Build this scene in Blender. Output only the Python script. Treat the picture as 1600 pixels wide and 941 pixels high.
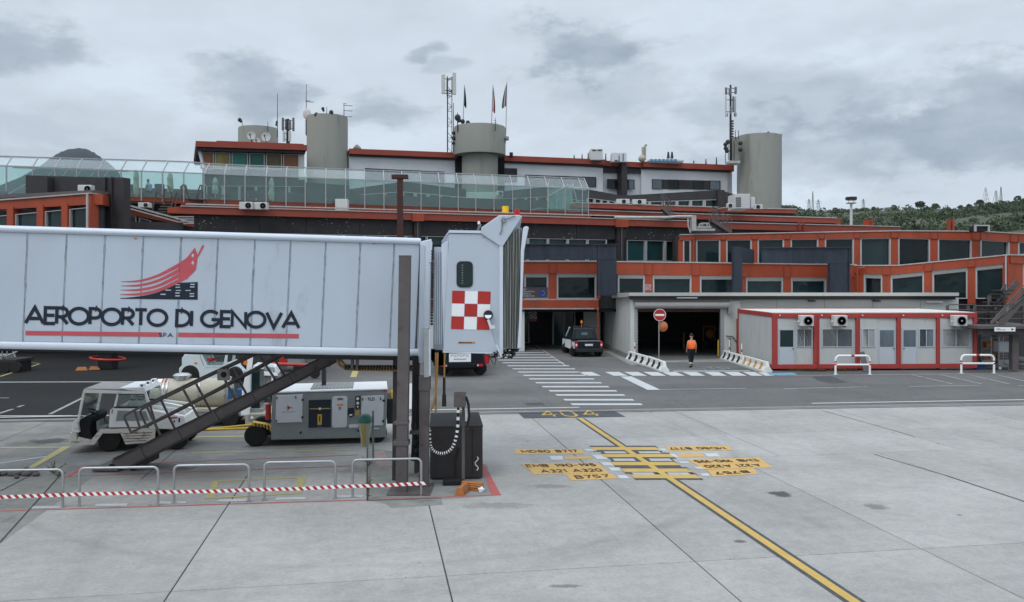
import bpy, bmesh, math, random
from mathutils import Vector, Matrix, noise as mnoise
random.seed(7)
SC = bpy.context.scene
for o in list(bpy.data.objects): bpy.data.objects.remove(o)
COL = SC.collection
# ------------------------------------------------------------------ camera
F, HZ, CX, H = 1300.0, 442.0, 800.0, 4.5      # focal length and horizon of the photograph in its own pixels, eye height
cam = bpy.data.cameras.new('camera'); co = bpy.data.objects.new('camera', cam); COL.objects.link(co)
co.location = (0, 0, H); co.rotation_euler = (math.radians(90), 0, 0)
cam.sensor_width = 36; cam.lens = 36*F/1600; cam.shift_y = -(470.5-HZ)/1600
cam.clip_start = 0.1; cam.clip_end = 20000
SC.camera = co
SC.render.resolution_x = 1024; SC.render.resolution_y = 602
SC.view_settings.view_transform = 'Standard'; SC.view_settings.look = 'None'
SC.view_settings.exposure = 0.0; SC.view_settings.gamma = 1.0
# ------------------------------------------------------------------ world: overcast sky
SUN_EL, SUN_AZ = math.radians(52), math.radians(215)
W = bpy.data.worlds.new('World'); SC.world = W; W.use_nodes = True
def sky_world():
    nt = W.node_tree; N = nt.nodes; L = nt.links; N.clear()
    out = N.new('ShaderNodeOutputWorld'); bg = N.new('ShaderNodeBackground'); L.new(bg.outputs[0], out.inputs[0])
    sky = N.new('ShaderNodeTexSky'); sky.sky_type = 'NISHITA'; sky.sun_disc = False
    sky.sun_elevation = SUN_EL; sky.sun_rotation = SUN_AZ
    sky.dust_density = 3
    tc = N.new('ShaderNodeTexCoord'); sep = N.new('ShaderNodeSeparateXYZ'); L.new(tc.outputs['Generated'], sep.inputs[0])
    def val(x, sock):
        if isinstance(x, (int, float)): sock.default_value = x
        else: L.new(x, sock)
    def m(op, a, b=0.0, clamp=False):
        n = N.new('ShaderNodeMath'); n.operation = op; n.use_clamp = clamp
        val(a, n.inputs[0]); val(b, n.inputs[1]); return n.outputs[0]
    x, y, z = sep.outputs
    az = m('ARCTAN2', x, y); el = m('ARCSINE', z)
    def noise(vec, s, d, r, dist=0):
        n = N.new('ShaderNodeTexNoise'); n.inputs['Scale'].default_value = s; n.inputs['Detail'].default_value = d
        n.inputs['Roughness'].default_value = r; n.inputs['Distortion'].default_value = dist
        L.new(vec, n.inputs['Vector']); return n.outputs['Fac']
    cb = N.new('ShaderNodeCombineXYZ'); L.new(az, cb.inputs[0]); L.new(m('MULTIPLY', el, 2.2), cb.inputs[1])
    v = cb.outputs[0]
    fine = noise(v, 6.5, 9, 0.6, 0.2); broad = noise(v, 2.6, 5, 0.5, 0.4); edge = noise(v, 8.0, 12, 0.66)
    wn = N.new('ShaderNodeTexNoise'); wn.inputs['Scale'].default_value = 7.0; wn.inputs['Detail'].default_value = 3; L.new(v, wn.inputs['Vector'])
    wsp = N.new('ShaderNodeSeparateColor'); L.new(wn.outputs['Color'], wsp.inputs[0])
    azw = m('ADD', az, m('MULTIPLY', m('SUBTRACT', wsp.outputs[0], 0.5), 0.13)); elw = m('ADD', el, m('MULTIPLY', m('SUBTRACT', wsp.outputs[1], 0.5), 0.075))
    # dark cloud masses: (photo px, py, half width px, half height px, strength)
    blobs = [(420,135,105,50,.60),(590,170,75,34,.55),(20,75,75,60,.6),(120,195,300,40,.20),(920,80,105,65,.62),(1000,135,150,50,.30),
             (1250,150,230,90,.40),(1480,190,240,85,.66),(1420,90,240,45,.05),(1300,250,320,45,.45),(672,78,34,13,.5),(715,105,40,10,.3),(300,210,260,30,.15),
             (1500,20,260,28,.12),(60,250,150,26,.25),(1120,260,130,36,.22)]
    lit = [(1290,75,190,26,.55),(1530,120,100,20,.4),(1250,290,60,45,.6),(180,150,200,50,.35),(700,230,240,50,.25),(1030,30,250,26,.2)]
    def bl(b):
        px, py, w, h, s = b
        a0 = math.atan((px-CX)/F); e0 = math.atan((HZ-py)/F)*math.cos(a0)
        du = m('DIVIDE', m('SUBTRACT', azw, a0), w/F); dv = m('DIVIDE', m('SUBTRACT', elw, e0), h/F)
        r = m('SQRT', m('ADD', m('MULTIPLY', du, du), m('MULTIPLY', dv, dv)))
        r = m('ADD', r, m('MULTIPLY', m('SUBTRACT', edge, 0.5), 3.6))
        mr = N.new('ShaderNodeMapRange'); mr.interpolation_type = 'SMOOTHSTEP'
        L.new(r, mr.inputs[0]); mr.inputs[1].default_value = 1.18; mr.inputs[2].default_value = 0.38
        mr.inputs[3].default_value = 0; mr.inputs[4].default_value = s
        return mr.outputs[0]
    tot = None
    for b in blobs:
        o = bl(b); tot = o if tot is None else m('MAXIMUM', tot, o)
    lt = None
    for b in lit:
        o = bl(b); lt = o if lt is None else m('MAXIMUM', lt, o)
    lum = m('ADD', 0.745, m('MULTIPLY', m('SUBTRACT', broad, 0.5), -0.22))
    lum = m('ADD', lum, m('MULTIPLY', m('SUBTRACT', fine, 0.5), 0.26))
    lum = m('ADD', lum, m('MULTIPLY', lt, 0.17))
    lum = m('SUBTRACT', lum, m('MULTIPLY', m('MULTIPLY', tot, m('ADD', 0.35, m('MULTIPLY', noise(v, 17.0, 10, 0.6), 1.3))), 0.40))
    # brighter towards the zenith, as an overcast sky is
    zen = N.new('ShaderNodeMapRange'); L.new(z, zen.inputs[0]); zen.inputs[1].default_value = 0.3; zen.inputs[2].default_value = 1.0
    zen.inputs[3].default_value = 1.0; zen.inputs[4].default_value = ZEN
    lum = m('MULTIPLY', lum, zen.outputs[0])
    t = m('MULTIPLY', m('SUBTRACT', lum, 0.42), 4.0, True)
    cr = N.new('ShaderNodeValToRGB'); L.new(t, cr.inputs[0])
    e = cr.color_ramp.elements; e[0].color = (0.82, 0.99, 1.19, 1); e[1].color = (0.885, 1.0, 1.12, 1)
    sc = N.new('ShaderNodeVectorMath'); sc.operation = 'SCALE'; L.new(cr.outputs[0], sc.inputs[0]); L.new(lum, sc.inputs['Scale'])
    s2 = N.new('ShaderNodeVectorMath'); s2.operation = 'SCALE'; L.new(sky.outputs[0], s2.inputs[0]); s2.inputs['Scale'].default_value = 0.10
    mx = N.new('ShaderNodeMix'); mx.data_type = 'RGBA'; mx.inputs[0].default_value = 0.95
    L.new(s2.outputs[0], mx.inputs[6]); L.new(sc.outputs[0], mx.inputs[7])
    L.new(mx.outputs[2], bg.inputs[0]); bg.inputs[1].default_value = 1.0
ZEN = 2.3
sky_world()
sun = bpy.data.lights.new('sun', 'SUN'); sun.energy = 0.9; sun.angle = math.radians(25); sun.color = (1, .97, .93)
so = bpy.data.objects.new('sun', sun); COL.objects.link(so)
so.rotation_euler = (math.radians(90)-SUN_EL, 0, math.radians(180)-SUN_AZ)   # light comes from behind the camera
# ------------------------------------------------------------------ helpers
def G(px, py, z=0.0):
    D = (H-z)*F/(py-HZ); return Vector(((px-CX)/F*D, D, z))
def P(px, py, D): return Vector(((px-CX)/F*D, D, H-(py-HZ)/F*D))
INV = {}; LOCAL = {}
def root(name, label, cat, loc=(0,0,0), rz=0.0, group=None, local=True):
    o = bpy.data.objects.new(name, None); COL.objects.link(o); o.empty_display_size = .2
    o.location = loc; o.rotation_euler = (0,0,rz)
    o['label'] = label; o['category'] = cat
    if group: o['group'] = group
    INV[o] = None if local else (Matrix.Translation(Vector(loc)) @ Matrix.Rotation(rz, 4, 'Z')).inverted()
    return o
def tag(o, label=None, cat=None, group=None, kind=None):
    if label: o['label'] = label
    if cat: o['category'] = cat
    if group: o['group'] = group
    if kind: o['kind'] = kind
    return o
def kids(o): return [c for c in bpy.data.objects if c.parent == o]
def copy_tree(o, parent=None, table=None):
    if table is None:
        table = {}
        for c in bpy.data.objects:
            if c.parent: table.setdefault(c.parent, []).append(c)
    c = o.copy(); COL.objects.link(c); c.parent = parent; INV[c] = INV.get(o)
    for ch in table.get(o, []): copy_tree(ch, c, table)
    return c
class MB:
    def __init__(s): s.v = []; s.f = []; s.m = []; s.mi = 0
    def add(s, vs, fs):
        b = len(s.v); s.v += [Vector(p) for p in vs]
        for f in fs: s.f.append([i+b for i in f]); s.m.append(s.mi)
        return s
    def hexa(s, a, b):           # two loops of equal length -> closed prism
        n = len(a)
        return s.add(list(a)+list(b), [list(range(n))[::-1], list(range(n, 2*n))]+[[i, (i+1) % n, n+(i+1) % n, n+i] for i in range(n)])
    def box(s, x0, x1, y0, y1, z0, z1):
        return s.hexa([(x0,y0,z0),(x1,y0,z0),(x1,y1,z0),(x0,y1,z0)], [(x0,y0,z1),(x1,y0,z1),(x1,y1,z1),(x0,y1,z1)])
    def bar(s, p, q, w, h, up=(0,0,1)):      # rectangular bar from p to q
        p = Vector(p); q = Vector(q); d = (q-p).normalized(); up = Vector(up)
        if abs(d.dot(up)) > .98: up = Vector((0,1,0))
        r = d.cross(up).normalized()*w/2; u = r.cross(d).normalized()*h/2
        return s.hexa([p-r-u, p+r-u, p+r+u, p-r+u], [q-r-u, q+r-u, q+r+u, q-r+u])
    def tube(s, p, q, r, n=8, r2=None, cap=True):
        p = Vector(p); q = Vector(q); r2 = r if r2 is None else r2
        d = (q-p).normalized(); a = Vector((0,0,1)) if abs(d.z) < .9 else Vector((1,0,0))
        u = d.cross(a).normalized(); w = d.cross(u)
        A = [p+(u*math.cos(t)+w*math.sin(t))*r for t in [2*math.pi*i/n for i in range(n)]]
        B = [q+(u*math.cos(t)+w*math.sin(t))*r2 for t in [2*math.pi*i/n for i in range(n)]]
        return s.hexa(A, B)
    def path(s, pts, r, n=8, closed=False):
        pts = [Vector(p) for p in pts]; k = len(pts); rings = []
        u = None
        for i, p in enumerate(pts):
            if closed: d = pts[(i+1) % k]-pts[i-1]
            else: d = pts[min(i+1, k-1)]-pts[max(i-1, 0)]
            d.normalize()
            if u is None:
                a = Vector((0,0,1)) if abs(d.z) < .9 else Vector((1,0,0)); u = d.cross(a).normalized()
            else:
                u = (u-d*u.dot(d)).normalized()
            w = d.cross(u)
            rr = r[i] if isinstance(r, (list, tuple)) else r
            rings.append([p+(u*math.cos(2*math.pi*j/n)+w*math.sin(2*math.pi*j/n))*rr for j in range(n)])
        vs = [v for rg in rings for v in rg]; fs = []
        m = k if closed else k-1
        for i in range(m):
            for j in range(n):
                a = i*n+j; b = i*n+(j+1) % n; c = ((i+1) % k)*n+(j+1) % n; d = ((i+1) % k)*n+j
                fs.append([a, b, c, d])
        if not closed: fs += [list(range(n))[::-1], [(k-1)*n+j for j in range(n)]]
        return s.add(vs, fs)
    def lathe(s, prof, n=20, c=(0,0,0), axis='z', a0=0.0, a1=2*math.pi):
        c = Vector(c); full = abs(a1-a0-2*math.pi) < 1e-6; k = n if full else n+1; vs = []
        for r, h in prof:
            for i in range(k):
                t = a0+(a1-a0)*i/n; x = r*math.cos(t); y = r*math.sin(t)
                vs.append(c+(Vector((x,y,h)) if axis == 'z' else Vector((x,h,y)) if axis == 'y' else Vector((h,x,y))))
        fs = []
        for i in range(len(prof)-1):
            for j in range(n):
                j2 = (j+1) % k; fs.append([i*k+j, i*k+j2, (i+1)*k+j2, (i+1)*k+j])
        if full:
            if prof[0][0] > 1e-5: fs.append([j for j in range(k)][::-1])
            if prof[-1][0] > 1e-5: fs.append([(len(prof)-1)*k+j for j in range(k)])
        return s.add(vs, fs)
    def ball(s, c, r, n=10, m=6, sq=(1,1,1)):
        c = Vector(c); b = len(s.v); prof = [(math.sin(math.pi*i/m)*r, -math.cos(math.pi*i/m)*r) for i in range(m+1)]
        s.lathe([(max(p[0], 1e-6), p[1]) for p in prof], n)
        for i in range(b, len(s.v)):
            v = s.v[i]; s.v[i] = Vector((v.x*sq[0], v.y*sq[1], v.z*sq[2]))+c
        return s
    def build(s, name, mat, parent=None, smooth=False, bevel=0.0, label=None):
        me = bpy.data.meshes.new(name); vs = s.v
        inv = INV.get(parent) if parent is not None else None
        if inv is not None: vs = [inv @ v for v in vs]
        me.from_pydata([tuple(v) for v in vs], [], s.f)
        mats = mat if isinstance(mat, (list, tuple)) else [mat]
        for m_ in mats: me.materials.append(m_)
        if len(mats) > 1: me.polygons.foreach_set('material_index', s.m)
        bm = bmesh.new(); bm.from_mesh(me)
        bmesh.ops.remove_doubles(bm, verts=bm.verts, dist=1e-6)
        bmesh.ops.recalc_face_normals(bm, faces=bm.faces); bm.to_mesh(me); bm.free()
        if smooth:
            me.polygons.foreach_set('use_smooth', [True]*len(me.polygons))
            try: me.set_sharp_from_angle(angle=math.radians(38))
            except Exception: pass
        o = bpy.data.objects.new(name, me); COL.objects.link(o)
        if parent is not None: o.parent = parent; INV[o] = INV.get(parent)
        if bevel:
            bv = o.modifiers.new('bevel', 'BEVEL'); bv.width = bevel; bv.segments = 2; bv.limit_method = 'ANGLE'; bv.angle_limit = math.radians(40)
        if label: o['label'] = label
        return o
class Seg:                        # a vertical wall plane given by two points in plan
    def __init__(s, x0, d0, x1, d1):
        s.A = Vector(((x0-CX)/F*d0, d0)); s.B = Vector(((x1-CX)/F*d1, d1)); s.fix()
    def fix(s):
        s.t = (s.B-s.A).normalized(); s.n = Vector((s.t.y, -s.t.x))
        if s.n.y > 0: s.n = -s.n
    def off(s, d):
        c = Seg.__new__(Seg); c.A = s.A+s.n*d; c.B = s.B+s.n*d; c.fix(); return c
    def D(s, px):
        k = (px-CX)/F; return s.n.dot(s.A)/(s.n.x*k+s.n.y)
    def pt(s, px, py, o=0.0):
        D = s.D(px); p = Vector(((px-CX)/F*D, D, H-(py-HZ)/F*D)); return p+Vector((s.n.x, s.n.y, 0))*o
    def quad(s, mb, pts, d0, d1):
        return mb.hexa([s.pt(x, y, d0) for x, y in pts], [s.pt(x, y, d1) for x, y in pts])
    def rect(s, mb, x0, x1, yt0, yb0, yt1, yb1, d0, d1):
        return s.quad(mb, [(x0, yt0), (x1, yt1), (x1, yb1), (x0, yb0)], d0, d1)
def lerp(a, b, t): return a+(b-a)*t
def lin(x, x0, y0, x1, y1): return y0+(y1-y0)*(x-x0)/(x1-x0)
# ------------------------------------------------------------------ materials
def hexc(h): 
    c = [int(h[i:i+2], 16)/255 for i in (0, 2, 4)]
    return tuple(((x+0.055)/1.055)**2.4 if x > 0.04045 else x/12.92 for x in c)
def mat(name, col, rough=.6, metal=0.0, var=.15, scale=3.0, bump=0.0, bscale=40.0, dirt=None, dirt_amt=0.0, dscale=2.0, stretch=None, spec=.38, tr=0.0):
    M = bpy.data.materials.new(name); M.use_nodes = True; nt = M.node_tree; N = nt.nodes; L = nt.links
    b = N['Principled BSDF']; b.inputs['Roughness'].default_value = rough; b.inputs['Metallic'].default_value = metal
    b.inputs['Specular IOR Level'].default_value = spec
    tc = N.new('ShaderNodeTexCoord'); geo = N.new('ShaderNodeNewGeometry'); vec = geo.outputs['Position']
    if stretch:
        mp = N.new('ShaderNodeMapping'); mp.inputs['Scale'].default_value = stretch; L.new(vec, mp.inputs[0]); vec = mp.outputs[0]
    n = N.new('ShaderNodeTexNoise'); n.inputs['Scale'].default_value = scale; n.inputs['Detail'].default_value = 8; n.inputs['Roughness'].default_value = .62
    L.new(vec, n.inputs['Vector'])
    r = N.new('ShaderNodeMapRange'); L.new(n.outputs['Fac'], r.inputs[0]); r.inputs[1].default_value = .3; r.inputs[2].default_value = .7
    r.inputs[3].default_value = 1-var; r.inputs[4].default_value = 1+var
    mx = N.new('ShaderNodeVectorMath'); mx.operation = 'SCALE'; mx.inputs[0].default_value = col[:3]; L.new(r.outputs[0], mx.inputs['Scale'])
    c = mx.outputs[0]
    if dirt:
        n2 = N.new('ShaderNodeTexNoise'); n2.inputs['Scale'].default_value = dscale; n2.inputs['Detail'].default_value = 10; n2.inputs['Roughness'].default_value = .7
        n2.inputs['Distortion'].default_value = .3
        L.new(vec, n2.inputs['Vector'])
        r2 = N.new('ShaderNodeMapRange'); r2.interpolation_type = 'SMOOTHSTEP'; L.new(n2.outputs['Fac'], r2.inputs[0])
        r2.inputs[1].default_value = .62-dirt_amt*.25; r2.inputs[2].default_value = .80-dirt_amt*.2; r2.inputs[4].default_value = .85
        m2 = N.new('ShaderNodeMix'); m2.data_type = 'RGBA'; L.new(r2.outputs[0], m2.inputs[0]); L.new(c, m2.inputs[6]); m2.inputs[7].default_value = (*dirt[:3], 1)
        c = m2.outputs[2]
        r3 = N.new('ShaderNodeMath'); r3.operation = 'MULTIPLY_ADD'; L.new(r2.outputs[0], r3.inputs[0]); r3.inputs[1].default_value = .3; r3.inputs[2].default_value = rough; r3.use_clamp = True
        L.new(r3.outputs[0], b.inputs['Roughness'])
    L.new(c, b.inputs['Base Color'])
    if bump:
        n3 = N.new('ShaderNodeTexNoise'); n3.inputs['Scale'].default_value = bscale; n3.inputs['Detail'].default_value = 4; L.new(vec, n3.inputs['Vector'])
        bp = N.new('ShaderNodeBump'); bp.inputs['Strength'].default_value = bump; bp.inputs['Distance'].default_value = .01
        L.new(n3.outputs['Fac'], bp.inputs['Height']); L.new(bp.outputs[0], b.inputs['Normal'])
    return M
def emis(name, col, s):
    M = bpy.data.materials.new(name); M.use_nodes = True; b = M.node_tree.nodes['Principled BSDF']
    b.inputs['Base Color'].default_value = (*col, 1); b.inputs['Emission Color'].default_value = (*col, 1); b.inputs['Emission Strength'].default_value = s; return M
def glass(name, tint, alpha, rough=.03):
    M = bpy.data.materials.new(name); M.use_nodes = True; nt = M.node_tree; N = nt.nodes; L = nt.links; N.clear()
    out = N.new('ShaderNodeOutputMaterial'); tr = N.new('ShaderNodeBsdfTransparent'); tr.inputs[0].default_value = (*tint, 1)
    df = N.new('ShaderNodeBsdfDiffuse'); df.inputs[0].default_value = (.42, .50, .49, 1)
    n = N.new('ShaderNodeTexNoise'); n.inputs['Scale'].default_value = 1.3; n.inputs['Detail'].default_value = 6
    geo = N.new('ShaderNodeNewGeometry'); L.new(geo.outputs['Position'], n.inputs['Vector'])
    r = N.new('ShaderNodeMapRange'); L.new(n.outputs[0], r.inputs[0]); r.inputs[3].default_value = alpha*.5; r.inputs[4].default_value = alpha*1.5
    m1 = N.new('ShaderNodeMixShader'); L.new(r.outputs[0], m1.inputs[0]); L.new(tr.outputs[0], m1.inputs[1]); L.new(df.outputs[0], m1.inputs[2])
    gl = N.new('ShaderNodeBsdfGlossy'); gl.inputs['Roughness'].default_value = rough
    lw = N.new('ShaderNodeLayerWeight'); lw.inputs[0].default_value = .5; pw = N.new('ShaderNodeMath'); pw.operation = 'POWER'; L.new(lw.outputs['Facing'], pw.inputs[0]); pw.inputs[1].default_value = 5
    fr = N.new('ShaderNodeMath'); fr.operation = 'MULTIPLY_ADD'; L.new(pw.outputs[0], fr.inputs[0]); fr.inputs[1].default_value = .85; fr.inputs[2].default_value = .045
    m2 = N.new('ShaderNodeMixShader'); L.new(fr.outputs[0], m2.inputs[0]); L.new(m1.outputs[0], m2.inputs[1]); L.new(gl.outputs[0], m2.inputs[2])
    L.new(m2.outputs[0], out.inputs[0]); return M
RUST = (.16, .055, .025)
m_white = mat('white_paint', (.70,.73,.76), .42, 0, .06, 1.2, dirt=(.33,.33,.32), dirt_amt=.10, dscale=1.2)
m_bridge = mat('bridge_paint', (.465,.52,.59), .38, 0, .05, 1.0, dirt=(.32,.35,.385), dirt_amt=.18, dscale=.9, stretch=(1,1,.35), bump=.16, bscale=2.2)
m_bridge2 = mat('bridge_rail_paint', (.58,.63,.70), .35, 0, .05, 1.5, dirt=(.30,.33,.36), dirt_amt=.10, dscale=3)
m_seam = mat('seam_sealant', (.15,.17,.19), .8, 0, .3, 6)
m_orange = mat('orange_paint', (.345,.056,.020), .5, 0, .10, 1.2, dirt=(.20,.06,.035), dirt_amt=.5, dscale=1.6, stretch=(1,1,.3))
m_orange2 = mat('faded_orange_paint', (.275,.052,.030), .55, 0, .12, 1.0, dirt=(.17,.06,.04), dirt_amt=.3, dscale=1.2)
m_lip = mat('grey_flashing', (.40,.38,.36), .5, 0, .2, 4)
m_red = mat('red_paint', (.42,.028,.022), .4, 0, .08, 3, dirt=(.2,.03,.02), dirt_amt=.15)
m_dred = mat('maroon_paint', (.06,.016,.014), .55, 0, .15, 3)
m_logo = mat('faded_red_print', (.50,.085,.105), .5, 0, .10, 3)
m_navyp = mat('navy_print', (.010,.016,.03), .45, 0, .1, 3)
m_brown = mat('brown_grey_steel', (.105,.090,.088), .6, 0, .15, 2.5, dirt=(.055,.042,.038), dirt_amt=.3, dscale=3, bump=.15, bscale=30)
m_dbrown = mat('dark_brown_steel', (.034,.030,.032), .6, 0, .2, 3, dirt=(.08,.05,.04), dirt_amt=.1)
m_blue = mat('blue_grey_steel', (.022,.030,.045), .5, 0, .35, 1.6, stretch=(1.6,1.6,.35), dirt=(.020,.026,.036), dirt_amt=.45, dscale=1.8)
m_black = mat('black_rubber', (.012,.012,.013), .75, 0, .3, 8, bump=.2)
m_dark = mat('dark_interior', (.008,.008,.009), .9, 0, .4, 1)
m_char = mat('charcoal_cladding', (.040,.038,.040), .75, 0, .2, 1.5, dirt=(.065,.06,.058), dirt_amt=.15)
m_conc = mat('tower_concrete', (.265,.27,.24), .85, 0, .06, .7, dirt=(.175,.18,.155), dirt_amt=.42, dscale=.8, stretch=(1,1,.12), bump=.2, bscale=15)
m_wallw = mat('pale_render', (.60,.61,.64), .8, 0, .05, .8, dirt=(.5,.5,.53), dirt_amt=.12, dscale=.8, stretch=(1,1,.4))
m_grey = mat('grey_cladding', (.56,.57,.545), .6, 0, .05, .8, dirt=(.42,.42,.39), dirt_amt=.14, dscale=.9, stretch=(1,1,.3))
m_gpu = mat('grey_machine_paint', (.25,.27,.27), .4, 0, .06, 3, dirt=(.13,.13,.13), dirt_amt=.1)
m_gpu2 = mat('pale_grey_door_paint', (.62,.64,.67), .4, 0, .05, 3, dirt=(.32,.32,.33), dirt_amt=.1)
m_alu = mat('aluminium', (.42,.43,.44), .38, .7, .1, 6)
m_frame = mat('pale_window_frame', (.42,.41,.41), .5, 0, .08, 5)
m_post = mat('canopy_post_paint', (.34,.34,.35), .45, 0, .1, 4)
m_shut = mat('roller_shutter_grey', (.27,.26,.25), .6, 0, .1, 5)
def wglass(name, col, rough=.07):  # uneven glass tone, reflections and rooms behind hinted in the colour
    M = mat(name, col, rough, 0, .35, .6, spec=.30, stretch=(1.6,1.6,.5)); nt = M.node_tree; N = nt.nodes; b = N['Principled BSDF']; src = b.inputs['Base Color'].links[0].from_socket
    oi = N.new('ShaderNodeObjectInfo'); r = N.new('ShaderNodeMapRange'); nt.links.new(oi.outputs['Random'], r.inputs[0]); r.inputs[3].default_value = .45; r.inputs[4].default_value = 1.7
    s = N.new('ShaderNodeVectorMath'); s.operation = 'SCALE'; nt.links.new(src, s.inputs[0]); nt.links.new(r.outputs[0], s.inputs['Scale']); nt.links.new(s.outputs[0], b.inputs['Base Color']); n = N.new('ShaderNodeTexNoise'); n.inputs['Scale'].default_value = .9; bp = N.new('ShaderNodeBump'); bp.inputs['Strength'].default_value = .25; bp.inputs['Distance'].default_value = .05; nt.links.new(N['Geometry'].outputs['Position'], n.inputs['Vector']); nt.links.new(n.outputs[0], bp.inputs['Height']); nt.links.new(bp.outputs[0], b.inputs['Normal']); return M
m_wg = wglass('dark_window_glass', (.009,.020,.022))
m_wgt = wglass('teal_window_glass', (.016,.050,.052))
m_wgb = wglass('blue_grey_window_glass', (.10,.125,.145), .15)
m_wgg = wglass('green_tinted_glass', (.018,.17,.14), .3)
m_wgy = wglass('olive_tinted_glass', (.17,.14,.04), .3)
m_wgo = wglass('amber_tinted_glass', (.22,.085,.03), .3)
m_canopy = glass('canopy_glass', (.74,.90,.87), .10)
m_canopy2 = glass('canopy_roof_glass', (.92,.97,.97), .07)
m_clear = glass('clear_glass', (.85,.92,.92), .02)
m_yel = mat('yellow_paint', (.62,.40,.04), .5, 0, .1, 4, dirt=(.3,.2,.05), dirt_amt=.15)
m_blackp = mat('black_paint', (.016,.017,.02), .5, 0, .2, 4)
m_navy = mat('navy_car_paint', (.006,.008,.014), .22, .0, .1, 3)
m_carw = mat('white_car_paint', (.84,.85,.86), .3, 0, .03, 3, dirt=(.6,.6,.58), dirt_amt=.05)
m_tugw = mat('rusty_white_paint', (.84,.83,.79), .5, 0, .06, 4, dirt=RUST, dirt_amt=.18, dscale=5)
m_tugr = mat('very_rusty_white_paint', (.72,.68,.60), .6, 0, .12, 5, dirt=RUST, dirt_amt=.55, dscale=5, stretch=(1,1,2.2))
m_tank = mat('cream_tank_paint', (.44,.41,.33), .4, 0, .08, 2, dirt=(.25,.2,.13), dirt_amt=.25, dscale=3)
m_steel = mat('stainless_steel', (.5,.5,.49), .25, .9, .1, 5)
m_tyre = mat('tyre_rubber', (.014,.014,.014), .8, 0, .3, 10, bump=.3)
m_rim = mat('wheel_rim_paint', (.5,.5,.5), .5, .2, .2, 8)
m_lampred = mat('red_lens', (.45,.01,.015), .2, 0, .1, 10)
m_lampor = mat('orange_lens', (.8,.22,.02), .2, 0, .1, 10)
m_lampw = mat('clear_lens', (.75,.75,.75), .15, 0, .1, 10)
m_lampy = mat('yellow_lens', (.85,.50,.01), .3, 0, .1, 10)
m_cable = mat('ochre_cable', (.28,.16,.05), .6, 0, .2, 8)
m_bel = mat('grey_bellows_fabric', (.50,.51,.49), .8, 0, .14, 3, stretch=(4,4,.4), dirt=(.08,.08,.075), dirt_amt=.25, dscale=4)
m_choc = mat('orange_brown_chock', (.42,.15,.045), .7, 0, .15, 8, dirt=(.12,.05,.02), dirt_amt=.3, dscale=14)
m_hv = mat('hi_vis_orange', (.95,.16,.03), .7, 0, .06, 10)
m_skin = mat('skin', (.40,.22,.15), .6, 0, .05, 10)
m_cloth = mat('dark_navy_cloth', (.010,.011,.018), .85, 0, .2, 20)
m_hair = mat('dark_hair', (.012,.009,.007), .7, 0, .2, 30)
m_shirt = mat('pale_blue_shirt', (.25,.33,.48), .8, 0, .06, 10)
m_refl = mat('reflective_band', (.65,.66,.62), .4, 0, .05, 10)
m_plast = mat('white_red_barrier_plastic', (.66,.66,.63), .5, 0, .06, 5, dirt=(.3,.27,.22), dirt_amt=.2, dscale=6)
m_rust = mat('faded_rust_orange', (.50,.25,.06), .6, 0, .2, 6)
m_bluepl = mat('blue_plastic', (.02,.10,.28), .5, 0, .1, 6)
m_para = mat('beige_parasol_cloth', (.45,.44,.38), .8, 0, .06, 6)
m_ac = mat('white_enamel', (.55,.55,.54), .5, 0, .05, 6, dirt=(.3,.28,.25), dirt_amt=.12, dscale=4)
m_bark = mat('bark', (.05,.04,.03), .9, 0, .2, 1)
m_green = mat('bin_green_plastic', (.05,.17,.14), .45, 0, .08, 6)
m_beige = mat('beige_plastic', (.40,.42,.34), .5, 0, .06, 6)
m_ochre = mat('faded_ochre_panel', (.42,.31,.09), .6, 0, .12, 9)
m_weed = mat('weed_green', (.06,.085,.03), .8, 0, .3, 20)
m_dry = mat('dry_weed', (.13,.11,.06), .85, 0, .3, 20)
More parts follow.
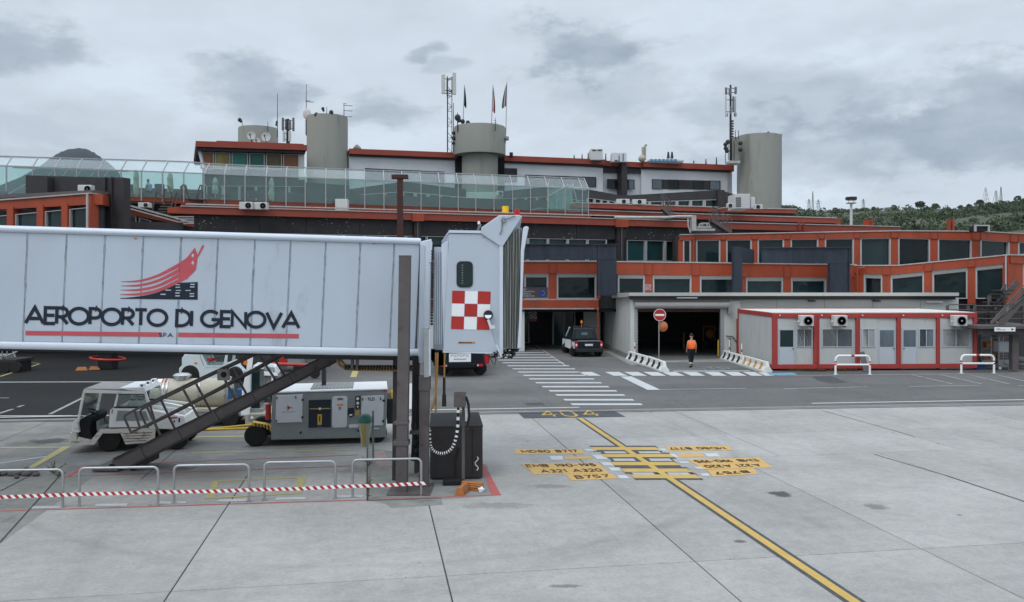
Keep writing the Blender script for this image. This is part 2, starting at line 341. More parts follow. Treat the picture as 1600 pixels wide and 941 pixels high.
# ------------------------------------------------------------------ ground materials
def ground_mat(name, base, dark, kind):
    M = bpy.data.materials.new(name); M.use_nodes = True; nt = M.node_tree; N = nt.nodes; L = nt.links
    b = N['Principled BSDF']; geo = N.new('ShaderNodeNewGeometry'); pos = geo.outputs['Position']
    mp0 = N.new('ShaderNodeMapping'); mp0.inputs['Rotation'].default_value = (0, 0, math.radians(-9.35)); L.new(pos, mp0.inputs[0]); rp = mp0.outputs[0]
    def noise(sc, det, ro=.6, dist=0, st=None, src=None):
        v = src or rp
        if st:
            q = N.new('ShaderNodeMapping'); q.inputs['Scale'].default_value = st; L.new(v, q.inputs[0]); v = q.outputs[0]
        n = N.new('ShaderNodeTexNoise'); n.inputs['Scale'].default_value = sc; n.inputs['Detail'].default_value = det
        n.inputs['Roughness'].default_value = ro; n.inputs['Distortion'].default_value = dist; L.new(v, n.inputs['Vector']); return n.outputs['Fac']
    def rng(x, a, c, lo, hi, smooth=True):
        r = N.new('ShaderNodeMapRange'); r.interpolation_type = 'SMOOTHSTEP' if smooth else 'LINEAR'
        L.new(x, r.inputs[0]); r.inputs[1].default_value = a; r.inputs[2].default_value = c; r.inputs[3].default_value = lo; r.inputs[4].default_value = hi; return r.outputs[0]
    def mul(a, c):
        n = N.new('ShaderNodeMath'); n.operation = 'MULTIPLY'
        L.new(a, n.inputs[0])
        if isinstance(c, float): n.inputs[1].default_value = c
        else: L.new(c, n.inputs[1])
        return n.outputs[0]
    f = rng(noise(.35, 6, .55), .3, .7, .90, 1.09)
    f = mul(f, rng(noise(3.5, 8, .7), .25, .75, .90, 1.09))
    f = mul(f, rng(noise(60, 3, .7), .3, .7, .93, 1.07))
    f = mul(f, rng(noise(.9, 7, .65, .6, (1, .18, 1)), .50, .78, 1.0, .84))     # streaky traffic film
    # small dark spots and oil drips
    vo = N.new('ShaderNodeTexVoronoi'); vo.inputs['Scale'].default_value = 1.15; vo.inputs['Randomness'].default_value = 1
    wob = N.new('ShaderNodeMixRGB'); wob.blend_type = 'ADD'; wob.inputs[0].default_value = .10
    nn = N.new('ShaderNodeTexNoise'); nn.inputs['Scale'].default_value = 9; L.new(rp, nn.inputs['Vector'])
    L.new(rp, wob.inputs[1]); L.new(nn.outputs['Color'], wob.inputs[2]); L.new(wob.outputs[0], vo.inputs['Vector'])
    sz = N.new('ShaderNodeSeparateColor'); L.new(vo.outputs['Color'], sz.inputs[0])
    d = N.new('ShaderNodeMath'); d.operation = 'SUBTRACT'; L.new(vo.outputs['Distance'], d.inputs[0])
    L.new(rng(sz.outputs[0], .35, 1.0, 0, .085), d.inputs[1])
    sp = rng(d.outputs[0], -.012, .004, .55, 1.0)
    f = mul(f, sp)
    v2 = N.new('ShaderNodeTexVoronoi'); v2.inputs['Scale'].default_value = 4.2; L.new(rp, v2.inputs['Vector']); s2 = N.new('ShaderNodeSeparateColor'); L.new(v2.outputs['Color'], s2.inputs[0])
    d2 = N.new('ShaderNodeMath'); d2.operation = 'SUBTRACT'; L.new(v2.outputs['Distance'], d2.inputs[0]); L.new(rng(s2.outputs[0], .62, 1.0, 0, .07), d2.inputs[1])
    f = mul(f, rng(d2.outputs[0], -.008, .004, .6, 1.0))
    f = mul(f, rng(noise(14, 8, .75), .28, .72, .93, 1.06))
    f = mul(f, rng(noise(1.7, 9, .7, 1.2, (.22, 1, 1)), .55, .80, 1.0, .86))
    if kind == 'concrete':
        # curved tyre scuffs
        for (cx, cy, rr, wd, st) in ((-9, 25, 15.2, .25, .93), (-8.2, 24, 13.6, .18, .94), (4, 3, 12.5, .3, .95), (-3, 22, 8.8, .18, .93), (2, 30, 18.2, .22, .95)):
            sb = N.new('ShaderNodeVectorMath'); sb.operation = 'DISTANCE'; L.new(pos, sb.inputs[0]); sb.inputs[1].default_value = (cx, cy, 0)
            a = N.new('ShaderNodeMath'); a.operation = 'SUBTRACT'; L.new(sb.outputs['Value'], a.inputs[0]); a.inputs[1].default_value = rr
            c = N.new('ShaderNodeMath'); c.operation = 'ABSOLUTE'; L.new(a.outputs[0], c.inputs[0]); f = mul(f, rng(c.outputs[0], 0, wd, st, 1.0))
        oi = N.new('ShaderNodeObjectInfo'); f = mul(f, rng(oi.outputs['Random'], 0, 1, .90, 1.05, False))
        # darker, uneven corner of the apron under the walkway
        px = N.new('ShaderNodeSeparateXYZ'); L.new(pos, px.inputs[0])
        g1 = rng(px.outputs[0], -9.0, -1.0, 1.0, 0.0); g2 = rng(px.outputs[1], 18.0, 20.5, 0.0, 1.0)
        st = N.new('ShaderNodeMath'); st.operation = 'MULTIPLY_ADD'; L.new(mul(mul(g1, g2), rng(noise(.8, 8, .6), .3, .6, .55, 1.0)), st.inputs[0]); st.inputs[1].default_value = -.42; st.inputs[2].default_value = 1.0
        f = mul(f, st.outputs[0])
        # oil smears: (px, py, rx, ry)
        for (qx, qy, rx, ry, s) in ((1220,772,.34,.3,.28),(1370,792,.30,.3,.62),(860,760,.6,.25,.72),(1155,846,.14,.12,.4),(885,916,.3,.1,.55),(80,689,.7,.5,.35),(285,733,.4,.3,.6),(770,790,1.0,.3,.75),(1060,735,.25,.2,.75),(40,694,.9,.35,.7),(150,690,.8,.25,.7),(560,735,.6,.5,.75)):
            g = G(qx, qy); q = N.new('ShaderNodeMapping'); q.vector_type = 'POINT'; q.inputs['Location'].default_value = (-g.x/rx, -g.y/ry, 0); q.inputs['Scale'].default_value = (1/rx, 1/ry, 1)
            L.new(pos, q.inputs[0]); le = N.new('ShaderNodeVectorMath'); le.operation = 'LENGTH'; L.new(q.outputs[0], le.inputs[0])
            ad = N.new('ShaderNodeMath'); ad.operation = 'MULTIPLY_ADD'; L.new(noise(4.5, 4), ad.inputs[0]); ad.inputs[1].default_value = 1.6; L.new(le.outputs['Value'], ad.inputs[2])
            f = mul(f, rng(ad.outputs[0], 1.25, 1.75, s, 1.0))
    else:
        f = mul(f, rng(noise(.12, 5, .6, .5, (.25, 1, 1)), .35, .65, .80, 1.12))
        # newer, darker asphalt on the west side
        px = N.new('ShaderNodeSeparateXYZ'); L.new(rp, px.inputs[0])
        ad = N.new('ShaderNodeMath'); ad.operation = 'MULTIPLY_ADD'; L.new(noise(.25, 5), ad.inputs[0]); ad.inputs[1].default_value = 3.0; L.new(px.outputs[0], ad.inputs[2])
        f = mul(f, rng(ad.outputs[0], -5.0, 1.2, .11, 1.0))
        vc = N.new('ShaderNodeTexVoronoi'); vc.feature = 'DISTANCE_TO_EDGE'; vc.inputs['Scale'].default_value = .16
        wb = N.new('ShaderNodeMixRGB'); wb.blend_type = 'ADD'; wb.inputs[0].default_value = 1.4; nn2 = N.new('ShaderNodeTexNoise'); nn2.inputs['Scale'].default_value = .9; nn2.inputs['Detail'].default_value = 6
        L.new(rp, nn2.inputs['Vector']); L.new(rp, wb.inputs[1]); L.new(nn2.outputs['Color'], wb.inputs[2]); L.new(wb.outputs[0], vc.inputs['Vector'])
        f = mul(f, rng(vc.outputs['Distance'], 0, .008, .80, 1.0))
    mx = N.new('ShaderNodeVectorMath'); mx.operation = 'SCALE'; mx.inputs[0].default_value = base; L.new(f, mx.inputs['Scale'])
    L.new(mx.outputs[0], b.inputs['Base Color'])
    b.inputs['Roughness'].default_value = .88; b.inputs['Specular IOR Level'].default_value = .25
    n3 = noise(90, 4, .7); bp = N.new('ShaderNodeBump'); bp.inputs['Strength'].default_value = .25; bp.inputs['Distance'].default_value = .006
    L.new(n3, bp.inputs['Height']); L.new(bp.outputs[0], b.inputs['Normal'])
    return M
m_slab = ground_mat('apron_concrete', (.352,.342,.326), None, 'concrete')
m_asph = ground_mat('worn_asphalt', (.138,.135,.132), None, 'asphalt')
m_joint = mat('joint_sealant', (.055,.055,.055), .8, 0, .3, 4)
CON = (.30,.295,.285); ASP = (.11,.112,.115)
pm_yel = mat('ground_yellow_paint', (.52,.34,.08), .6, 0, .12, 3, dirt=CON, dirt_amt=.25, dscale=7)
pm_ora = mat('ground_orange_paint', (.56,.34,.10), .6, 0, .08, 3, dirt=CON, dirt_amt=.25, dscale=6)
pm_wh = mat('ground_white_paint', (.50,.51,.51), .6, 0, .08, 4, dirt=ASP, dirt_amt=.22, dscale=6)
pm_wc = mat('ground_white_paint_on_concrete', (.50,.52,.53), .6, 0, .08, 4, dirt=CON, dirt_amt=.35, dscale=6)
pm_thin = mat('ground_worn_line_paint', (.30,.30,.30), .6, 0, .1, 4, dirt=ASP, dirt_amt=.5, dscale=2.5)
pm_bk = mat('ground_dark_paint', (.055,.058,.068), .7, 0, .2, 4, dirt=(.18,.18,.19), dirt_amt=.3, dscale=5)
pm_let = mat('ground_letter_paint', (.045,.028,.012), .7, 0, .3, 5, dirt=(.4,.25,.1), dirt_amt=.12, dscale=9)
pm_red = mat('ground_red_paint', (.42,.10,.09), .6, 0, .12, 4, dirt=CON, dirt_amt=.35, dscale=5)
pm_fy = mat('ground_faded_yellow_paint', (.42,.36,.13), .65, 0, .12, 4, dirt=CON, dirt_amt=.55, dscale=4)
pm_patch = mat('ground_patch', (.24,.24,.225), .9, 0, .15, 3, dirt=(.14,.13,.12), dirt_amt=.4, dscale=2, bump=.3)
pm_asd = mat('dark_asphalt_patch', (.062,.063,.066), .85, 0, .15, 3, bump=.3, bscale=60)
pm_blue = mat('ground_blue_paint', (.16,.30,.42), .6, 0, .1, 3, dirt=ASP, dirt_amt=.3, dscale=3)
# ------------------------------------------------------------------ ground
gm = MB(); gm.box(-3000, 3000, -300, 6000, -1.2, -.09)
tag(gm.build('ground', mat('far_ground', (.10,.105,.09), .9, 0, .3, .05)), kind='structure')
jb = MB(); 
TH = math.radians(9.35)
def RV(u, v, z=0.0): return Vector((u*math.cos(TH)-v*math.sin(TH)*1.0, u*math.sin(TH)+v*math.cos(TH), z))
jb.hexa([RV(-70,-14,-.08), RV(75,-14,-.08), RV(75,40,-.08), RV(-70,40,-.08)], [RV(-70,-14,-.014), RV(75,-14,-.014), RV(75,40,-.014), RV(-70,40,-.014)])
apron = tag(jb.build('apron', m_joint), kind='structure')
def slab(u0, u1, v0, v1):
    g = .011; g2 = .011
    a = [RV(u0+g,v0+g2), RV(u1-g,v0+g2), RV(u1-g,v1-g2), RV(u0+g,v1-g2)]
    lo = [p+Vector((0,0,-.05)) for p in a]
    s = MB(); e = .006
    hi0 = [p+Vector((0,0,-e)) for p in a]
    c = sum(a, Vector())/4; hi = [p+(c-p).normalized()*e*1.4 for p in a]
    s.v = [Vector(p) for p in lo+hi0+hi]
    s.f = [[0,1,5,4],[1,2,6,5],[2,3,7,6],[3,0,4,7],[4,5,9,8],[5,6,10,9],[6,7,11,10],[7,4,8,11],[8,9,10,11]]
    s.m = [0]*9
    s.build('concrete_slab', m_slab, apron)
for v0, v1, us in ((-2, 5.4, 4.02), (5.4, 12.78, 4.02), (12.78, 20.2, 4.02)):
    for k in range(-7, 8): slab(1.08+us*k, 1.08+us*(k+1), v0, v1)
for v0, v1 in ((20.2, 23.3), (23.3, 32.5)):
    for k in range(-7, 8): slab(5.15+5.22*k, 5.15+5.22*(k+1), v0, v1)
# outer apron beyond the frame, one plain sheet each side
ob = MB()
for (a, b_) in (((-70, -27.2), (-14, 32.5)), ((33.4, 75), (-14, 32.5)), ((-27.2, 33.4), (-14, -2.1))):
    ob.hexa([RV(a[0],b_[0],-.01), RV(a[1],b_[0],-.01), RV(a[1],b_[1],-.01), RV(a[0],b_[1],-.01)], [RV(a[0],b_[0],-.001), RV(a[1],b_[0],-.001), RV(a[1],b_[1],-.001), RV(a[0],b_[1],-.001)])
tag(ob.build('apron_outer', m_slab), kind='structure')
# asphalt road from the kerb line to the building
e0 = G(0, 657); e1 = G(1600, 630); dr = (e1-e0).normalized()
ea = e0-dr*90; eb = e1+dr*90
am = MB(); am.hexa([ea+Vector((0,0,-.06)), eb+Vector((0,0,-.06)), Vector((140,140,-.06)), Vector((-140,140,-.06))],
                   [ea+Vector((0,0,.010)), eb+Vector((0,0,.010)), Vector((140,140,.010)), Vector((-140,140,.010))])
tag(am.build('road', m_asph), kind='structure')
ZA, ZC = .014, .004
marks = {}
def marking(name, m):
    k = (name)
    if k not in marks: marks[k] = (MB(), m)
    return marks[k][0]
def flat(mb, pts, z, h=.0015):
    ps = [G(x, y) for x, y in pts]
    mb.hexa([Vector((p.x,p.y,z-h)) for p in ps], [Vector((p.x,p.y,z)) for p in ps])
def line(mb, a, b, w, z):
    p = G(*a); q = G(*b); d = (q-p).normalized(); n = Vector((-d.y, d.x, 0))*w/2
    mb.hexa([Vector((v.x,v.y,z-.0015)) for v in (p-n, q-n, q+n, p+n)], [Vector((v.x,v.y,z)) for v in (p-n, q-n, q+n, p+n)])
# kerb drain strip: pale band, dark gap, white line broken
k1 = marking('kerb_strip', mat('kerb_concrete', (.22,.20,.19), .8, 0, .12, 1.5, dirt=(.10,.08,.07), dirt_amt=.3, dscale=2))
line(k1, (-300,662.5), (1900,625.5), .34, .0135)
k2 = marking('road_edge_line', pm_wh)
for a, b in ((-300,140),(150,415),(430,640),(660,905),(1268,1600),(1600,1900)): line(k2, (a, lin(a,0,655,1600,627.5)-2.2), (b, lin(b,0,655,1600,627.5)-2.2), .16, ZA+.004)
k3 = marking('drain_gap', m_joint); line(k3, (-300,665.3), (1900,628.3), .07, .0165)
# crosswalk of 15 bars
cw = marking('pedestrian_crossing', pm_wh)
L0 = [(884,631),(868,621),(853,611.5),(840,602.5),(827,594.5),(815,587),(803,580)]
for i in range(19):
    y = [632.5,625.5,618,611.5,605,598.8,592.8,587.2,582,577,572.2,567.5,563.2,559,555,551.3,547.8,544.6,541.6][i]
    xl = lin(y, 632.5, 893, 580, 806); xr = lin(y, 632.5, 1003, 547, 842+0)
    xl = max(xl, 700); h = (y-442)**2/5850*.42/2
    flat(cw, [(xl-h*1.5, y-h), (xr-h*1.5, y-h), (xr+h*1.5, y+h), (xl+h*1.5, y+h)], ZA+.004)
pl = marking('thin_walkway_line', pm_thin)
for a, b, w in (((837,540),(884,572),.14), ((780,588.5),(830,588),.10), ((975,587),(1200,586.5),.0), ((0,598),(285,597),.14), ((700,588.5),(780,588.5),.10)):
    if w: line(pl, a, b, w, ZA+.003)
rm = marking('road_marking', pm_wh)
# give-way dashes in front of the garage
for x in range(9):
    xx = [903,945,975,1005,1034,1066,1100,1131,1160][x]; yy = 584.8
    flat(rm, [(xx, yy-3), (xx+22, yy-3), (xx+36, yy+3), (xx+14, yy+3)], ZA+.004)
flat(rm, [(1180,582.3),(1196,582),(1210,587.5),(1194,588)], ZA+.004)
line(rm, (1052,580.6), (1172,580.3), .30, ZA+.006)
line(rm, (978,589), (1022,610), .55, ZA+.006)
tl = marking('thin_road_line', pm_thin)
line(tl, (1022,609.5),(1165,607.5), .13, ZA+.003); line(tl, (1225,608),(1355,605), .13, ZA+.003); line(tl, (1420,604.5),(1530,603), .13, ZA+.003); line(tl, (1590,603.5),(1700,602), .13, ZA+.003)
line(tl, (1215,587.5),(1900,581), .16, ZA+.003)
for x in (1424,1470,1513,1556,1598): line(tl, (x,586), (x+64,600.5), .12, ZA+.005)
# left road lines
line(tl, (78,648),(130,622), .13, ZA+.004); line(tl, (-5,648),(20,640), .13, ZA+.004); line(tl, (28,637),(36,634), .13, ZA+.004)
line(tl, (-40,623),(14,622.5), .12, ZA+.004)
line(rm, (-300,598.5),(275,597), .16, ZA+.004)
line(rm, (-300,651.5),(112,650.5), .10, ZA+.008)
fy = marking('faded_yellow_line', pm_fy)
line(fy, (0,589),(62,569), .12, ZA+.005); line(fy, (40,567),(60,568), .10, ZA+.006)
flat(fy, [(551,580),(560,580),(557,590),(547,590)], ZA+.004)
line(rm, (640,600),(648,640), .5, ZA+.008)
bl = marking('blue_parking_line', pm_blue); flat(bl, [(1198,583.5),(1240,583),(1246,586.5),(1204,587)], ZA+.0055)
pt = marking('asphalt_patch', pm_asd)
flat(pt, [(1268,589),(1300,588.5),(1325,598),(1300,600),(1278,595)], ZA-.002)
flat(pt, [(820,630),(848,629.5),(852,634),(823,634.5)], ZA-.002)
# concrete path and threshold by the garage
cp = marking('concrete_footpath', pm_patch)
flat(cp, [(944,549),(952,549),(1000,570),(986,571)], ZA+.001); flat(cp, [(1035,564),(1140,561),(1205,583),(1190,584),(1140,566),(1040,567)], ZA+.001)
# ---- markings on the concrete apron
ym = marking('stand_lead_in_line', pm_yel); yb = marking('lead_in_line_border', pm_bk)
VPx, VPy = 586.0, 442.0
def yline(ya, yb_, half, mb, z):     # strip along the joint direction through (1050,750)
    pts = []
    for y in (ya, yb_):
        x = 1050+1.497*(y-750); g = G(x, y); pts.append(g)
    d = (pts[1]-pts[0]).normalized(); n = Vector((-d.y, d.x, 0))*half
    mb.hexa([Vector((v.x,v.y,z-.0015)) for v in (pts[0]-n, pts[1]-n, pts[1]+n, pts[0]+n)], [Vector((v.x,v.y,z)) for v in (pts[0]-n, pts[1]-n, pts[1]+n, pts[0]+n)])
yline(654, 1100, .155, yb, ZC); yline(654, 1100, .078, ym, ZC+.004)
# ladder: frame of yellow bars with dark outlines and pale fields
lad = [(701.5, 924, 1029), (712.5, 941, 1050), (725, 957, 1058), (735.5, 973, 1078), (745, 988, 1092)]
for y, xl, xr in lad:
    h = 2.9+(y-700)*.012
    flat(yb, [(xl-h, y-h-1.8), (xr-h-2, y-h-1.8), (xr+h+4, y+h+1.8), (xl+h+1, y+h+1.8)], ZC+.001)
    flat(ym, [(xl-h, y-h+.6), (xr-h-2, y-h+.6), (xr+h+2, y+h-.6), (xl+h, y+h-.6)], ZC+.005)
wm = marking('white_stop_box', pm_wc); wi = marking('pale_inner_box', mat('ground_faded_white', (.40,.41,.42), .65, 0, .1, 4, dirt=CON, dirt_amt=.45, dscale=5))
for y0, y1, xl0, xr0, xc in ((706,709,936,1040,.5),(717.2,721,950,1057,.5),(729,732.5,965,1066,.5),(739,742.2,980,1085,.5)):
    for (a, b) in (((xl0+2, y0), 0), ((xr0, y0), 1)):
        x = a[0]; w = 40
        if b == 0: q = [(x, y0-.9), (x+w, y0-.9), (x+w+5, y1+.9), (x+5, y1+.9)]
        else: q = [(x-w-8, y0-.9), (x-8, y0-.9), (x-3, y1+.9), (x-w-3, y1+.9)]
        flat(yb, q, ZC+.002); c = [((q[0][0]*.9+q[2][0]*.1), y0), ((q[1][0]*.93+q[3][0]*.07), y0), ((q[2][0]*.93+q[0][0]*.07), y1), ((q[3][0]*.9+q[1][0]*.1), y1)]
        if y0 != 729: flat(wi, c, ZC+.006)
for q in ([(912,702),(928,702),(933,705),(917,705)], [(924,711),(940,711),(952,718),(934,718)], [(938,723),(954,723),(960,728),(944,728)], [(950,731),(966,731),(972,736),(956,736)],
          [(964,743),(978,743),(984,748),(968,748)], [(858,713),(879,713),(880,719),(862,719)], [(1025,701.5),(1038,701.5),(1042,704.5),(1029,704.5)], [(1040,710),(1054,710),(1062,715),(1048,715)],
          [(1060,721.5),(1074,721.5),(1078,724),(1064,724)],[(1084,730),(1094,730),(1100,733),(1090,733)],[(1094,740),(1106,740),(1110,744),(1098,744)],[(1100,709),(1119,708.5),(1126,714),(1106,714)]):
    flat(wm, q, ZC+.003)
om = marking('orange_text_field', pm_ora)
for q in ([(804,702),(909,702),(913,709.5),(807,710)], [(880,714),(921,713.5),(926,717),(884,718)], [(812,724.5),(934,723.5),(942,731),(824,733)], [(826,733.1),(943,731.1),(953,740),(834,741.5)], [(884,741.2),(954,740.2),(966,748),(893,751.5)],
          [(1039,698),(1138,697),(1146,704),(1046,705)], [(1058,710),(1098,709.5),(1100,714),(1062,715)], [(1073,718),(1186,715.5),(1197,723),(1087,726)], [(1087,726.1),(1196,723.1),(1208,731),(1098,734)], [(1104,734.2),(1178,732.2),(1184,741),(1114,745)]):
    flat(om, q, ZC+.002)
pb = marking('stand_number_panel', pm_bk)
flat(pb, [(806,642.5),(954,639.5),(977,651.5),(819,654)], ZC+.006)
# red equipment limits, faded yellow boxes, white dashes, old patches
rl = marking('red_limit_line', pm_red)
line(rl, (-300,808), (575,781.5), .055, ZC+.003); line(rl, (575,781.5), (783,773.5), .055, ZC+.003); flat(rl, [(751,727),(757,727),(783,774),(768,774)], ZC+.0045)
line(rl, (100,745), (560,728), .045, ZC+.003); line(rl, (130,728.5), (560,711), .045, ZC+.0035); flat(rl, [(100,746),(107,746),(136,728),(130,728)], ZC+.0045)
rf = marking('faded_red_patch', mat('ground_faded_red', (.36,.24,.22), .7, 0, .15, 4, dirt=CON, dirt_amt=.6, dscale=3)); flat(rf, [(583,706),(600,705),(612,728),(590,730)], ZC+.001)
fyc = marking('faded_yellow_box', pm_fy)
line(fyc, (340,752),(478,746), .10, ZC+.003); line(fyc, (320,779),(470,771), .10, ZC+.003); flat(fyc, [(333,752),(342,752),(336,779),(322,779)], ZC+.004); flat(fyc, [(465,746),(478,746),(471,772),(460,772)], ZC+.004)
line(fyc, (0,700),(110,699), .12, ZC+.002); flat(fyc, [(98,698),(112,698),(52,732),(42,732)], ZC+.004); line(fyc, (235,684),(385,682), .16, ZC+.003); line(fyc, (300,708),(560,703), .1, ZC+.002)
wd = marking('white_dash', pm_wc)
for x0, x1, y in ((46,96,793.5),(148,198,790),(245,290,786.5),(340,385,783),(430,476,780),(526,566,776.5)): flat(wd, [(x0+2, y-1.8), (x1+2, y-2.6), (x1, y+.8), (x0, y+1.8)], ZC+.004)
line(wd, (-40,730),(85,712), .09, ZC+.003)
pc = marking('concrete_repair_patch', pm_patch)
flat(pc, [(-60,738),(60,738),(150,742),(0,850),(-60,890)], ZC-.0015); flat(pc, [(574,700),(760,726),(778,774),(600,787),(574,782)], ZC-.001)
flat(pc, [(600,786),(690,781),(692,789),(612,794)], ZC-.0012)
jt = marking('sealed_crack', m_joint)
for a, b, w in (((574,700),(574,783),.03), ((95,742),(0,848),.03), ((60,737),(0,768),.03), ((574,783),(690,779),.02), ((1285,642),(1365,664),.02), ((1365,664),(1430,683),.02),
                ((1365,710),(1480,744),.025), ((1480,744),(1640,797),.025)): line(jt, a, b, w, ZC+.0062)
# ------------------------------------------------------------------ stroke lettering (flat print)
def _arc(cx, cy, rx, ry, a0, a1, n=14):
    return [(cx+rx*math.cos(math.radians(a0+(a1-a0)*i/n)), cy+ry*math.sin(math.radians(a0+(a1-a0)*i/n))) for i in range(n+1)]
GL = {
 'A': (.92, [[(0,0),(.46,1),(.92,0)], [(.2,.3),(.72,.3)]]),
 'E': (.52, [[(.52,0),(0,0),(0,1),(.52,1)], [(0,.52),(.48,.52)]]),
 'F': (.5, [[(0,0),(0,1),(.5,1)], [(0,.52),(.45,.52)]]),
 'R': (.58, [[(0,0),(0,1),(.28,1)]+_arc(.28,.72,.28,.28,90,-90,10)+[(0,.44)], [(.24,.44),(.58,0)]]),
 'P': (.56, [[(0,0),(0,1),(.28,1)]+_arc(.28,.70,.28,.30,90,-90,10)+[(0,.40)]]),
 'O': (1.0, [_arc(.5,.5,.5,.5,0,360,28)]),
 'G': (1.0, [_arc(.5,.5,.5,.5,42,345,22)+[(1.0,.45),(.55,.45)]]),
 'T': (.62, [[(0,1),(.62,1)], [(.31,0),(.31,1)]]),
 'D': (.72, [[(0,0),(0,1),(.22,1)]+_arc(.22,.5,.5,.5,90,-90,14)+[(0,0)]]),
 'I': (.0, [[(0,0),(0,1)]]),
 'N': (.74, [[(0,0),(0,1),(.74,0),(.74,1)]]),
 'V': (.84, [[(0,1),(.42,0),(.84,1)]]),
 'M': (.8, [[(0,0),(0,1),(.4,.25),(.8,1),(.8,0)]]),
 'B': (.56, [[(0,0),(0,1),(.3,1)]+_arc(.3,.76,.24,.24,90,-90,8)+[(0,.52),(.3,.52)]+_arc(.3,.26,.26,.26,90,-90,8)+[(0,0)]]),
 'S': (.5, [_arc(.25,.74,.25,.26,30,270,10)+_arc(.25,.24,.25,.24,90,-150,10)]),
 'C': (.9, [_arc(.5,.5,.5,.5,45,315,20)]),
 'L': (.45, [[(0,1),(0,0),(.45,0)]]),
 'Z': (.55, [[(0,1),(.55,1),(0,0),(.55,0)]]),
 'U': (.6, [[(0,1),(0,.3)]+_arc(.3,.3,.3,.3,180,360,10)+[(.6,1)]]),
 'K': (.55, [[(0,0),(0,1)], [(.55,1),(0,.45),(.55,0)]]),
 '0': (.6, [[(0,.25),(0,.75)]+_arc(.3,.72,.3,.28,180,0,10)+[(.6,.28)]+_arc(.3,.28,.3,.28,0,-180,10)]),
 '1': (.2, [[(0,.8),(.2,1),(.2,0)]]),
 '2': (.56, [_arc(.28,.72,.28,.28,170,-30,10)+[(0,0),(.56,0)]]),
 '3': (.54, [_arc(.26,.75,.26,.25,150,-90,10)+_arc(.26,.25,.28,.25,90,-150,10)]),
 '4': (.62, [[(.46,0),(.46,1),(0,.3),(.62,.3)]]),
 '5': (.54, [[(.5,1),(.06,1),(.02,.56)]+_arc(.25,.3,.29,.3,110,-150,10)]),
 '7': (.54, [[(0,1),(.54,1),(.18,0)]]),
 '8': (.54, [_arc(.27,.76,.23,.24,0,360,14), _arc(.27,.26,.27,.26,0,360,14)]),
 '9': (.54, [_arc(.27,.70,.27,.30,0,360,14), [(.54,.7),(.5,.3),(.2,0)]]),
 '6': (.54, [_arc(.27,.30,.27,.30,0,360,14), [(0,.3),(.06,.7),(.36,1)]]),
 '-': (.35, [[(0,.48),(.35,.48)]]), '.': (.0, [[(0,.0),(0,.14)]]), '/': (.4, [[(0,0),(.4,1)]]), ' ': (.38, []),
}
def strokes(mb, pts, w, f, z):
    """a polyline of width w, mitred, laid down through the mapping f(u, v, height)"""
    n = len(pts); closed = (abs(pts[0][0]-pts[-1][0])+abs(pts[0][1]-pts[-1][1])) < 1e-4 and n > 3
    if closed: pts = pts[:-1]; n -= 1
    Lf, Rt = [], []
    for i in range(n):
        p = Vector(pts[i])
        a = Vector(pts[i-1]) if (i > 0 or closed) else None
        b = Vector(pts[(i+1) % n]) if (i < n-1 or closed) else None
        d1 = (p-a).normalized() if a is not None else None; d2 = (b-p).normalized() if b is not None else None
        if d1 is None: d1 = d2
        if d2 is None: d2 = d1
        nn = Vector((-(d1+d2).y, (d1+d2).x))
        if nn.length < 1e-5: nn = Vector((-d1.y, d1.x))
        nn.normalize(); k = 1/max(.45, nn.dot(Vector((-d1.y, d1.x))))
        Lf.append(p+nn*w/2*k); Rt.append(p-nn*w/2*k)
    if closed: Lf.append(Lf[0]); Rt.append(Rt[0])
    for i in range(len(Lf)-1):
        q = [Lf[i], Lf[i+1], Rt[i+1], Rt[i]]
        mb.add([f(v.x, v.y, z) for v in q], [[0,1,2,3]])
def text(mb, s, f, x, y, h, w, track=.14, z=0.0, wx=1.0):
    """letters from (x, y), height h, stroke w; returns the end x"""
    for ch in s:
        adv, polys = GL[ch]
        for k, pl_ in enumerate(polys):
            z += .00012
            strokes(mb, [(x+px*h*wx, y+w/2+py*(h-w)) for px, py in pl_], w, f, z)
        x += adv*h*wx+track*h
    return x
def text_w(s, h, track=.14, wx=1.0): return sum(GL[c][0]*h*wx+track*h for c in s)-track*h
def fit(mb, s, quad_f, u0, u1, v0, v1, w, track=.14, z=0.0, aspect=1.0):
    """text fitted between u0 and u1, baseline v0, top v1, in the units of quad_f"""
    h = v1-v0; tw = text_w(s, h, track); k = (u1-u0)/tw
    text(mb, s, lambda a, b, c: quad_f(u0+(a)*k, v0+b, c), 0, 0, h, w, track, z)
# ground lettering: bilinear map of pixel quads laid on the ground
def gmap(tl, tr, br, bl, z0):
    A, B, C, D = [G(*p) for p in (tl, tr, br, bl)]
    def f(u, v, z):
        p = (D*(1-u)+C*u)*(1-v)+(A*(1-u)+B*u)*v; return Vector((p.x, p.y, z0+z*5))
    return f
def gtext(mb, s, tl, tr, br, bl, z0, w, track=.25):
    sh = lambda t, b: (t[0]+(t[0]-586)/(t[1]-442)*(b[1]-t[1]), b[1])      # letters stand along the joint direction
    bl = sh(tl, bl); br = sh(tr, br)
    f = gmap(tl, tr, br, bl, z0); width = (G(*br)-G(*bl)).length; ht = (G(*tl)-G(*bl)).length
    tw = text_w(s, ht, track); k = width/tw
    text(mb, s, lambda a, b, c: f(a*k/width, b/ht, c), 0, 0, ht, w, track)
lt = marking('aircraft_type_lettering', pm_let)
gtext(lt, 'MD80 B717', (814,704),(899,703.5),(901,707.5),(816,708), ZC+.006, .058)
gtext(lt, 'EMB 190-195', (821,726.2),(927,725),(932,729.2),(826,731), ZC+.006, .058)
gtext(lt, 'A321 A320', (843,734.5),(936,733),(941,737.5),(847,739.6), ZC+.006, .058)
gtext(lt, 'B757', (897,743.5),(948,742),(952,746.5),(902,749), ZC+.006, .058)
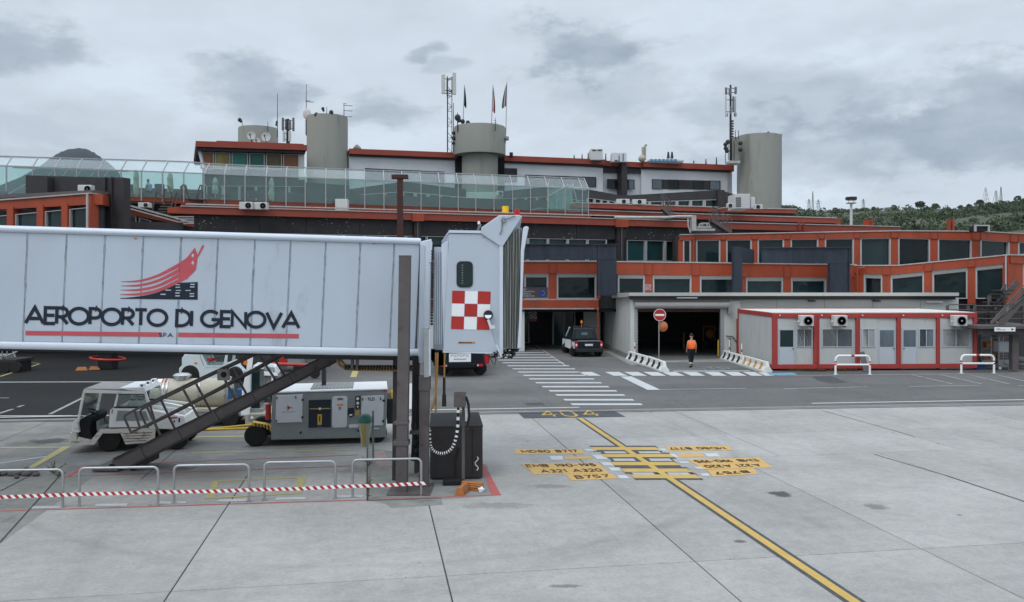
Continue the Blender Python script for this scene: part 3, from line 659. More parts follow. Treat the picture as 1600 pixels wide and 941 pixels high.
# seen upside down from here: the first letter stands on the right
gtext(lt, 'MD80 B717', (1136,702.6),(1050,703.3),(1047,699.8),(1131,699), ZC+.006, .058)
gtext(lt, 'EMB 190-195', (1187,721.5),(1090,724),(1084,720),(1179,717.5), ZC+.006, .058)
gtext(lt, 'A321 A320', (1192,729.2),(1106,731.8),(1100,727.8),(1186,725), ZC+.006, .058)
gtext(lt, 'B757', (1172,739.5),(1122,742.2),(1116,738),(1166,735.5), ZC+.006, .058)
sn = marking('stand_number', pm_yel)
gtext(sn, '4', (840,642.3),(860,642.2),(873,652),(853,652), ZC+.0105, .13)
gtext(sn, '0', (871,642.2),(890,642),(904,651.8),(885,652), ZC+.0105, .13)
gtext(sn, '4', (903,641.6),(924,641.2),(940,651),(918,651.3), ZC+.0105, .13)
# stencilled STOP on the road before the garage
st = marking('road_lettering', pm_thin)
gtext(st, 'S', (1078,574.2),(1090,574.2),(1082,578.5),(1070,578.5), ZA+.008, .12)
gtext(st, 'T', (1095,574.2),(1107,574.2),(1100,578.5),(1088,578.5), ZA+.008, .12)
gtext(st, 'O', (1104,574.2),(1122,574.2),(1124,578.5),(1104,578.5), ZA+.008, .12)
gtext(st, 'P', (1116,574.2),(1132,574.2),(1140,578.5),(1126,578.5), ZA+.008, .12)
for k, (mb, m_) in marks.items(): tag(mb.build(k, m_), kind='structure')
def smap(seg, tl, tr, br, bl, o):
    """unit square onto a pixel quad lying on wall plane seg, o metres proud"""
    A, B, C, D = [seg.pt(p[0], p[1], o) for p in (tl, tr, br, bl)]
    n = Vector((seg.n.x, seg.n.y, 0))
    def f(u, v, z): return (D*(1-u)+C*u)*(1-v)+(A*(1-u)+B*u)*v+n*z
    return f, (C-D).length, (A-D).length
def stext(mb, s, seg, tl, tr, br, bl, o, w, track=.14):
    f, wd_, ht = smap(seg, tl, tr, br, bl, o); k = wd_/text_w(s, ht, track)
    text(mb, s, lambda a, b, c: f(a*k/wd_, b/ht, c), 0, 0, ht, w, track)
# ------------------------------------------------------------------ terminal building
sM = Seg(300, 52, 1079, 64)                # long wall of the second floor
sC = sM.off(-1.6)                          # glass gallery
sT = sM.off(-9.0)                          # set-back third floor behind the gallery
sU = Seg(545, 72, 1137, 82)                # white top floor
sL = Seg(800, 54, 1340, 56)                # first floor
sLb = sL.off(1.6)                          # blue-grey parapet boxes
sR1 = Seg(1335, 56, 1577, 50); sR2 = Seg(1577, 50, 1720, 54)
sQ1 = Seg(1060, 59, 1400, 58); sQ2 = Seg(1400, 58, 1530, 57.5); sQ3 = Seg(1530, 57.5, 1720, 62)
c0 = sL.pt(1000, 540); 
term = root('terminal_building', 'long low airport terminal with orange steel beams, dark windows and a white top floor', 'building', (c0.x, c0.y, 0), 0, None, False)
class Part:
    """collects pieces on wall planes and builds them one object each"""
    def __init__(s, owner): s.o = owner
    def rect(s, name, m, seg, x0, x1, yt0, yb0, yt1=None, yb1=None, d0=-.2, d1=.0, bevel=0, parent=None):
        if yt1 is None: yt1 = yt0
        if yb1 is None: yb1 = yb0
        mb = MB(); seg.rect(mb, x0, x1, yt0, yb0, yt1, yb1, d0, d1); return mb.build(name, m, parent or s.o, bevel=bevel)
    def multi(s, name, m, items, parent=None):
        for (seg, x0, x1, yt0, yb0, yt1, yb1, d0, d1) in items: mb = MB(); seg.rect(mb, x0, x1, yt0, yb0, yt1, yb1, d0, d1); mb.build(name, m, parent or s.o)
    def win(s, seg, x0, x1, yt0, yb0, yt1=None, yb1=None, gm=None, fm=None, fw=2.4, d=.0, shutter=0, div=0, name='window', rec=.12, parent=None, divw=1.4):
        if yt1 is None: yt1 = yt0
        if yb1 is None: yb1 = yb0
        mb = MB(); D = seg.D((x0+x1)/2); ym = lambda a, b, x: lin(x, x0, a, x1, b)
        seg.rect(mb, x0, x0+fw, yt0, yb0, ym(yt0,yt1,x0+fw), ym(yb0,yb1,x0+fw), d-rec, d+.04)
        seg.rect(mb, x1-fw, x1, ym(yt0,yt1,x1-fw), ym(yb0,yb1,x1-fw), yt1, yb1, d-rec, d+.04)
        seg.rect(mb, x0+fw, x1-fw, ym(yt0,yt1,x0+fw), ym(yt0,yt1,x0+fw)+fw*.6, ym(yt0,yt1,x1-fw), ym(yt0,yt1,x1-fw)+fw*.6, d-rec, d+.035)
        seg.rect(mb, x0+fw, x1-fw, ym(yb0,yb1,x0+fw)-fw*.6, ym(yb0,yb1,x0+fw), ym(yb0,yb1,x1-fw)-fw*.6, ym(yb0,yb1,x1-fw), d-rec, d+.035)
        for k in range(div):
            xc = lerp(x0+fw, x1-fw, (k+1)/(div+1)); seg.rect(mb, xc-divw/2, xc+divw/2, ym(yt0,yt1,xc)+fw*.6, ym(yb0,yb1,xc)-fw*.6, ym(yt0,yt1,xc)+fw*.6, ym(yb0,yb1,xc)-fw*.6, d-rec, d+.02)
        w = mb.build(name, fm or m_frame, parent or s.o)
        n = div+1
        for k in range(n):
            xa = lerp(x0+fw, x1-fw, k/n); xb = lerp(x0+fw, x1-fw, (k+1)/n)
            p = MB(); seg.rect(p, xa+.05, xb-.05, ym(yt0,yt1,xa)+.3, ym(yb0,yb1,xa)-.3, ym(yt0,yt1,xb)+.3, ym(yb0,yb1,xb)-.3, d-rec-.05, d-rec+.015)
            p.build('pane', gm or m_wg, w)
        if shutter:
            p = MB(); seg.rect(p, x0+fw*.6, x1-fw*.6, yt0+1, yt0+1+shutter, yt1+1, yt1+1+shutter, d-rec+.04, d+.06); p.build('shutter_box', m_shut, w)
        return w
T = Part(term)
# --- massing: dark cores behind the wall planes
def core(pts, z0, z1, name='wall', m=None, parent=None):
    mb = MB(); mb.hexa([Vector((x,y,z0)) for x, y in pts], [Vector((x,y,z1)) for x, y in pts]); return mb.build(name, m or m_char, parent or term)
def sp(seg, px, o=0):
    p = seg.pt(px, HZ, o); return (p.x, p.y)
core([sp(sL,-200,-7.5), sp(sL,1340,-7.5), sp(sL,1340,-26), sp(sL,-200,-26)], 0, 5.75)
core([sp(sL,-200,-.35), sp(sL,1340,-.35), sp(sL,1340,-26), sp(sL,-200,-26)], 2.80, 5.72, 'first_floor')
core([sp(sM,298,-.5), sp(sM,1130,-.5), sp(sM,1130,-28), sp(sM,298,-28)], 5.7, 9.05, 'second_floor')
core([sp(sR1,1335,-.35), sp(sR1,1577,-.35), sp(sR2,1720,-.35), (42,72), (24,72)], 0, 5.35, 'first_floor')
core([sp(sQ1,1060,-.4), sp(sQ2,1400,-.4), sp(sQ2,1530,-.4), sp(sQ3,1720,-.4), (44,82), (14,82)], 5.6, 7.9, 'second_floor')
core([sp(sT,200,-.4), sp(sM.off(-7),1150,-.4), sp(sM.off(-7),1150,-20), sp(sT,200,-20)], 9.05, 11.3, 'third_floor')
core([sp(sU,545,-.5), sp(sU,1148,-.5), sp(sU,1148,-14), sp(sU,545,-14)], 9, 15.7, 'top_floor', m_wallw)
# --- first floor, middle stretch
T.rect('beam', m_orange, sL, 560, 938, 409.6, 427.5, 409.6, 427.5, -.3, .10)
T.rect('beam', m_orange, sL, 963, 1147, 409.8, 429, 412, 431, -.3, .10)
T.rect('beam', m_orange, sL, 1159, 1337, 412.2, 433, 414.5, 434, -.3, .10)
T.multi('flashing', m_lip, [(sL,560,938,408,409.6,408,409.6,-.3,.16),(sL,963,1147,408,409.8,410.2,412,-.3,.16),(sL,1159,1337,410.8,412.4,413,414.6,-.3,.16)])
T.rect('beam', m_orange, sL, 560, 935, 469, 481.5, 469, 481.5, -.5, .05)
T.multi('flashing', m_lip, [(sL,560,935,481.5,483.4,481.5,483.4,-.5,.10),(sL,560,935,467.4,469,467.4,469,-.4,.07)])
for x0, x1, y1 in ((857,869.5,467.4),(932,938,467.4),(806,819,467.4),(1007.5,1019.5,470),(1080.5,1093,470),(1159,1165,470),(1223.5,1235.5,470),(1291,1297,470),(1327,1350,475)):
    T.rect('column', m_orange, sL, x0, x1, 427.6 if x0 < 1100 else 433.4, y1, None, None, -.3, .04)
for x in (857, 869.5, 1007.5, 1019.5, 1080.5, 1093, 1223.5, 1235.5, 600, 730):     # stiffeners on the beam
    T.rect('stiffener', m_orange2, sL, x-.8, x+.8, 410.5 if x < 1100 else 413, 427.5 if x < 940 else 429 if x < 1100 else 433.5, None, None, .10, .15)
for a, b, dv in ((869.5,932,0),(819,857,0),(965,1007.5,0),(1019.5,1080.5,0),(1093,1147,0),(1165,1223.5,0),(1235.5,1291,0),(760,806,0),(700,757,0)):
    yt = 427.6 if a < 960 else 429.5+ (a-965)/180*2 if a < 1150 else 433.5
    T.win(sL, a+.3, b-.3, yt, 467 if a < 960 else 472, shutter=5, div=dv)
# ground floor recess under the first floor: glazed doors, dark walls
gf = sL.off(-6.2)
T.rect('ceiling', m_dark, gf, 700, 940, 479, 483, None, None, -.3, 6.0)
T.win(gf, 863, 899, 487, 541, div=1, fw=2.4, name='glazed_door', gm=m_wgt)
T.win(gf, 812, 827, 487, 536, fw=1.6, name='glazed_door')
T.rect('wall_panel', m_grey, gf.off(2), 912, 938, 486, 545, None, None, -.2, .0)
T.rect('wall', m_grey, sL, 300, 820, 483.5, 549.7, None, None, -.4, -.2)
tb = MB(); p0 = sL.pt(933.5, 484, .2); p1 = sL.pt(933.5, 547, .2); tb.tube(p0, p1, .06); tb.tube(sL.pt(928,482,.2), p0, .06); tb.build('downpipe', m_orange2, term, smooth=True)
# information panel with the ring of stars
ip = T.rect('sign_panel', mat('dull_purple_grey_sign', (.075,.05,.062), .5, 0, .08, 4), sL, 816, 856, 449, 465.5, None, None, -.06, .05)
tx = MB()
for i, (s_, x1) in enumerate((('AREE', 822.5), ('INTERNAZIONALI', 835), ('ARRIVI', 829), ('DOMESTIC', 835))):
    y = 451+i*3.5; stext(tx, s_, sL, (813,y), (x1,y), (x1,y+2.3), (813,y+2.3), .056, .018, .2)
tx.build('lettering', m_frame, ip)
eu = MB(); sL.rect(eu, 842.5, 852, 453, 463, 453, 463, .05, .056); eu.build('flag_panel', mat('flag_blue', (.02,.05,.26), .5, 0, .05, 4), ip)
st_ = MB(); cc = sL.pt(847.2, 458, .059)
for k in range(12):
    a = k*math.pi/6; q = cc+Vector((math.cos(a)*.15, 0, math.sin(a)*.15)); s5 = []
    for j in range(10):
        r = .03 if j % 2 == 0 else .013; t = math.pi/2+j*math.pi/5; s5.append(q+Vector((r*math.cos(t), 0, r*math.sin(t))))
    st_.add(s5, [list(range(10))])
st_.build('star_ring', mat('star_yellow', (.5,.45,.1), .5), ip)
def no_entry_board(seg, x, y, w, d, parent):       # prohibition board: white plate, red ring and bar, caption plate
    p = T.rect('prohibition_board', m_frame, seg, x-w/2, x+w/2, y-w/2, y+w/2, None, None, d-.03, d, parent=parent)
    c = seg.pt(x, y, d+.004); r = w*.40*seg.D(x)/F; f = lambda u, v, z: c+Vector((seg.t.x*u, seg.t.y*u, v))+Vector((seg.n.x, seg.n.y, 0))*z
    mb = MB(); strokes(mb, _arc(0,0,r,r,0,360,20), r*.28, f, 0); strokes(mb, [(-r*.6,r*.6),(r*.6,-r*.6)], r*.26, f, .001); mb.build('red_ring', m_dred if seg is not sL else m_red, p)
    mb = MB(); strokes(mb, [(-r*.3,-r*.1),(0,r*.35),(r*.25,-.05*r)], r*.2, f, .0015); mb.build('pictogram', m_blackp, p)
    q = MB(); seg.rect(q, x-w/2, x+w/2, y+w/2+.6, y+w/2+4, y+w/2+.6, y+w/2+4, d-.03, d); q.build('caption_plate', mat('caption_maroon', (.22,.05,.05), .5), p)
no_entry_board(gf.off(3.5), 833, 493, 11, 0, term); no_entry_board(sL, 1012.6, 449, 9, .05, term)
# blue-grey parapet boxes on the first floor roof
m_bl = m_blue
T.rect('blue_parapet', m_bl, sLb, 640, 963, 382.5, 405.5, 383, 405.5, -.15, 0); T.rect('blue_column', m_bl, sLb, 938, 963.5, 405.6, 462, None, None, -.35, -.02)
T.rect('blue_parapet', m_bl, sLb, 1190, 1326, 388.5, 411, 388, 412, -.15, 0); T.rect('blue_column', m_bl, sLb, 1297, 1325.5, 412.1, 463, None, None, -.35, -.02)
T.rect('blue_column', m_bl, sLb, 1146, 1160, 385, 462, 386, 462, -.35, .02)
mb = MB(); a = sLb.pt(1159, 386.5, 0); b = sLb.pt(1192, 389, -1.5); a2 = sLb.pt(1159, 411, 0); b2 = sLb.pt(1192, 411, -1.5); nn = Vector((.0,.12,0))
mb.hexa([a, b, b2, a2], [a+nn, b+nn, b2+nn, a2+nn]); mb.build('blue_parapet', m_bl, term)
T.multi('parapet_flange', m_blue, [(sLb,640,965,381,382.6,381.4,383,-.3,.12),(sLb,1190,1328,386.6,388.3,386.2,388,-.3,.12),(sLb,934,938,383,462,383,462,-.3,.05),(sLb,1325.6,1328,388,463,388,463,-.3,.06)])
# --- second floor: pebbled band over green windows
T.rect('beam', m_orange2, sM, 282, 1083, 323.5, 334.5, 346.6, 356.5, -.4, .35)
T.multi('flashing', m_lip, [(sM,282,1083,322,323.5,345.4,346.7,-.4,.42)])
T.multi('beam_return', m_orange, [(sM,262,283,325,333.5,323.5,334.5,-2.5,.30)])
sMx = lambda x, y0, y1: (lin(x,300,y0,1058,y1))
m_peb = mat('pebbled_dark_panel', (.028,.026,.027), .8, 0, .3, 1.2, bump=.4, bscale=14)
nt = m_peb.node_tree; Np = nt.nodes; Lp = nt.links; bs = Np['Principled BSDF']; src = bs.inputs['Base Color'].links[0].from_socket
vo = Np.new('ShaderNodeTexVoronoi'); vo.inputs['Scale'].default_value = 5.5; g_ = Np.new('ShaderNodeNewGeometry'); Lp.new(g_.outputs['Position'], vo.inputs['Vector'])
sc_ = Np.new('ShaderNodeSeparateColor'); Lp.new(vo.outputs['Color'], sc_.inputs[0])
no_ = Np.new('ShaderNodeTexNoise'); no_.inputs['Scale'].default_value = .55; Lp.new(g_.outputs['Position'], no_.inputs['Vector'])
a1 = Np.new('ShaderNodeMapRange'); Lp.new(no_.outputs[0], a1.inputs[0]); a1.inputs[1].default_value = .42; a1.inputs[2].default_value = .62; a1.inputs[3].default_value = .02; a1.inputs[4].default_value = .22
s1 = Np.new('ShaderNodeMath'); s1.operation = 'LESS_THAN'; Lp.new(vo.outputs['Distance'], s1.inputs[0]); Lp.new(a1.outputs[0], s1.inputs[1])
s2_ = Np.new('ShaderNodeMath'); s2_.operation = 'MULTIPLY'; Lp.new(s1.outputs[0], s2_.inputs[0]); Lp.new(sc_.outputs[0], s2_.inputs[1])
mxp = Np.new('ShaderNodeMix'); mxp.data_type = 'RGBA'; Lp.new(s2_.outputs[0], mxp.inputs[0]); Lp.new(src, mxp.inputs[6]); mxp.inputs[7].default_value = (.42,.42,.42,1); Lp.new(mxp.outputs[2], bs.inputs['Base Color'])
xs = [306] + [463+ (k*33.2) for k in range(18)]
bx = [303, 405, 478, 562, 645, 655, 740, 830, 900, 961, 974, 1058]
for a, b in zip(bx[:-1], bx[1:]):
    if b-a < 14: continue
    T.rect('pebbled_panel', m_peb, sM, a+.3, b-.3, lin(a,303,334.5,1058,356), sMx(a,361,376.5), lin(b,303,334.5,1058,356), sMx(b,361,376.5), -.3, .06)
k = 0; x = 303.0
while x < 1055:
    step = 34.0-(x-300)*.0055; x2 = min(x+step, 1058)
    if not (x < 962 < x2 or x < 972 < x2) :
        T.win(sM, x+.4, x2-.4, sMx(x,362,376.8), sMx(x,408,408), sMx(x2,362,376.8), 408, gm=m_wgt, fm=m_frame, fw=1.3, rec=.2)
    x = x2
for a, b in ((646,656),(962,973)):
    T.rect('dark_steel_column', m_dbrown, sM, a, b, 338 if a < 900 else 352, 410, None, None, -.1, .3)
    T.rect('column_cap', m_orange, sM, a-4, b+4, lin(a,300,334,1058,356)-9.5, lin(a,300,334,1058,356)+2.5, None, None, .36, .55)
    mb = MB(); mb.tube(sM.pt(b-5.5, 345, .42), sM.pt(b-5.5, 408, .42), .05); mb.build('downpipe', m_brown, term)
T.rect('wall', m_char, sM, 1058, 1072, 357, 412, None, None, -.3, .0)
# --- second floor right, in orange steel
def beamrun(seg, x0, x1, yt0, yt1, yb0, yb1, m=m_orange, d1=.1):
    T.rect('beam', m, seg, x0, x1, yt0+1.4, yb0, yt1+1.4, yb1, -.35, d1); T.multi('flashing', m_lip, [(seg,x0-.2,x1+.2,yt0-.3,yt0+1.4,yt1-.3,yt1+1.4,-.35,d1+.07)])
beamrun(sQ1, 1062, 1400, 366.5, 360.3, 375.5, 372); beamrun(sQ2, 1400, 1530, 360.3, 361, 372, 375); beamrun(sQ3, 1530, 1700, 361, 371, 375, 385)
def topq(x): return lin(x,1062,375.6,1400,372) if x < 1400 else lin(x,1400,372,1530,375) if x < 1530 else lin(x,1530,375,1700,385)
def botq(x): return 414.3 if x < 1404 else lin(x,1404,414.3,1577,398)
def sq(x): return sQ1 if x < 1398 else sQ2 if x < 1529 else sQ3
wq = [(1067,1079.5),(1087.5,1125.5),(1134.5,1174.5),(1183.5,1225),(1235,1278.5),(1288.5,1334),(1344,1391.5),(1403,1453),(1465,1518),(1531,1577),(1590,1640)]
prev = 1060
for a, b in wq:
    T.rect('column', m_orange, sq((prev+a)/2), prev, a, topq(prev)+.1, 416, topq(a)+.1, 416, -.3, .02)
    T.win(sq((a+b)/2), a, b, topq(a), botq(a)+2, topq(b), botq(b)+2, fw=2.2, rec=.15); prev = b
T.rect('column', m_orange, sQ3, 1640, 1700, 382, 416, None, None, -.3, .02)
for a, b in wq[1:]:
    for x in (a, b):
        s_ = sq(x); t = topq(x); mb = MB(); s_.rect(mb, x-.7, x+.7, t-10.5, t, t-10.5, t, .10, .15); mb.build('stiffener', m_orange2, term)
# --- first floor right: two raked stretches
def topr(x): return lin(x,1335,414.8,1404,414.5) if x < 1404 else lin(x,1404,414.5,1577,398) if x < 1577 else lin(x,1577,398,1700,402)
def botr(x): return lin(x,1335,427.5,1393,429.5) if x < 1393 else lin(x,1393,429.5,1577,411.5) if x < 1577 else lin(x,1577,411.5,1700,417)
def sr(x): return sR1 if x < 1577 else sR2
for x0, x1 in ((1328,1393),(1393,1404),(1404,1577),(1577,1700)):
    s_ = sr((x0+x1)/2); T.rect('beam', m_orange, s_, x0, x1, topr(x0+.01)+1.2, botr(x0+.01), topr(x1-.01)+1.2, botr(x1-.01), -.35, .12)
    T.multi('flashing', m_lip, [(s_,x0-.3,x1+.3,topr(x0+.01)-.6,topr(x0+.01)+1.2,topr(x1-.01)-.6,topr(x1-.01)+1.2,-.4,.18)])
wr = [(1350,1379),(1392,1444),(1457,1512),(1524.5,1574),(1597,1650)]; prev = 1332
for a, b in wr:
    s_ = sr((prev+a)/2); T.rect('column', m_orange, s_, prev, a, botr(prev)+.05, 475, botr(a)+.05, 475, -.3, .05)
    T.win(sr((a+b)/2), a, b, botr(a), 467, botr(b), 467, fw=2.4, shutter=5.5, rec=.15); prev = b
T.rect('column', m_orange, sR2, 1650, 1700, 415, 475, None, None, -.3, .05)
for x in (1379,1392,1444,1457,1512,1524.5):
    mb = MB(); sR1.rect(mb, x-.7, x+.7, topr(x)+1.2, botr(x), topr(x)+1.2, botr(x), .12, .17); mb.build('stiffener', m_orange2, term)
T.rect('wall', m_grey, sR2, 1577, 1700, 476, 562, None, None, -.4, -.2)
mb = MB(); mb.path([sR1.pt(1354,419,.3), sR1.pt(1342,419,.3), sR1.pt(1342,460,.3)], .07); mb.build('downpipe', m_orange, term, smooth=True)
mb = MB(); mb.tube(sR1.pt(1573,400,.25), sR1.pt(1573,462,.25), .05); mb.build('downpipe', m_frame, term)
mb = MB(); mb.path([sQ1.pt(1083,372,.3), sQ1.pt(1083,408,.3)], .07); mb.build('downpipe', m_orange2, term)
# --- stepped roof edges behind, right of the gallery
def edge(x0, x1, yt0, yt1, h, seg, dep=-1.2):
    T.rect('roof_edge', m_orange2, seg, x0, x1, yt0+1.2, yt0+h, yt1+1.2, yt1+h, dep, .2); T.multi('flashing', m_lip, [(seg,x0,x1+.5,yt0-.2,yt0+1.2,yt1-.2,yt1+1.2,dep,.27)])
sE1 = sM.off(-4); sE2 = sM.off(-2.2); sE3 = sM.off(-.6)
edge(896, 1119, 316.5, 323.5, 8.0, sE1, -8); edge(1128, 1242, 324.5, 326.5, 7.2, sE1, -8)
edge(840, 1060, 325.5, 333.3, 8.5, sE2, -3); edge(1060, 1304, 333.3, 340.5, 8.8, sE2, -3)
edge(1130, 1402, 347.3, 354, 11, sE3, -2); T.rect('wall', m_char, sE3, 1079, 1402, 357, 368, 364, 372, -.5, -.1)
T.rect('wall', m_char, sE2, 960, 1306, 338, 352, 348, 358, -.6, -.2); T.rect('wall', m_char, sE1, 900, 1242, 324, 334, 333, 340, -.6, -.2)
for x in (1245,1252): T.rect('stiffener', m_orange2, sE3, x-.8, x+.8, 348, 361, None, None, .2, .4)
for x in (1355,1362,1483,1489): T.rect('roof_stub', m_orange, sE3 if x < 1400 else sQ2.off(-3), x-1.5, x+1.5, 343, 364, None, None, -.3, .1)
T.rect('roof_stub', m_orange2, sE2, 1305, 1312, 341, 352, None, None, -.5, .1)
# --- third floor: dark clad rooms behind the gallery with zigzag eaves and pale-framed windows
def zig(seg, pts, wt, wb, gl=m_wgb, fw=1.4, step=17):
    for (x0, y0), (x1, y1) in zip(pts[:-1], pts[1:]):
        a = lin(x0, pts[0][0], wt[0], pts[-1][0], wt[1]) ; b = lin(x1, pts[0][0], wt[0], pts[-1][0], wt[1])
        T.rect('dark_fascia', m_char, seg, x0, x1, y0, a, y1, b, -.3, .05)
        n = max(1, round((x1-x0)/step))
        for k in range(n):
            xa = lerp(x0, x1, k/n); xb = lerp(x0, x1, (k+1)/n)
            T.win(seg, xa+.3, xb-.3, lerp(a,b,k/n)+.2, lin(xa,pts[0][0],wb[0],pts[-1][0],wb[1]), lerp(a,b,(k+1)/n)+.2, lin(xb,pts[0][0],wb[0],pts[-1][0],wb[1]), gm=gl, fw=fw, rec=.2)
zig(sT, [(545,296),(629,284)], (305,299), (320,321), m_wgt, 2.0, 26); zig(sT, [(629,284),(728,296)], (299,308), (321,324), m_wgt, 2.2, 20)
zig(sT, [(787,299),(856,292)], (310,307), (327,329), m_wgt); zig(sT, [(856,292),(920,298)], (307,314), (329,331), m_wgt)
zig(sT, [(322,279),(478,281)], (290,291), (316,318), m_wg, 1.4, 26)
T.rect('dark_fascia', m_char, sT, 478, 546, 285, 322, 290, 322, -.3, .02)
T.rect('cladding', m_grey, sT, 728, 788, 300, 327, None, None, -.3, -.1)
sV = sM.off(-5.5)
zig(sV, [(918,296),(972,306)], (309,316), (318,320), m_wg, 1.2, 11); zig(sV, [(972,306),(1122,297)], (316,311.5), (322,324), m_wgt, 1.6, 21)
T.rect('dark_steel_column', m_dbrown, sV, 1119, 1129, 297.5, 332, None, None, -.2, .3)
T.rect('dark_fascia', m_char, sV, 1129, 1148, 298.5, 326, 304, 326, -.3, .05)
# --- white top floor
def whitewall(x0, x1, y0, y1, d=0): T.rect('rendered_wall', m_wallw, sU, x0, x1, y0, 312, y1, 312, -.4, d)
whitewall(545, 712, 242, 249.5); whitewall(786, 942, 252, 262.5); whitewall(942, 1002, 264, 266, -.3); whitewall(1002, 1137, 263.5, 268)
T.rect('wall', m_char, sU, 942, 1002, 261, 269.5, 263, 271, -.4, -.05)
def uroof(x0, x1, y0, y1, h=8.2, d=.5, m=m_orange2):
    T.rect('roof_edge', m, sU, x0, x1, y0, y0+h, y1, y1+h, -3, d); T.rect('eaves', m_dbrown, sU, x0+.5, x1-.5, y0+h, y0+h+2.8, y1+h, y1+h+2.8, -2, d-.25)
uroof(545, 712, 233.5, 239.8); uroof(786, 942, 244.2, 250.5); uroof(942, 1002, 251.5, 254.2, 8, .2); uroof(1002, 1140, 253.6, 259); T.rect('roof_edge', m_orange2, sU, 1137, 1147, 257, 268, None, None, -3, 0)
T.rect('dark_steel_column', m_dbrown, sU, 965.5, 974, 257, 313, None, None, -.2, .9)
def strip(x0, x1, y0a, y1a, y0b, y1b, cells):
    for t0, t1, g in cells:
        xa, xb = lerp(x0,x1,t0), lerp(x0,x1,t1)
        if g is None: T.rect('dark_infill_panel', m_char, sU, xa, xb, lerp(y0a,y0b,t0), lerp(y1a,y1b,t0), lerp(y0a,y0b,t1), lerp(y1a,y1b,t1), -.1, .04)
        else: T.win(sU, xa, xb, lerp(y0a,y0b,t0), lerp(y1a,y1b,t0), lerp(y0a,y0b,t1), lerp(y1a,y1b,t1), gm=g, fm=m_blackp, fw=.9, rec=.02, d=.06)
strip(570, 694, 263, 281, 268.5, 286, [(0,.2,m_wg),(.2,.45,None),(.45,.7,m_wgb),(.7,.88,None),(.88,1,m_wg)])
strip(788.5, 807.5, 263, 285, 263.5, 285, [(0,.5,m_wg),(.5,1,m_wg)])
strip(820, 931, 273.2, 290, 277, 292.6, [(0,.2,m_wg),(.2,.42,None),(.42,.62,m_wg),(.62,.8,None),(.8,1,m_wgb)])
strip(948, 965.5, 280, 295, 280.3, 295.3, [(0,1,m_wg)]); strip(974, 991, 280.6, 295.4, 281, 295.8, [(0,.45,m_wg),(.45,1,m_wgb)])
strip(1018.5, 1125, 280.3, 295.3, 282.8, 297, [(0,.155,m_wgb),(.155,.24,None),(.24,.395,m_wg),(.395,.605,None),(.605,.755,m_wg),(.755,.84,None),(.84,1,m_wgb)])
# --- control room block on the left
sK = Seg(305, 62, 478, 65)
T.rect('roof_edge', m_orange2, sK, 305.5, 478, 222.6, 231.2, 228.8, 237, -9, .7); T.rect('roof_edge', m_orange2, sK.off(-1), 338, 474, 220.6, 223.5, 225.5, 229, -6, .2)
T.rect('eaves', m_dbrown, sK, 307, 476, 231.3, 236.5, 237.1, 241, -8, .4)
T.rect('wall', m_char, sK, 320, 470, 236.5, 330, 241, 330, -7, -.35); T.rect('wall', m_grey, sK, 467, 476, 241, 300, None, None, -5, -.1)
for (a, b, g) in ((313,334,m_wgo),(335.5,360,m_wgy),(362,387.5,m_wgg),(389.5,413.5,m_wgg),(415.5,440.5,m_wgy),(442.5,467,m_wgo)):
    T.win(sK, a, b, lin(a,313,237.5,467,241.5), 264, lin(b,313,237.5,467,241.5), 265, gm=g, fm=m_frame, fw=1.3, rec=.15)
mb = MB(); p = [sK.pt(308.5,235.5,.1), sK.pt(313.5,236.5,.1), sK.pt(319,263,.1), sK.pt(316,263,.1)]; b_ = Vector((0,5,0)); mb.hexa(p, [q+b_ for q in p]); mb.build('slanting_corner_wall', m_wallw, term)
T.rect('white_rail_panel', m_frame, sK, 320, 382, 288.5, 290.5, 290, 292, .0, .1)
# --- left wing: orange frame and dark steel box
sW1 = Seg(-60, 47, 145, 44); sW2 = Seg(145, 44, 176, 47)
T.rect('beam', m_orange, sW1, -60, 145, 319, 331, 303.2, 320, -.5, .1); T.multi('flashing', m_lip, [(sW1,-60,146,316.5,319,301.5,303.3,-.5,.2)])
T.rect('beam', m_orange, sW2, 145, 173, 303.2, 320, 311, 327, -.5, .1)
for a, b in ((-38,-28),(14.5,24.5),(61,71),(99.5,109),(140,147)): T.rect('column', m_orange, sW1, a, b, lin(a,-60,331,145,320)-3, 362, lin(b,-60,331,145,320)-3, 362, -.3, .16)
T.rect('column', m_orange, sW2, 161, 173, 324, 362, None, None, -.3, .16)
for a, b in ((-28,14.5),(24.5,61),(71,99.5),(109,140)): T.win(sW1, a, b, lin(a,-28,335,140,319)+5, 362, lin(b,-28,335,140,319)+5, 362, fw=1.8, rec=.12)
T.win(sW2, 148, 161, 322, 362, 325, 362, fw=1.5); T.rect('wall', m_char, sW1, -60, 145, 333, 420, 320, 420, -.8, -.25)
mb = MB(); mb.tube(sW1.pt(144.5,304,.35), sW1.pt(144.5,362,.35), .06); mb.build('downpipe', m_frame, term)
T.rect('dark_steel_box', m_dbrown, sW1.off(-1.5), 40, 166, 274, 307, 277.5, 310, -1.0, 0); T.rect('dark_steel_box', m_dbrown, sW1.off(-1.2), 166, 193, 277.5, 362, None, None, -.5, 0)
for x in (76,166,176): T.rect('stiffener', m_dbrown, sW1.off(-1.2), x-.8, x+.8, 277, 306 if x < 100 else 360, None, None, -.3, .12)
T.rect('roof_slab', m_brown, sW1, -60, 145, 308, 313, 297, 301.5, -1.2, .0)
sW3 = Seg(173, 48, 305, 50)
T.rect('dark_steel_band', m_dbrown, sW3, 173, 286, 346, 364, 348, 366, -.4, 0)
T.rect('sloping_beam', m_orange2, sW3.off(-.8), 194, 302, 324, 334, 350, 355, -.3, 0); T.rect('sloping_handrail', m_lip, sW3.off(-.6), 194, 303, 317.5, 320.3, 347.5, 349.5, -.1, 0); T.rect('sloping_handrail', m_lip, sW3.off(-.5), 194, 290, 322.5, 324.5, 349, 351, -.1, 0)
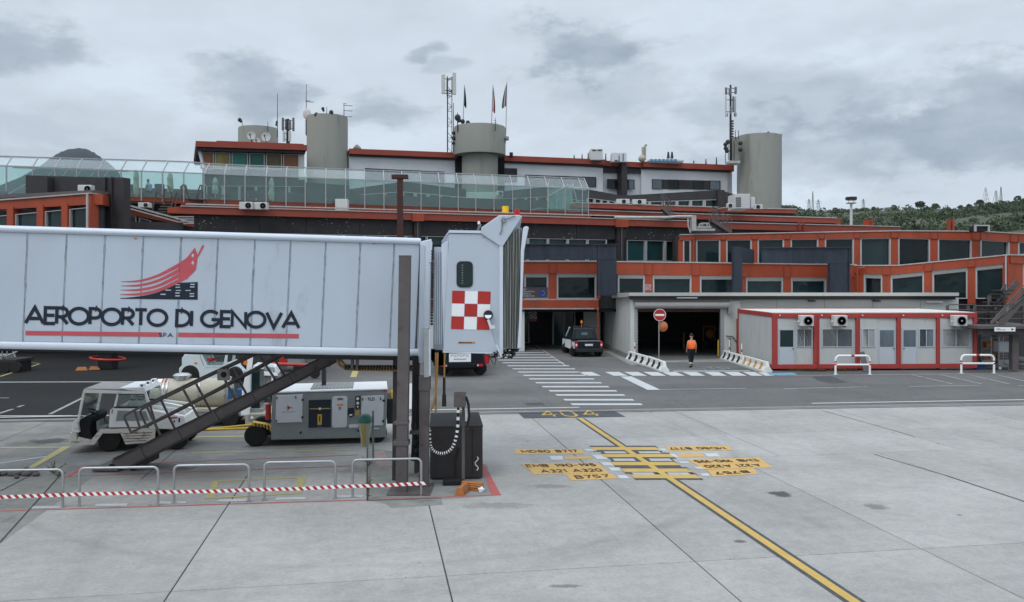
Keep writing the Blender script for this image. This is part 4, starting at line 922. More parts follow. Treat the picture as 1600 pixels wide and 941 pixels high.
T.win(sW3.off(-.9), 196, 213, 334, 350, 339, 350, fw=1.4); T.win(sW3.off(-.9), 217, 236, 340, 350, 345, 350, fw=1.4)
T.rect('wall', m_char, sW3.off(-1.2), 190, 305, 330, 372, 350, 372, -3, 0)
for i in range(4): T.rect('pipe_rack', m_lip, sW3.off(.3), 268+i*7, 303, 338+i*3.4, 339.6+i*3.4, None, None, -.1, 0)
T.rect('wall', m_char, sM.off(.02), 300, 305, 335, 372, None, None, -.5, .1)
T.rect('roof_edge', m_orange, sM.off(-2.5), 195, 290, 307.5, 314, 310, 316.5, -2, .0); T.rect('flashing', m_lip, sM.off(-2), 195, 262, 314.5, 316.5, 317, 319, -2, .0)
T.rect('wall', m_char, sM.off(-2.7), 190, 300, 314, 345, 317, 345, -2, .0)
# gallery base band and handrail pipes
T.rect('gallery_base', m_orange2, sC, 283, 924, 309.8, 320.5, 331, 341, -1.5, -.1)
T.rect('gallery_base', m_orange, sC, 190, 283, 306.5, 313, 309.8, 318, -1.5, -.1)
T.multi('pipe_run', m_lip, [(sM.off(-.3),290,1062,318.0,319.6,339.4,340.8,-.15,.05)])
# --- concrete towers
def tower(x0, x1, yt, D, z0=5.0, extra=None, name='round_concrete_tower', m=m_conc, n=40):
    cx = ((x0+x1)/2-CX)/F*D; r = (x1-x0)/2/F*D; zt = H+(HZ-yt)/F*(D-r*.2)
    mb = MB(); prof = [(r, z0), (r, zt-.12), (r-.03, zt)]
    if extra: prof = extra(r)
    mb.lathe(prof, n, (cx, D, 0)); return mb.build(name, m, term, smooth=True), Vector((cx, D, zt)), r
t1, T1, R1 = tower(480, 543, 182, 72)
def ex(r):
    zt = H+(HZ-196)/F*73; zb = H+(HZ-241)/F*73; return [(r*.70, 5), (r*.70, zb), (r, zb+.02), (r, zt-.1), (r-.04, zt)]
t2, T2, R2 = tower(709.5, 790, 196, 74, 5, ex)
t3, T3, R3 = tower(1152.5, 1219.5, 212, 80)
t0_, T0, R0 = tower(373.5, 433.5, 200, 84, 9)
mb = MB(); mb.lathe([(R3+.02, 5.5), (R3+.02, T3.z+.1), (R3-.1, T3.z+.1)], 6, (T3.x, T3.y, 0), a0=-.32, a1=-.08); mb.build('tower_dark_joint', m_dbrown, term)
mb = MB(); 
for (c, r) in ((T1, R1), (T3, R3), (T2, R2*1.0)):
    for k in range(6): 
        z = c.z-.9-k*1.6
        mb2 = None
T.rect('recess_shade_slab', m_dark, sU, 711, 722, 242, 300, None, None, -.6, .3); T.rect('recess_shade_slab', m_dark, sU, 777, 787, 242, 300, None, None, -.6, .3)  # near-black slabs stand in for shade in the gaps beside the shaft
# ------------------------------------------------------------------ glass gallery
gal = root('glass_gallery', 'glass walled gallery with inward leaning top panes along the terminal roof', 'gallery', (sC.pt(600,330).x, sC.pt(600,330).y, 9), 0, None, False)
px_ = [-24,10,51,86,120,154,189,221,254,287,319,351,383,416,447,477,509,540,570,600,629,658,687,716,743.5,772,801,829,856,883,910,919.5]
def ymid(x): return lin(x,10,259.5,350,272.6) if x < 350 else lin(x,350,272.6,919,295)
def ytop(x): return lin(x,10,244.8,280,252.5)+ (0 if x < 280 else 0) if x < 280 else lin(x,280,252.5,320,256) if x < 320 else lin(x,320,256,919,278.8)
def ybot(x): return lin(x,320,311.5,919,332)
sCt = sC.off(-1.3)
fr = []
for i, x in enumerate(px_):
    xt = x+(9 if x < 330 else lin(x,330,4,919,-7)); ybb = ybot(x)+ (6 if x > 200 else -2)
    mb = MB(); w = .065
    mb.bar(sC.pt(x, ybb), sC.pt(x, ymid(x)), w, w, (0,1,0)); mb.bar(sC.pt(x, ymid(x)), sCt.pt(xt, ytop(x)), w, w, (0,1,0)); mb.build('post', m_post, gal); fr.append((x, xt))
mb = MB()
for i in range(len(px_)-1):
    (x, xt), (x2, xt2) = fr[i], fr[i+1]
    mb.bar(sC.pt(x, ymid(x)), sC.pt(x2, ymid(x2)), .055, .07); mb.bar(sCt.pt(xt, ytop(x)), sCt.pt(xt2, ytop(x2)), .07, .07)
    g = MB(); a = [sC.pt(x+1, ymid(x)+1), sC.pt(x2-1, ymid(x2)+1), sC.pt(x2-1, ybot(x2)), sC.pt(x+1, ybot(x))]; n = Vector((sC.n.x, sC.n.y, 0))*.012
    g.hexa([q-n for q in a], [q+n for q in a]); g.build('glass_pane', m_canopy, gal)
    g = MB(); a = [sCt.pt(xt+1, ytop(x)+.8), sCt.pt(xt2-1, ytop(x2)+.8), sC.pt(x2-1, ymid(x2)-.8), sC.pt(x+1, ymid(x)-.8)]
    g.hexa([q-n for q in a], [q+n for q in a]); g.build('top_glass_pane', m_canopy2, gal)
mb.build('rail', m_post, gal)
# gallery end bay (right) returning into the building and sloping left end
mb = MB(); e_ = [sC.pt(857,306), sC.pt(896,285.5)]; mb.bar(e_[0], e_[1], .07, .07)
for a, b in (((857,285),(857,332)),((895,286),(905,332)),((887,287),(897,332)),((870,290),(870,331)),((880,287),(880,331))):
    mb.bar(sC.off(-3).pt(*a), sC.off(-3).pt(*b), .07, .07, (0,1,0))
mb.build('end_frame', m_post, gal)
g = MB(); a = [sC.off(-3).pt(857,296), sC.off(-3).pt(895,287), sC.off(-3).pt(895,332), sC.off(-3).pt(857,332)]; g.hexa(a, [q+Vector((0,.03,0)) for q in a])
g.build('end_pane', glass('turquoise_glass', (.42,.72,.68), .35), gal)
mb = MB()
for k in range(5):
    x = 60+k*22; mb.bar(sC.off(-7).pt(x, 296), sC.off(-7).pt(x+26, 262), .06, .06)
mb.bar(sC.off(-7).pt(20,262), sC.off(-7).pt(200,268), .07, .07); mb.bar(sC.off(-7).pt(14,303), sC.off(-7).pt(44,286), .1, .1); mb.build('rear_frame', m_post, gal)
# ------------------------------------------------------------------ rooftop equipment
def base(seg_or_pt, z=None):
    return seg_or_pt
def sector_mast(px, ytop, ybot, D, label, panels, name='antenna_mast', r=.14, lattice=False):
    b = P(px, ybot, D); t = P(px, ytop, D); s = D/F
    o = root(name, label, 'antenna mast', b, 0, None, False)
    mb = MB()
    if lattice:
        for a in (0, 2.09, 4.19): mb.tube(b+Vector((math.cos(a)*r, math.sin(a)*r, 0)), Vector((t.x+math.cos(a)*r, t.y+math.sin(a)*r, t.z)), .035, 5)
        n = int((t.z-b.z)/.45)
        for k in range(n):
            z0 = b.z+k*.45; a = (k % 3)*2.09; c = a+2.09
            mb.tube((b.x+math.cos(a)*r, b.y+math.sin(a)*r, z0), (b.x+math.cos(c)*r, b.y+math.sin(c)*r, z0+.45), .02, 4)
            mb.tube((b.x+math.cos(a)*r, b.y+math.sin(a)*r, z0), (b.x+math.cos(c)*r, b.y+math.sin(c)*r, z0), .02, 4)
    else: mb.tube(b, t, r*.6, 8, r*.45)
    mb.build('mast', m_dbrown, o)
    for (dx, y0, y1, w, dep, mt) in panels:
        x = px+dx; p = MB(); top = P(x, y0, D); bot = P(x, y1, D); hw = w*s/2; dy = dep
        p.box(top.x-hw, top.x+hw, D+dy-.12, D+dy+.12, bot.z, top.z); p.build('panel_antenna', mt, o, bevel=.03)
        a = MB(); 
        for f in (.2, .8): z = lerp(bot.z, top.z, f); a.tube((b.x, D, z), (top.x, D+dy, z), .035, 5)
        a.build('bracket', m_dbrown, o)
    return o
m_pan = mat('antenna_radome', (.50,.52,.50), .5, 0, .05, 4)
m_pang = mat('grey_antenna', (.14,.15,.16), .5, 0, .1, 4)
z = sector_mast(701.5, 120, 238, 74, 'tall lattice mobile phone mast left of the flagpoles, white panels at its top', [(-8.5,118,148,5.5,-.3,m_pan),(9,116,150,5.5,-.5,m_pan),(5.5,118,146,2.5,.4,m_pan),(-4,120,146,2,.5,m_pan)], r=.26, lattice=True)
mb = MB()
for y in (146,150,153): mb.path([P(701.5+ (8-(y-146))*math.cos(a), y, 74+.5*math.sin(a)) for a in [k*math.pi/6 for k in range(13)]], .03, 5)
mb.build('ring_platform', m_dbrown, z)
z = sector_mast(1141.5, 133, 254, 79, 'tall slim mobile phone mast beside the right round tower', [(-7,137,148,3,0,m_pang),(8,136,147,3,0,m_pang),(-7.5,150,181,1.8,0,m_pan),(7.5,151,181,1.8,0,m_pan),(-2,139,150,4,-.3,m_pang),(3,152,175,2.5,-.3,m_pang),(-2,168,180,2,-.4,m_pang)], r=.2)
mb = MB()
for x in (-6.5, 7): mb.path([P(1141.5+x-1.5,177,79), P(1141.5+x-1,182,79), P(1141.5+x+1.5,182,79), P(1141.5+x+2,177,79)], .04, 5)
for k in range(16): mb.box(P(1143.5,190,79).x-.08, P(1143.5,190,79).x+.12, 78.8, 79, P(0,190+k*4,79).z-.06, P(0,190+k*4,79).z+.08)
mb.build('cable_clamps', m_dbrown, z)
mb = MB(); mb.box(P(1143,0,79).x, P(1152,0,79).x, 78.4, 79.4, P(0,252,79).z, P(0,216,79).z); mb.build('equipment_cabinet', m_conc, z)
mb = MB(); mb.box(P(1136,0,79).x, P(1153,0,79).x, 78.2, 79.6, P(0,257,79).z, P(0,253,79).z); mb.build('platform', m_lip, z)
mb = MB()
for (x, y0, y1) in ((1133.5,226,256),(1138,218,250),(1149,204,218),(1154,204,216),(1147,220,252)): mb.tube(P(x,y0,78.3), P(x,y1,78.3), .035, 5)
for (x, y) in ((1133.5,226),(1134,232),(1137,222),(1136,236),(1157,224),(1157,234)): mb.ball(P(x,y,78.2), .22, 6, 4)
mb.build('side_aerials', m_dbrown, z)
z = sector_mast(450, 186, 224, 80, 'short mobile phone mast behind the control room roof', [(-8,184,204,3,0,m_pang),(8.5,184,205,3,0,m_pang),(-4,185,202,4,.4,m_pang),(4,190,204,4,-.3,m_pang),(-5,206,222,3.5,-.3,m_pan),(4,206,222,3.5,-.3,m_pan)], r=.3)
def whip(px, y0, y1, D, label, arms=(), extras=(), cat='aerial', name='whip_aerial', group=None, r=.04):
    b = P(px, y1, D); o = root(name, label, cat, b, 0, group, False)
    mb = MB(); mb.tube(b, P(px, y0, D), r, 6, r*.5); mb.build('mast', m_dbrown, o)
    if arms:
        mb = MB()
        for (x0, x1, y) in arms: mb.tube(P(px+x0, y, D), P(px+x1, y+.6, D), .025, 5)
        mb.build('element', m_dbrown, o)
    if extras:
        mb = MB()
        for (dx, y, rr) in extras: mb.ball(P(px+dx, y, D), rr, 8, 5, (1,.8,1.1))
        mb.build('camera_head', m_dbrown, o)
    return o
whip(433.5, 146, 214, 78, 'thin vertical whip aerial rising beside the small grey tower with dishes', (), ((-1,191,.12),(-1.5,195,.12)))
o = whip(478.5, 132, 212, 72, 'tall whip aerial with small oval dish on the left side of the tallest round tower', ((-1,12,159),(-1,6,157.5)))
mb = MB(); mb.ball(P(479.5,178,71.5), .42, 14, 8, (.85,.25,1.15)); mb.build('dish', m_ac, o, smooth=True)
mb = MB()
for k in range(9): mb.box(P(477,0,72).x, P(480,0,72).x, 71.9, 72, P(0,186+k*3,72).z, P(0,185.2+k*3,72).z)
mb.build('rungs', m_dbrown, o)
whip(537.5, 162, 186, 71.5, 'comb shaped television aerial on the tallest round tower', ((-1,13,165),(-1,13,173),(-14,13,182),(-1,4,162)), name='television_aerial')
whip(510.5, 167, 188, 70.5, 'pole with two small cameras on top of the tallest round tower', (), ((-6,170,.14),(7,176,.2),(-5,173,.1),(-16,180,.22)), 'camera pole', 'camera_pole')
whip(378.5, 186, 206, 82.5, 'pole with small camera at the left rim of the tower with dishes', (), ((-4,187.5,.2),(-2,190,.12)), 'camera pole', 'camera_pole')
whip(418.5, 190, 207, 82.5, 'short plain aerial on the tower with dishes')
whip(774, 184, 205, 72, 'short aerial with crossbar on the rim of the drum tower', ((-2,1,188),(-1,2,192)), ())
whip(1200.5, 208, 214, 79, 'tiny camera post on top of the right round tower', (), ((0,208,.14),(2.2,210,.14)), 'camera pole', 'camera_pole')
for x, y0, y1, D in ((708.5,161,238,73.2),(715,176,206,72.6)):
    whip(x, y0, y1, D, 'thin aerial on the left flank of the drum tower, ' + ('the taller one' if x < 710 else 'the shorter one'), (), ((.5,y1-30,.16),(1,y1-22,.2),(0,y1-14,.14)) if x < 710 else ((0,y0+8,.28),(2,y0+12,.2),(8,y0+14,.2),(16,y0+16,.2)), r=.06)
for x, y0, y1, lb in ((897,242,248,'shortest thin post on the white top floor roof'),(909.5,241,250,'thin post just left of the roof air handling box'),(919,239,250,'thicker dark post touching the roof air handling box'),(946.5,240,252,'thin post right of the roof air handling box'),
                      (1084,251,255,'shortest post above the right end windows'),(1103,248.5,257,'left leaning post near the tall slim mast'),(1119.5,246,258,'right leaning post near the tall slim mast')):
    whip(x, y0, y1, 78, lb, (), (), 'post', 'roof_post', 'thin posts along the top roof', .08)
o = root('lightning_post', 'beige equipment post with a rounded head on the top roof', 'post', P(1006,255,79), 0, None, False)
mb = MB(); mb.tube(P(1004.5,252,79), P(1004.5,230,79), .12); mb.tube(P(1008,250,79), P(1008,228,79), .1); mb.tube(P(1008,228,79), P(1010,226,79), .12); mb.ball(P(1003,248,78.8), .35); mb.build('body', mat('beige_enamel', (.4,.38,.3), .6), o, smooth=True)
def drum_vents():
    o = root('roof_vent', 'small conical roof vent on the white top floor roof beside the tallest tower', 'vent', P(558,233.5,74), 0, None, False)
    mb = MB(); b = P(558, 234, 74); mb.lathe([(.36,0),(.36,.12),(.38,.12),(.12,.42),(.02,.46)], 12, b); mb.build('cowl', m_conc, o, smooth=True)
drum_vents()
# satellite dishes
def dish(px, py, D, r, label):
    c = P(px, py, D); o = root('satellite_dish', label, 'satellite dish', (c.x, c.y, c.z-r), 0, 'satellite dishes on the small grey tower', False)
    mb = MB(); M_ = [(1e-6,.18*r),(r*.5,.14*r),(r*.85,.05*r),(r,0),(r*1.0,.03*r),(r*.5,.19*r),(1e-6,.23*r)]
    mb.lathe(M_, 20, c, 'y'); mb.build('reflector', m_ac, o, smooth=True)
    mb = MB(); mb.tube(c+Vector((0,0,-r)), c+Vector((0,-r*.9,-.05)), .03, 5); mb.ball(c+Vector((0,-r*.9,0)), .09); mb.build('feed_arm', m_dbrown, o)
    mb = MB(); mb.tube(c+Vector((0,.15,-r*1.6)), c+Vector((0,.15,0)), .06, 6); mb.build('pedestal', m_dbrown, o)
dish(392.5, 211.5, 80, .42, 'left one of the two larger white dishes on the small grey tower')
dish(415.5, 213.5, 80, .46, 'right one of the two larger white dishes, the largest, on the small grey tower')
dish(401.5, 220, 79.5, .32, 'smallest white dish standing low between the two larger ones')
# flags
def flag(px, ytop, ybot, D, cols, label, yl, w):
    b = P(px-1, ybot, D); t = P(px+1.2, ytop, D); o = root('flagpole', label, 'flagpole', b, 0, 'flagpoles on the drum tower', False)
    mb = MB(); mb.tube(b, t, .05, 6, .035); mb.build('pole', m_alu, o, smooth=True)
    s = D/F; n = 10; m_ = 9; vs = []; L_ = (yl-ytop)*s
    f = MB(); rows = 12; colsn = 9
    for i in range(rows+1):
        v = i/rows
        for j in range(colsn+1):
            u = j/colsn; ww = w*s*(.25+.75*math.sin(min(v*1.15,1)*math.pi*.5))
            x = lerp(t.x, b.x, v*.45)+u*ww*(1 if w > 0 else 1); y = t.y+math.sin(u*9+v*2)*.09; zz = t.z-.1-v*L_*(1-.12*u)-u*.5*min(1, v+.4)
            f.v.append(Vector((x, y, zz)))
    for i in range(rows):
        for j in range(colsn):
            f.f.append([i*(colsn+1)+j, i*(colsn+1)+j+1, (i+1)*(colsn+1)+j+1, (i+1)*(colsn+1)+j]); f.m.append(min(int(j*len(cols)/colsn), len(cols)-1))
    f.build('flag', cols, o, smooth=True)
fg = mat('flag_green', (.02,.10,.05), .8); fw_ = mat('flag_white', (.5,.5,.5), .8); frd = mat('flag_red', (.35,.02,.03), .8); fbl = mat('flag_dark_blue', (.012,.03,.055), .8)
flag(724.5, 133, 194, 73, [fbl, fbl], 'flagpole with furled dark flag, leftmost on the drum tower', 163, 4)
flag(769, 133, 196, 74, [fw_, frd], 'flagpole with furled red and white flag in the middle of the drum tower', 172, 4.5)
flag(791, 128, 224, 74, [frd, fw_, fg], 'flagpole with green white and red flag at the right rim of the drum tower', 164, -7)
mb = MB(); mb.box(P(790,0,73.5).x, P(795,0,73.5).x, 73.2, 73.8, P(0,219,73.5).z, P(0,214,73.5).z); o = root('rim_box', 'small grey box on the right rim of the drum tower', 'box', P(792,219,73.5), 0, None, False); mb.build('body', m_conc, o, bevel=.04)
# air handling units on the roofs
def unit(name, label, cat, x0, x1, y0, y1, D, dep, m, group=None, louvre=None, bevel=.03):
    a = P(x0, y1, D); b = P(x1, y0, D); o = root(name, label, cat, ((a.x+b.x)/2, D, a.z), 0, group, False)
    mb = MB(); mb.box(a.x, b.x, D, D+dep, a.z, b.z); bd = mb.build('casing', m, o, bevel=bevel)
    if louvre:
        for (u0, u1, v0, v1) in louvre:
            q = MB(); nl = 5
            for k in range(nl):
                zz = lerp(lerp(a.z,b.z,v0), lerp(a.z,b.z,v1), (k+.5)/nl); h = (b.z-a.z)*(v1-v0)/nl*.55
                q.hexa([(lerp(a.x,b.x,u0),D-.03,zz-h/2),(lerp(a.x,b.x,u1),D-.03,zz-h/2),(lerp(a.x,b.x,u1),D+.0,zz+h/2),(lerp(a.x,b.x,u0),D+.0,zz+h/2)],
                       [(lerp(a.x,b.x,u0),D-.01,zz-h/2),(lerp(a.x,b.x,u1),D-.01,zz-h/2),(lerp(a.x,b.x,u1),D+.02,zz+h/2),(lerp(a.x,b.x,u0),D+.02,zz+h/2)])
            q.build('louvre', m_blackp, o)
    return o
def ac(px0, px1, y0, y1, D, label, fan=.62, group='air conditioning outdoor units', dep=.45, fr=None, m=m_ac):
    o = unit('air_conditioner', label, 'air conditioner', px0, px1, y0, y1, D, dep, m, group)
    s = D/F; w = (px1-px0)*s; h = (y1-y0)*s; r = fr or h*.40; c = P(lerp(px0,px1,fan), (y0+y1)/2, D)
    q = MB(); q.lathe([(r*1.04,-.03),(r*1.04,.0),(r*.9,.0),(r*.9,-.03)], 20, c, 'y'); q.build('fan_ring', mat_grill, o)
    q = MB(); q.lathe([(r*.9,-.004),(1e-5,-.004)], 20, c, 'y'); q.build('fan_recess', mat_fan, o)
    q = MB()
    for k in range(3): q.lathe([(r*(.25+.2*k),-.025),(r*(.29+.2*k),-.025),(r*(.29+.2*k),-.015),(r*(.25+.2*k),-.015)], 18, c, 'y')
    for k in range(8):
        a = k*math.pi/4; q.tube(c+Vector((0,-.02,0)), c+Vector((math.cos(a)*r*.92,-.02,math.sin(a)*r*.92)), .008, 4)
    q.lathe([(1e-5,-.04),(r*.2,-.035),(r*.2,-.01)], 12, c, 'y'); q.build('grille', mat_grill2, o)
    return o
mat_fan = mat('fan_shade', (.07,.07,.072), .7); mat_grill = mat('grey_grille_ring', (.22,.22,.22), .5); mat_grill2 = mat('grey_grille', (.32,.32,.32), .5)
unit('roof_air_handler', 'large pale box with dark grilles at its top on the white top floor roof', 'air handler', 923, 942, 232.5, 250, 77, 2, m_ac, None, [(.12,.45,.8,.92),(.55,.9,.8,.92)])
unit('roof_air_handler', 'grey upright box, left one of the pair near the dark column', 'air handler', 956, 966.5, 238.5, 253, 77.5, 1.2, m_wallw, 'pair of grey roof boxes', [(.4,.9,.05,.2)])
unit('roof_air_handler', 'grey upright box, right one of the pair near the dark column', 'air handler', 968.5, 979, 238.5, 253, 77.5, 1.2, m_wallw, 'pair of grey roof boxes', [(.4,.6,.1,.9)])
o = unit('roof_tank', 'long pale tank with rows of light blue panels on the top roof', 'tank', 1013, 1069, 247.5, 254.5, 79, 2, m_ac, None, None, .2)
for k in range(7):
    q = MB(); a = P(1015.5+k*6.2, 252.5, 79); b = P(1020+k*6.2, 248.8, 79); q.box(a.x, b.x, 78.9, 78.99, a.z, b.z); q.build('blue_panel', mat('sky_blue_panel_%d' % k, (.10+.02*(k%3),.24,.42), .4) if k < 1 else bpy.data.materials['sky_blue_panel_0'], o)
for x in (1044.2, 1050):
    whip(x, 237.5, 248, 79.5, 'dark chimney pipe above the blue panelled tank, ' + ('left one' if x < 1046 else 'right one'), (), (), 'pipe', 'flue_pipe', 'pair of flue pipes', .16)
unit('roof_cowl', 'small dark rounded cowl on the roof right of the drum tower', 'vent', 796, 801.5, 238, 244, 75, .5, m_dbrown)
ac(963.5, 984, 311, 318.8, 63.5, 'white outdoor unit left of its twin on the roof edge below the dark column', .55)
ac(988.5, 1010, 311.5, 319.5, 63.5, 'white outdoor unit right of its twin on the roof edge below the dark column', .5)
ac(1136.5, 1146, 317.5, 325, 64, 'small white outdoor unit beside the dark steel column on the right roof edge', .5)
ac(1179.5, 1192, 319.5, 327, 64, 'pale outdoor unit low against the right round tower', .4)
unit('roof_air_handler', 'white cabinet with black open side standing against the right round tower', 'air handler', 1147.5, 1172, 303, 326, 66, 2, m_ac, None, [(.08,.42,.1,.78)])
unit('roof_air_handler', 'narrow grey box stacked beside the white cabinet at the right round tower', 'air handler', 1173, 1180, 308, 325, 66.3, 1.2, m_wallw)
unit('roof_cabinet', 'white box cabinet in front of the gallery glass', 'cabinet', 523.5, 543, 311, 330, sC.D(533)-.9, .6, m_ac)
ac(373.5, 394, 315.5, 327, sM.D(383)-.9, 'outdoor unit left of its twin on the gallery ledge', .7)
ac(396.5, 417, 316, 327.5, sM.D(405)-.9, 'outdoor unit right of its twin on the gallery ledge', .7)
ac(121, 142, 289, 301.5, 44.5, 'white outdoor unit on the orange left wing roof', .75)
ac(215.5, 233, 316.5, 324.5, 51, 'white outdoor unit behind the sloping rail of the left wing', .7)
ac(776, 786, 298.5, 306, sT.D(781)-.5, 'small outdoor unit high on the wall behind the gallery glass', .6)
o = unit('roof_camera_box', 'black box in a white frame on the right orange roof', 'box', 1524, 1545, 352.5, 361.5, 56, .8, m_blackp)
q = MB(); a = P(1523,362,55.9); b = P(1546,351.5,55.9)
for (x0,x1,z0,z1) in ((a.x,a.x+.1,a.z,b.z),(b.x-.1,b.x,a.z,b.z),(a.x+.1,b.x-.1,b.z-.09,b.z)): q.box(x0,x1,55.85,56,z0,z1)
q.build('frame', m_frame, o)
# metal stairs and ducts on the roofs
def roofstair(label, pa, pb, D, w, n, m, rails=True, group=None):
    a = P(*pa, D); b = P(*pb, D); o = root('metal_staircase', label, 'stairs', a, 0, group, False); dy = Vector((0, w, 0))
    for k, d in enumerate((Vector((0,0,0)), dy)):
        mb = MB(); mb.bar(a+d, b+d, .05, .22); mb.build('stringer', m, o)
        if rails:
            mb = MB(); up = Vector((0,0,1.0)); mb.path([a+d+up, b+d+up], .035, 6); mb.path([a+d+up*.5, b+d+up*.5], .025, 6)
            for j in range(5): q = a.lerp(b, j/4)+d; mb.tube(q, q+up, .03, 6)
            mb.build('handrail', m, o)
    for j in range(n):
        q = a.lerp(b, (j+.5)/n); mb = MB(); mb.box(q.x-.14, q.x+.14, q.y+.03, q.y+w-.03, q.z-.02, q.z+.02); mb.build('step', m, o)
    return o
roofstair('dark metal stairs descending left to right over the right orange roof edges', (1113,344), (1143,363), 60.5, 1.0, 7, m_brown)
roofstair('small brown roof ladder stairs over the middle roof edges', (1036,325), (1052,340), 62, .9, 6, m_brown)
# broad stairs up to the gallery on the left
o = root('gallery_steps', 'dark wide steps with curved handrails leading up to the glass gallery on the left', 'stairs', P(262,336,51.5), 0, None, False)
for k in range(6):
    mb = MB(); y = 335-k*4.2; a = P(243+k*2.2, y, 51.5+k*.3); b = P(266+k*.5, y, 51.5+k*.3); mb.box(a.x, b.x, a.y, a.y+.32, a.z-.04, a.z+.02); mb.build('step', m_brown, o)
for k in range(4):
    mb = MB(); y = 312-k*3; a = P(262+k*3, y, 53.5+k*.3); b = P(318, y, 53.5+k*.3); mb.box(a.x, b.x, a.y, a.y+.3, a.z-.05, a.z+.03); mb.build('step', m_dbrown, o)
for pts in ([(238,332),(244,300),(248,299),(254,306),(256,320)], [(255,309),(256,288.5),(263,291),(268,308)], [(264,334),(276,299),(282,301),(282,315)], [(282,312),(285,289),(290,289),(296,308)], [(305,310),(313,289),(315,289),(316,312)], [(285,305),(282,292),(287,288),(292,300)],[(270,333),(279,306)]):
    mb = MB(); mb.path([P(x, y, 52.5) for x, y in pts], .04, 6); mb.build('handrail', m_brown, o, smooth=True)
o = root('roof_duct', 'pale square bent duct with pipes on the roof edge left of the metal stairs', 'duct', P(1083,360,58.6), 0, None, False)
mb = MB(); mb.path([P(960,340,59), P(1040,340,59), P(1060,338.5,59), P(1083,338.5,58.6)], .10, 8); mb.build('pipe', m_lip, o, smooth=True)
mb = MB(); a = P(1080,361,58.6); b = P(1086.5,337,58.6); mb.box(a.x, b.x, 58.3, 58.9, a.z, b.z); mb.build('duct_shaft', m_lip, o)
mb = MB(); a = P(1086.7,361,58.6); b = P(1116,357.5,58.6); mb.box(a.x, b.x, 58.35, 58.6, a.z, b.z); a = P(1086.7,356.5,58.8); b = P(1110,354,58.8); mb.box(a.x, b.x, 58.5, 58.75, a.z, b.z); mb.build('pipe', m_lip, o)
mb = MB(); mb.path([P(1075,341,58.3), P(1075,352,58.3), P(1079,364,58.3)], .05, 6)
for pts in ([(1092,357),(1093,350),(1097,349),(1108,349),(1109,356)],): mb.path([P(x,y,58.2) for x,y in pts], .04, 6)
mb.build('conduit', m_lip, o, smooth=True)
ac(1095, 1107, 349.5, 356, 58.9, 'small outdoor unit framed by pipes beside the square duct', .5, m=m_shut)
# brown T-shaped post in front of the gallery
o = root('steel_t_post', 'dark maroon T shaped steel post rising in front of the gallery glass', 'post', P(625,420,44), 0, None, False)
mb = MB(); a = P(621,440,44); b = P(629.5,279.5,44); mb.box(a.x, b.x, 43.85, 44.15, a.z-4, b.z); mb.build('post', m_dred, o)
mb = MB(); a = P(612.5,279.6,44); b = P(637.5,273.5,44); mb.box(a.x, b.x, 43.8, 44.2, a.z, b.z); mb.build('crossbar', m_dred, o)
# folded parasols and terrace furniture behind the glass
for i, (x, y0, y1, lb) in enumerate(((336.5,278,303,'folded beige parasol behind the glass, left of the control room middle'),(424.5,278,312,'folded beige parasol behind the glass near the tallest tower'),(266,270,300,'folded beige parasol behind the glass above the wide steps'),(213,266,304,'folded pale parasol behind the glass, leftmost beside the dark steel box'))):
    D = sC.D(x)+1.6; b = P(x, y1+4, D); o = root('folded_parasol', lb, 'parasol', b, 0, 'folded parasols in the gallery', False); s = D/F
    mb = MB(); mb.tube(P(x,y1+6,D), P(x,y0-1,D), .04, 6); mb.build('pole', m_frame, o)
    mb = MB(); zt = P(x,y0,D).z; L_ = (y1-y0)*s; prof = [(.04,0),(.12,-.1),(.19,-.3*L_),(.17,-.45*L_),(.21,-.75*L_),(.15,-L_)]
    mb.lathe([(r*(1), h) for r, h in prof], 9, (b.x, b.y, zt)); 
    for v in range(len(mb.v)): mb.v[v].x += random.uniform(-.03,.03); mb.v[v].y += random.uniform(-.03,.03)
    mb.build('cloth', m_para, o)
for i, (x, y, lb) in enumerate(((352,311,'low table behind the glass left of the control room middle'),(330,310,'low chair behind the glass left of the control room middle'),(395,313,'low chair behind the glass right of the left parasol'),(245,303,'low chair beside the sitting man in the gallery'),(205,304,'low chair in the leftmost stretch of the gallery'))):
    D = sC.D(x)+2.2; b = P(x, y+5, D); o = root('terrace_chair' if 'chair' in lb else 'terrace_table', lb, 'chair' if 'chair' in lb else 'table', b, 0, None, False)
    mb = MB(); mb.box(b.x-.25, b.x+.25, D-.25, D+.25, b.z+.40, b.z+.45); mb.build('seat' if 'chair' in lb else 'table_top', m_blackp, o)
    for sx in (-.22,.22):
        for sy in (-.22,.22): mb = MB(); mb.tube((b.x+sx, D+sy, b.z), (b.x+sx, D+sy, b.z+.4), .02, 5); mb.build('leg', m_blackp, o)
    if 'chair' in lb: mb = MB(); mb.box(b.x-.25, b.x+.25, D+.22, D+.26, b.z+.45, b.z+.9); mb.build('backrest', m_blackp, o)
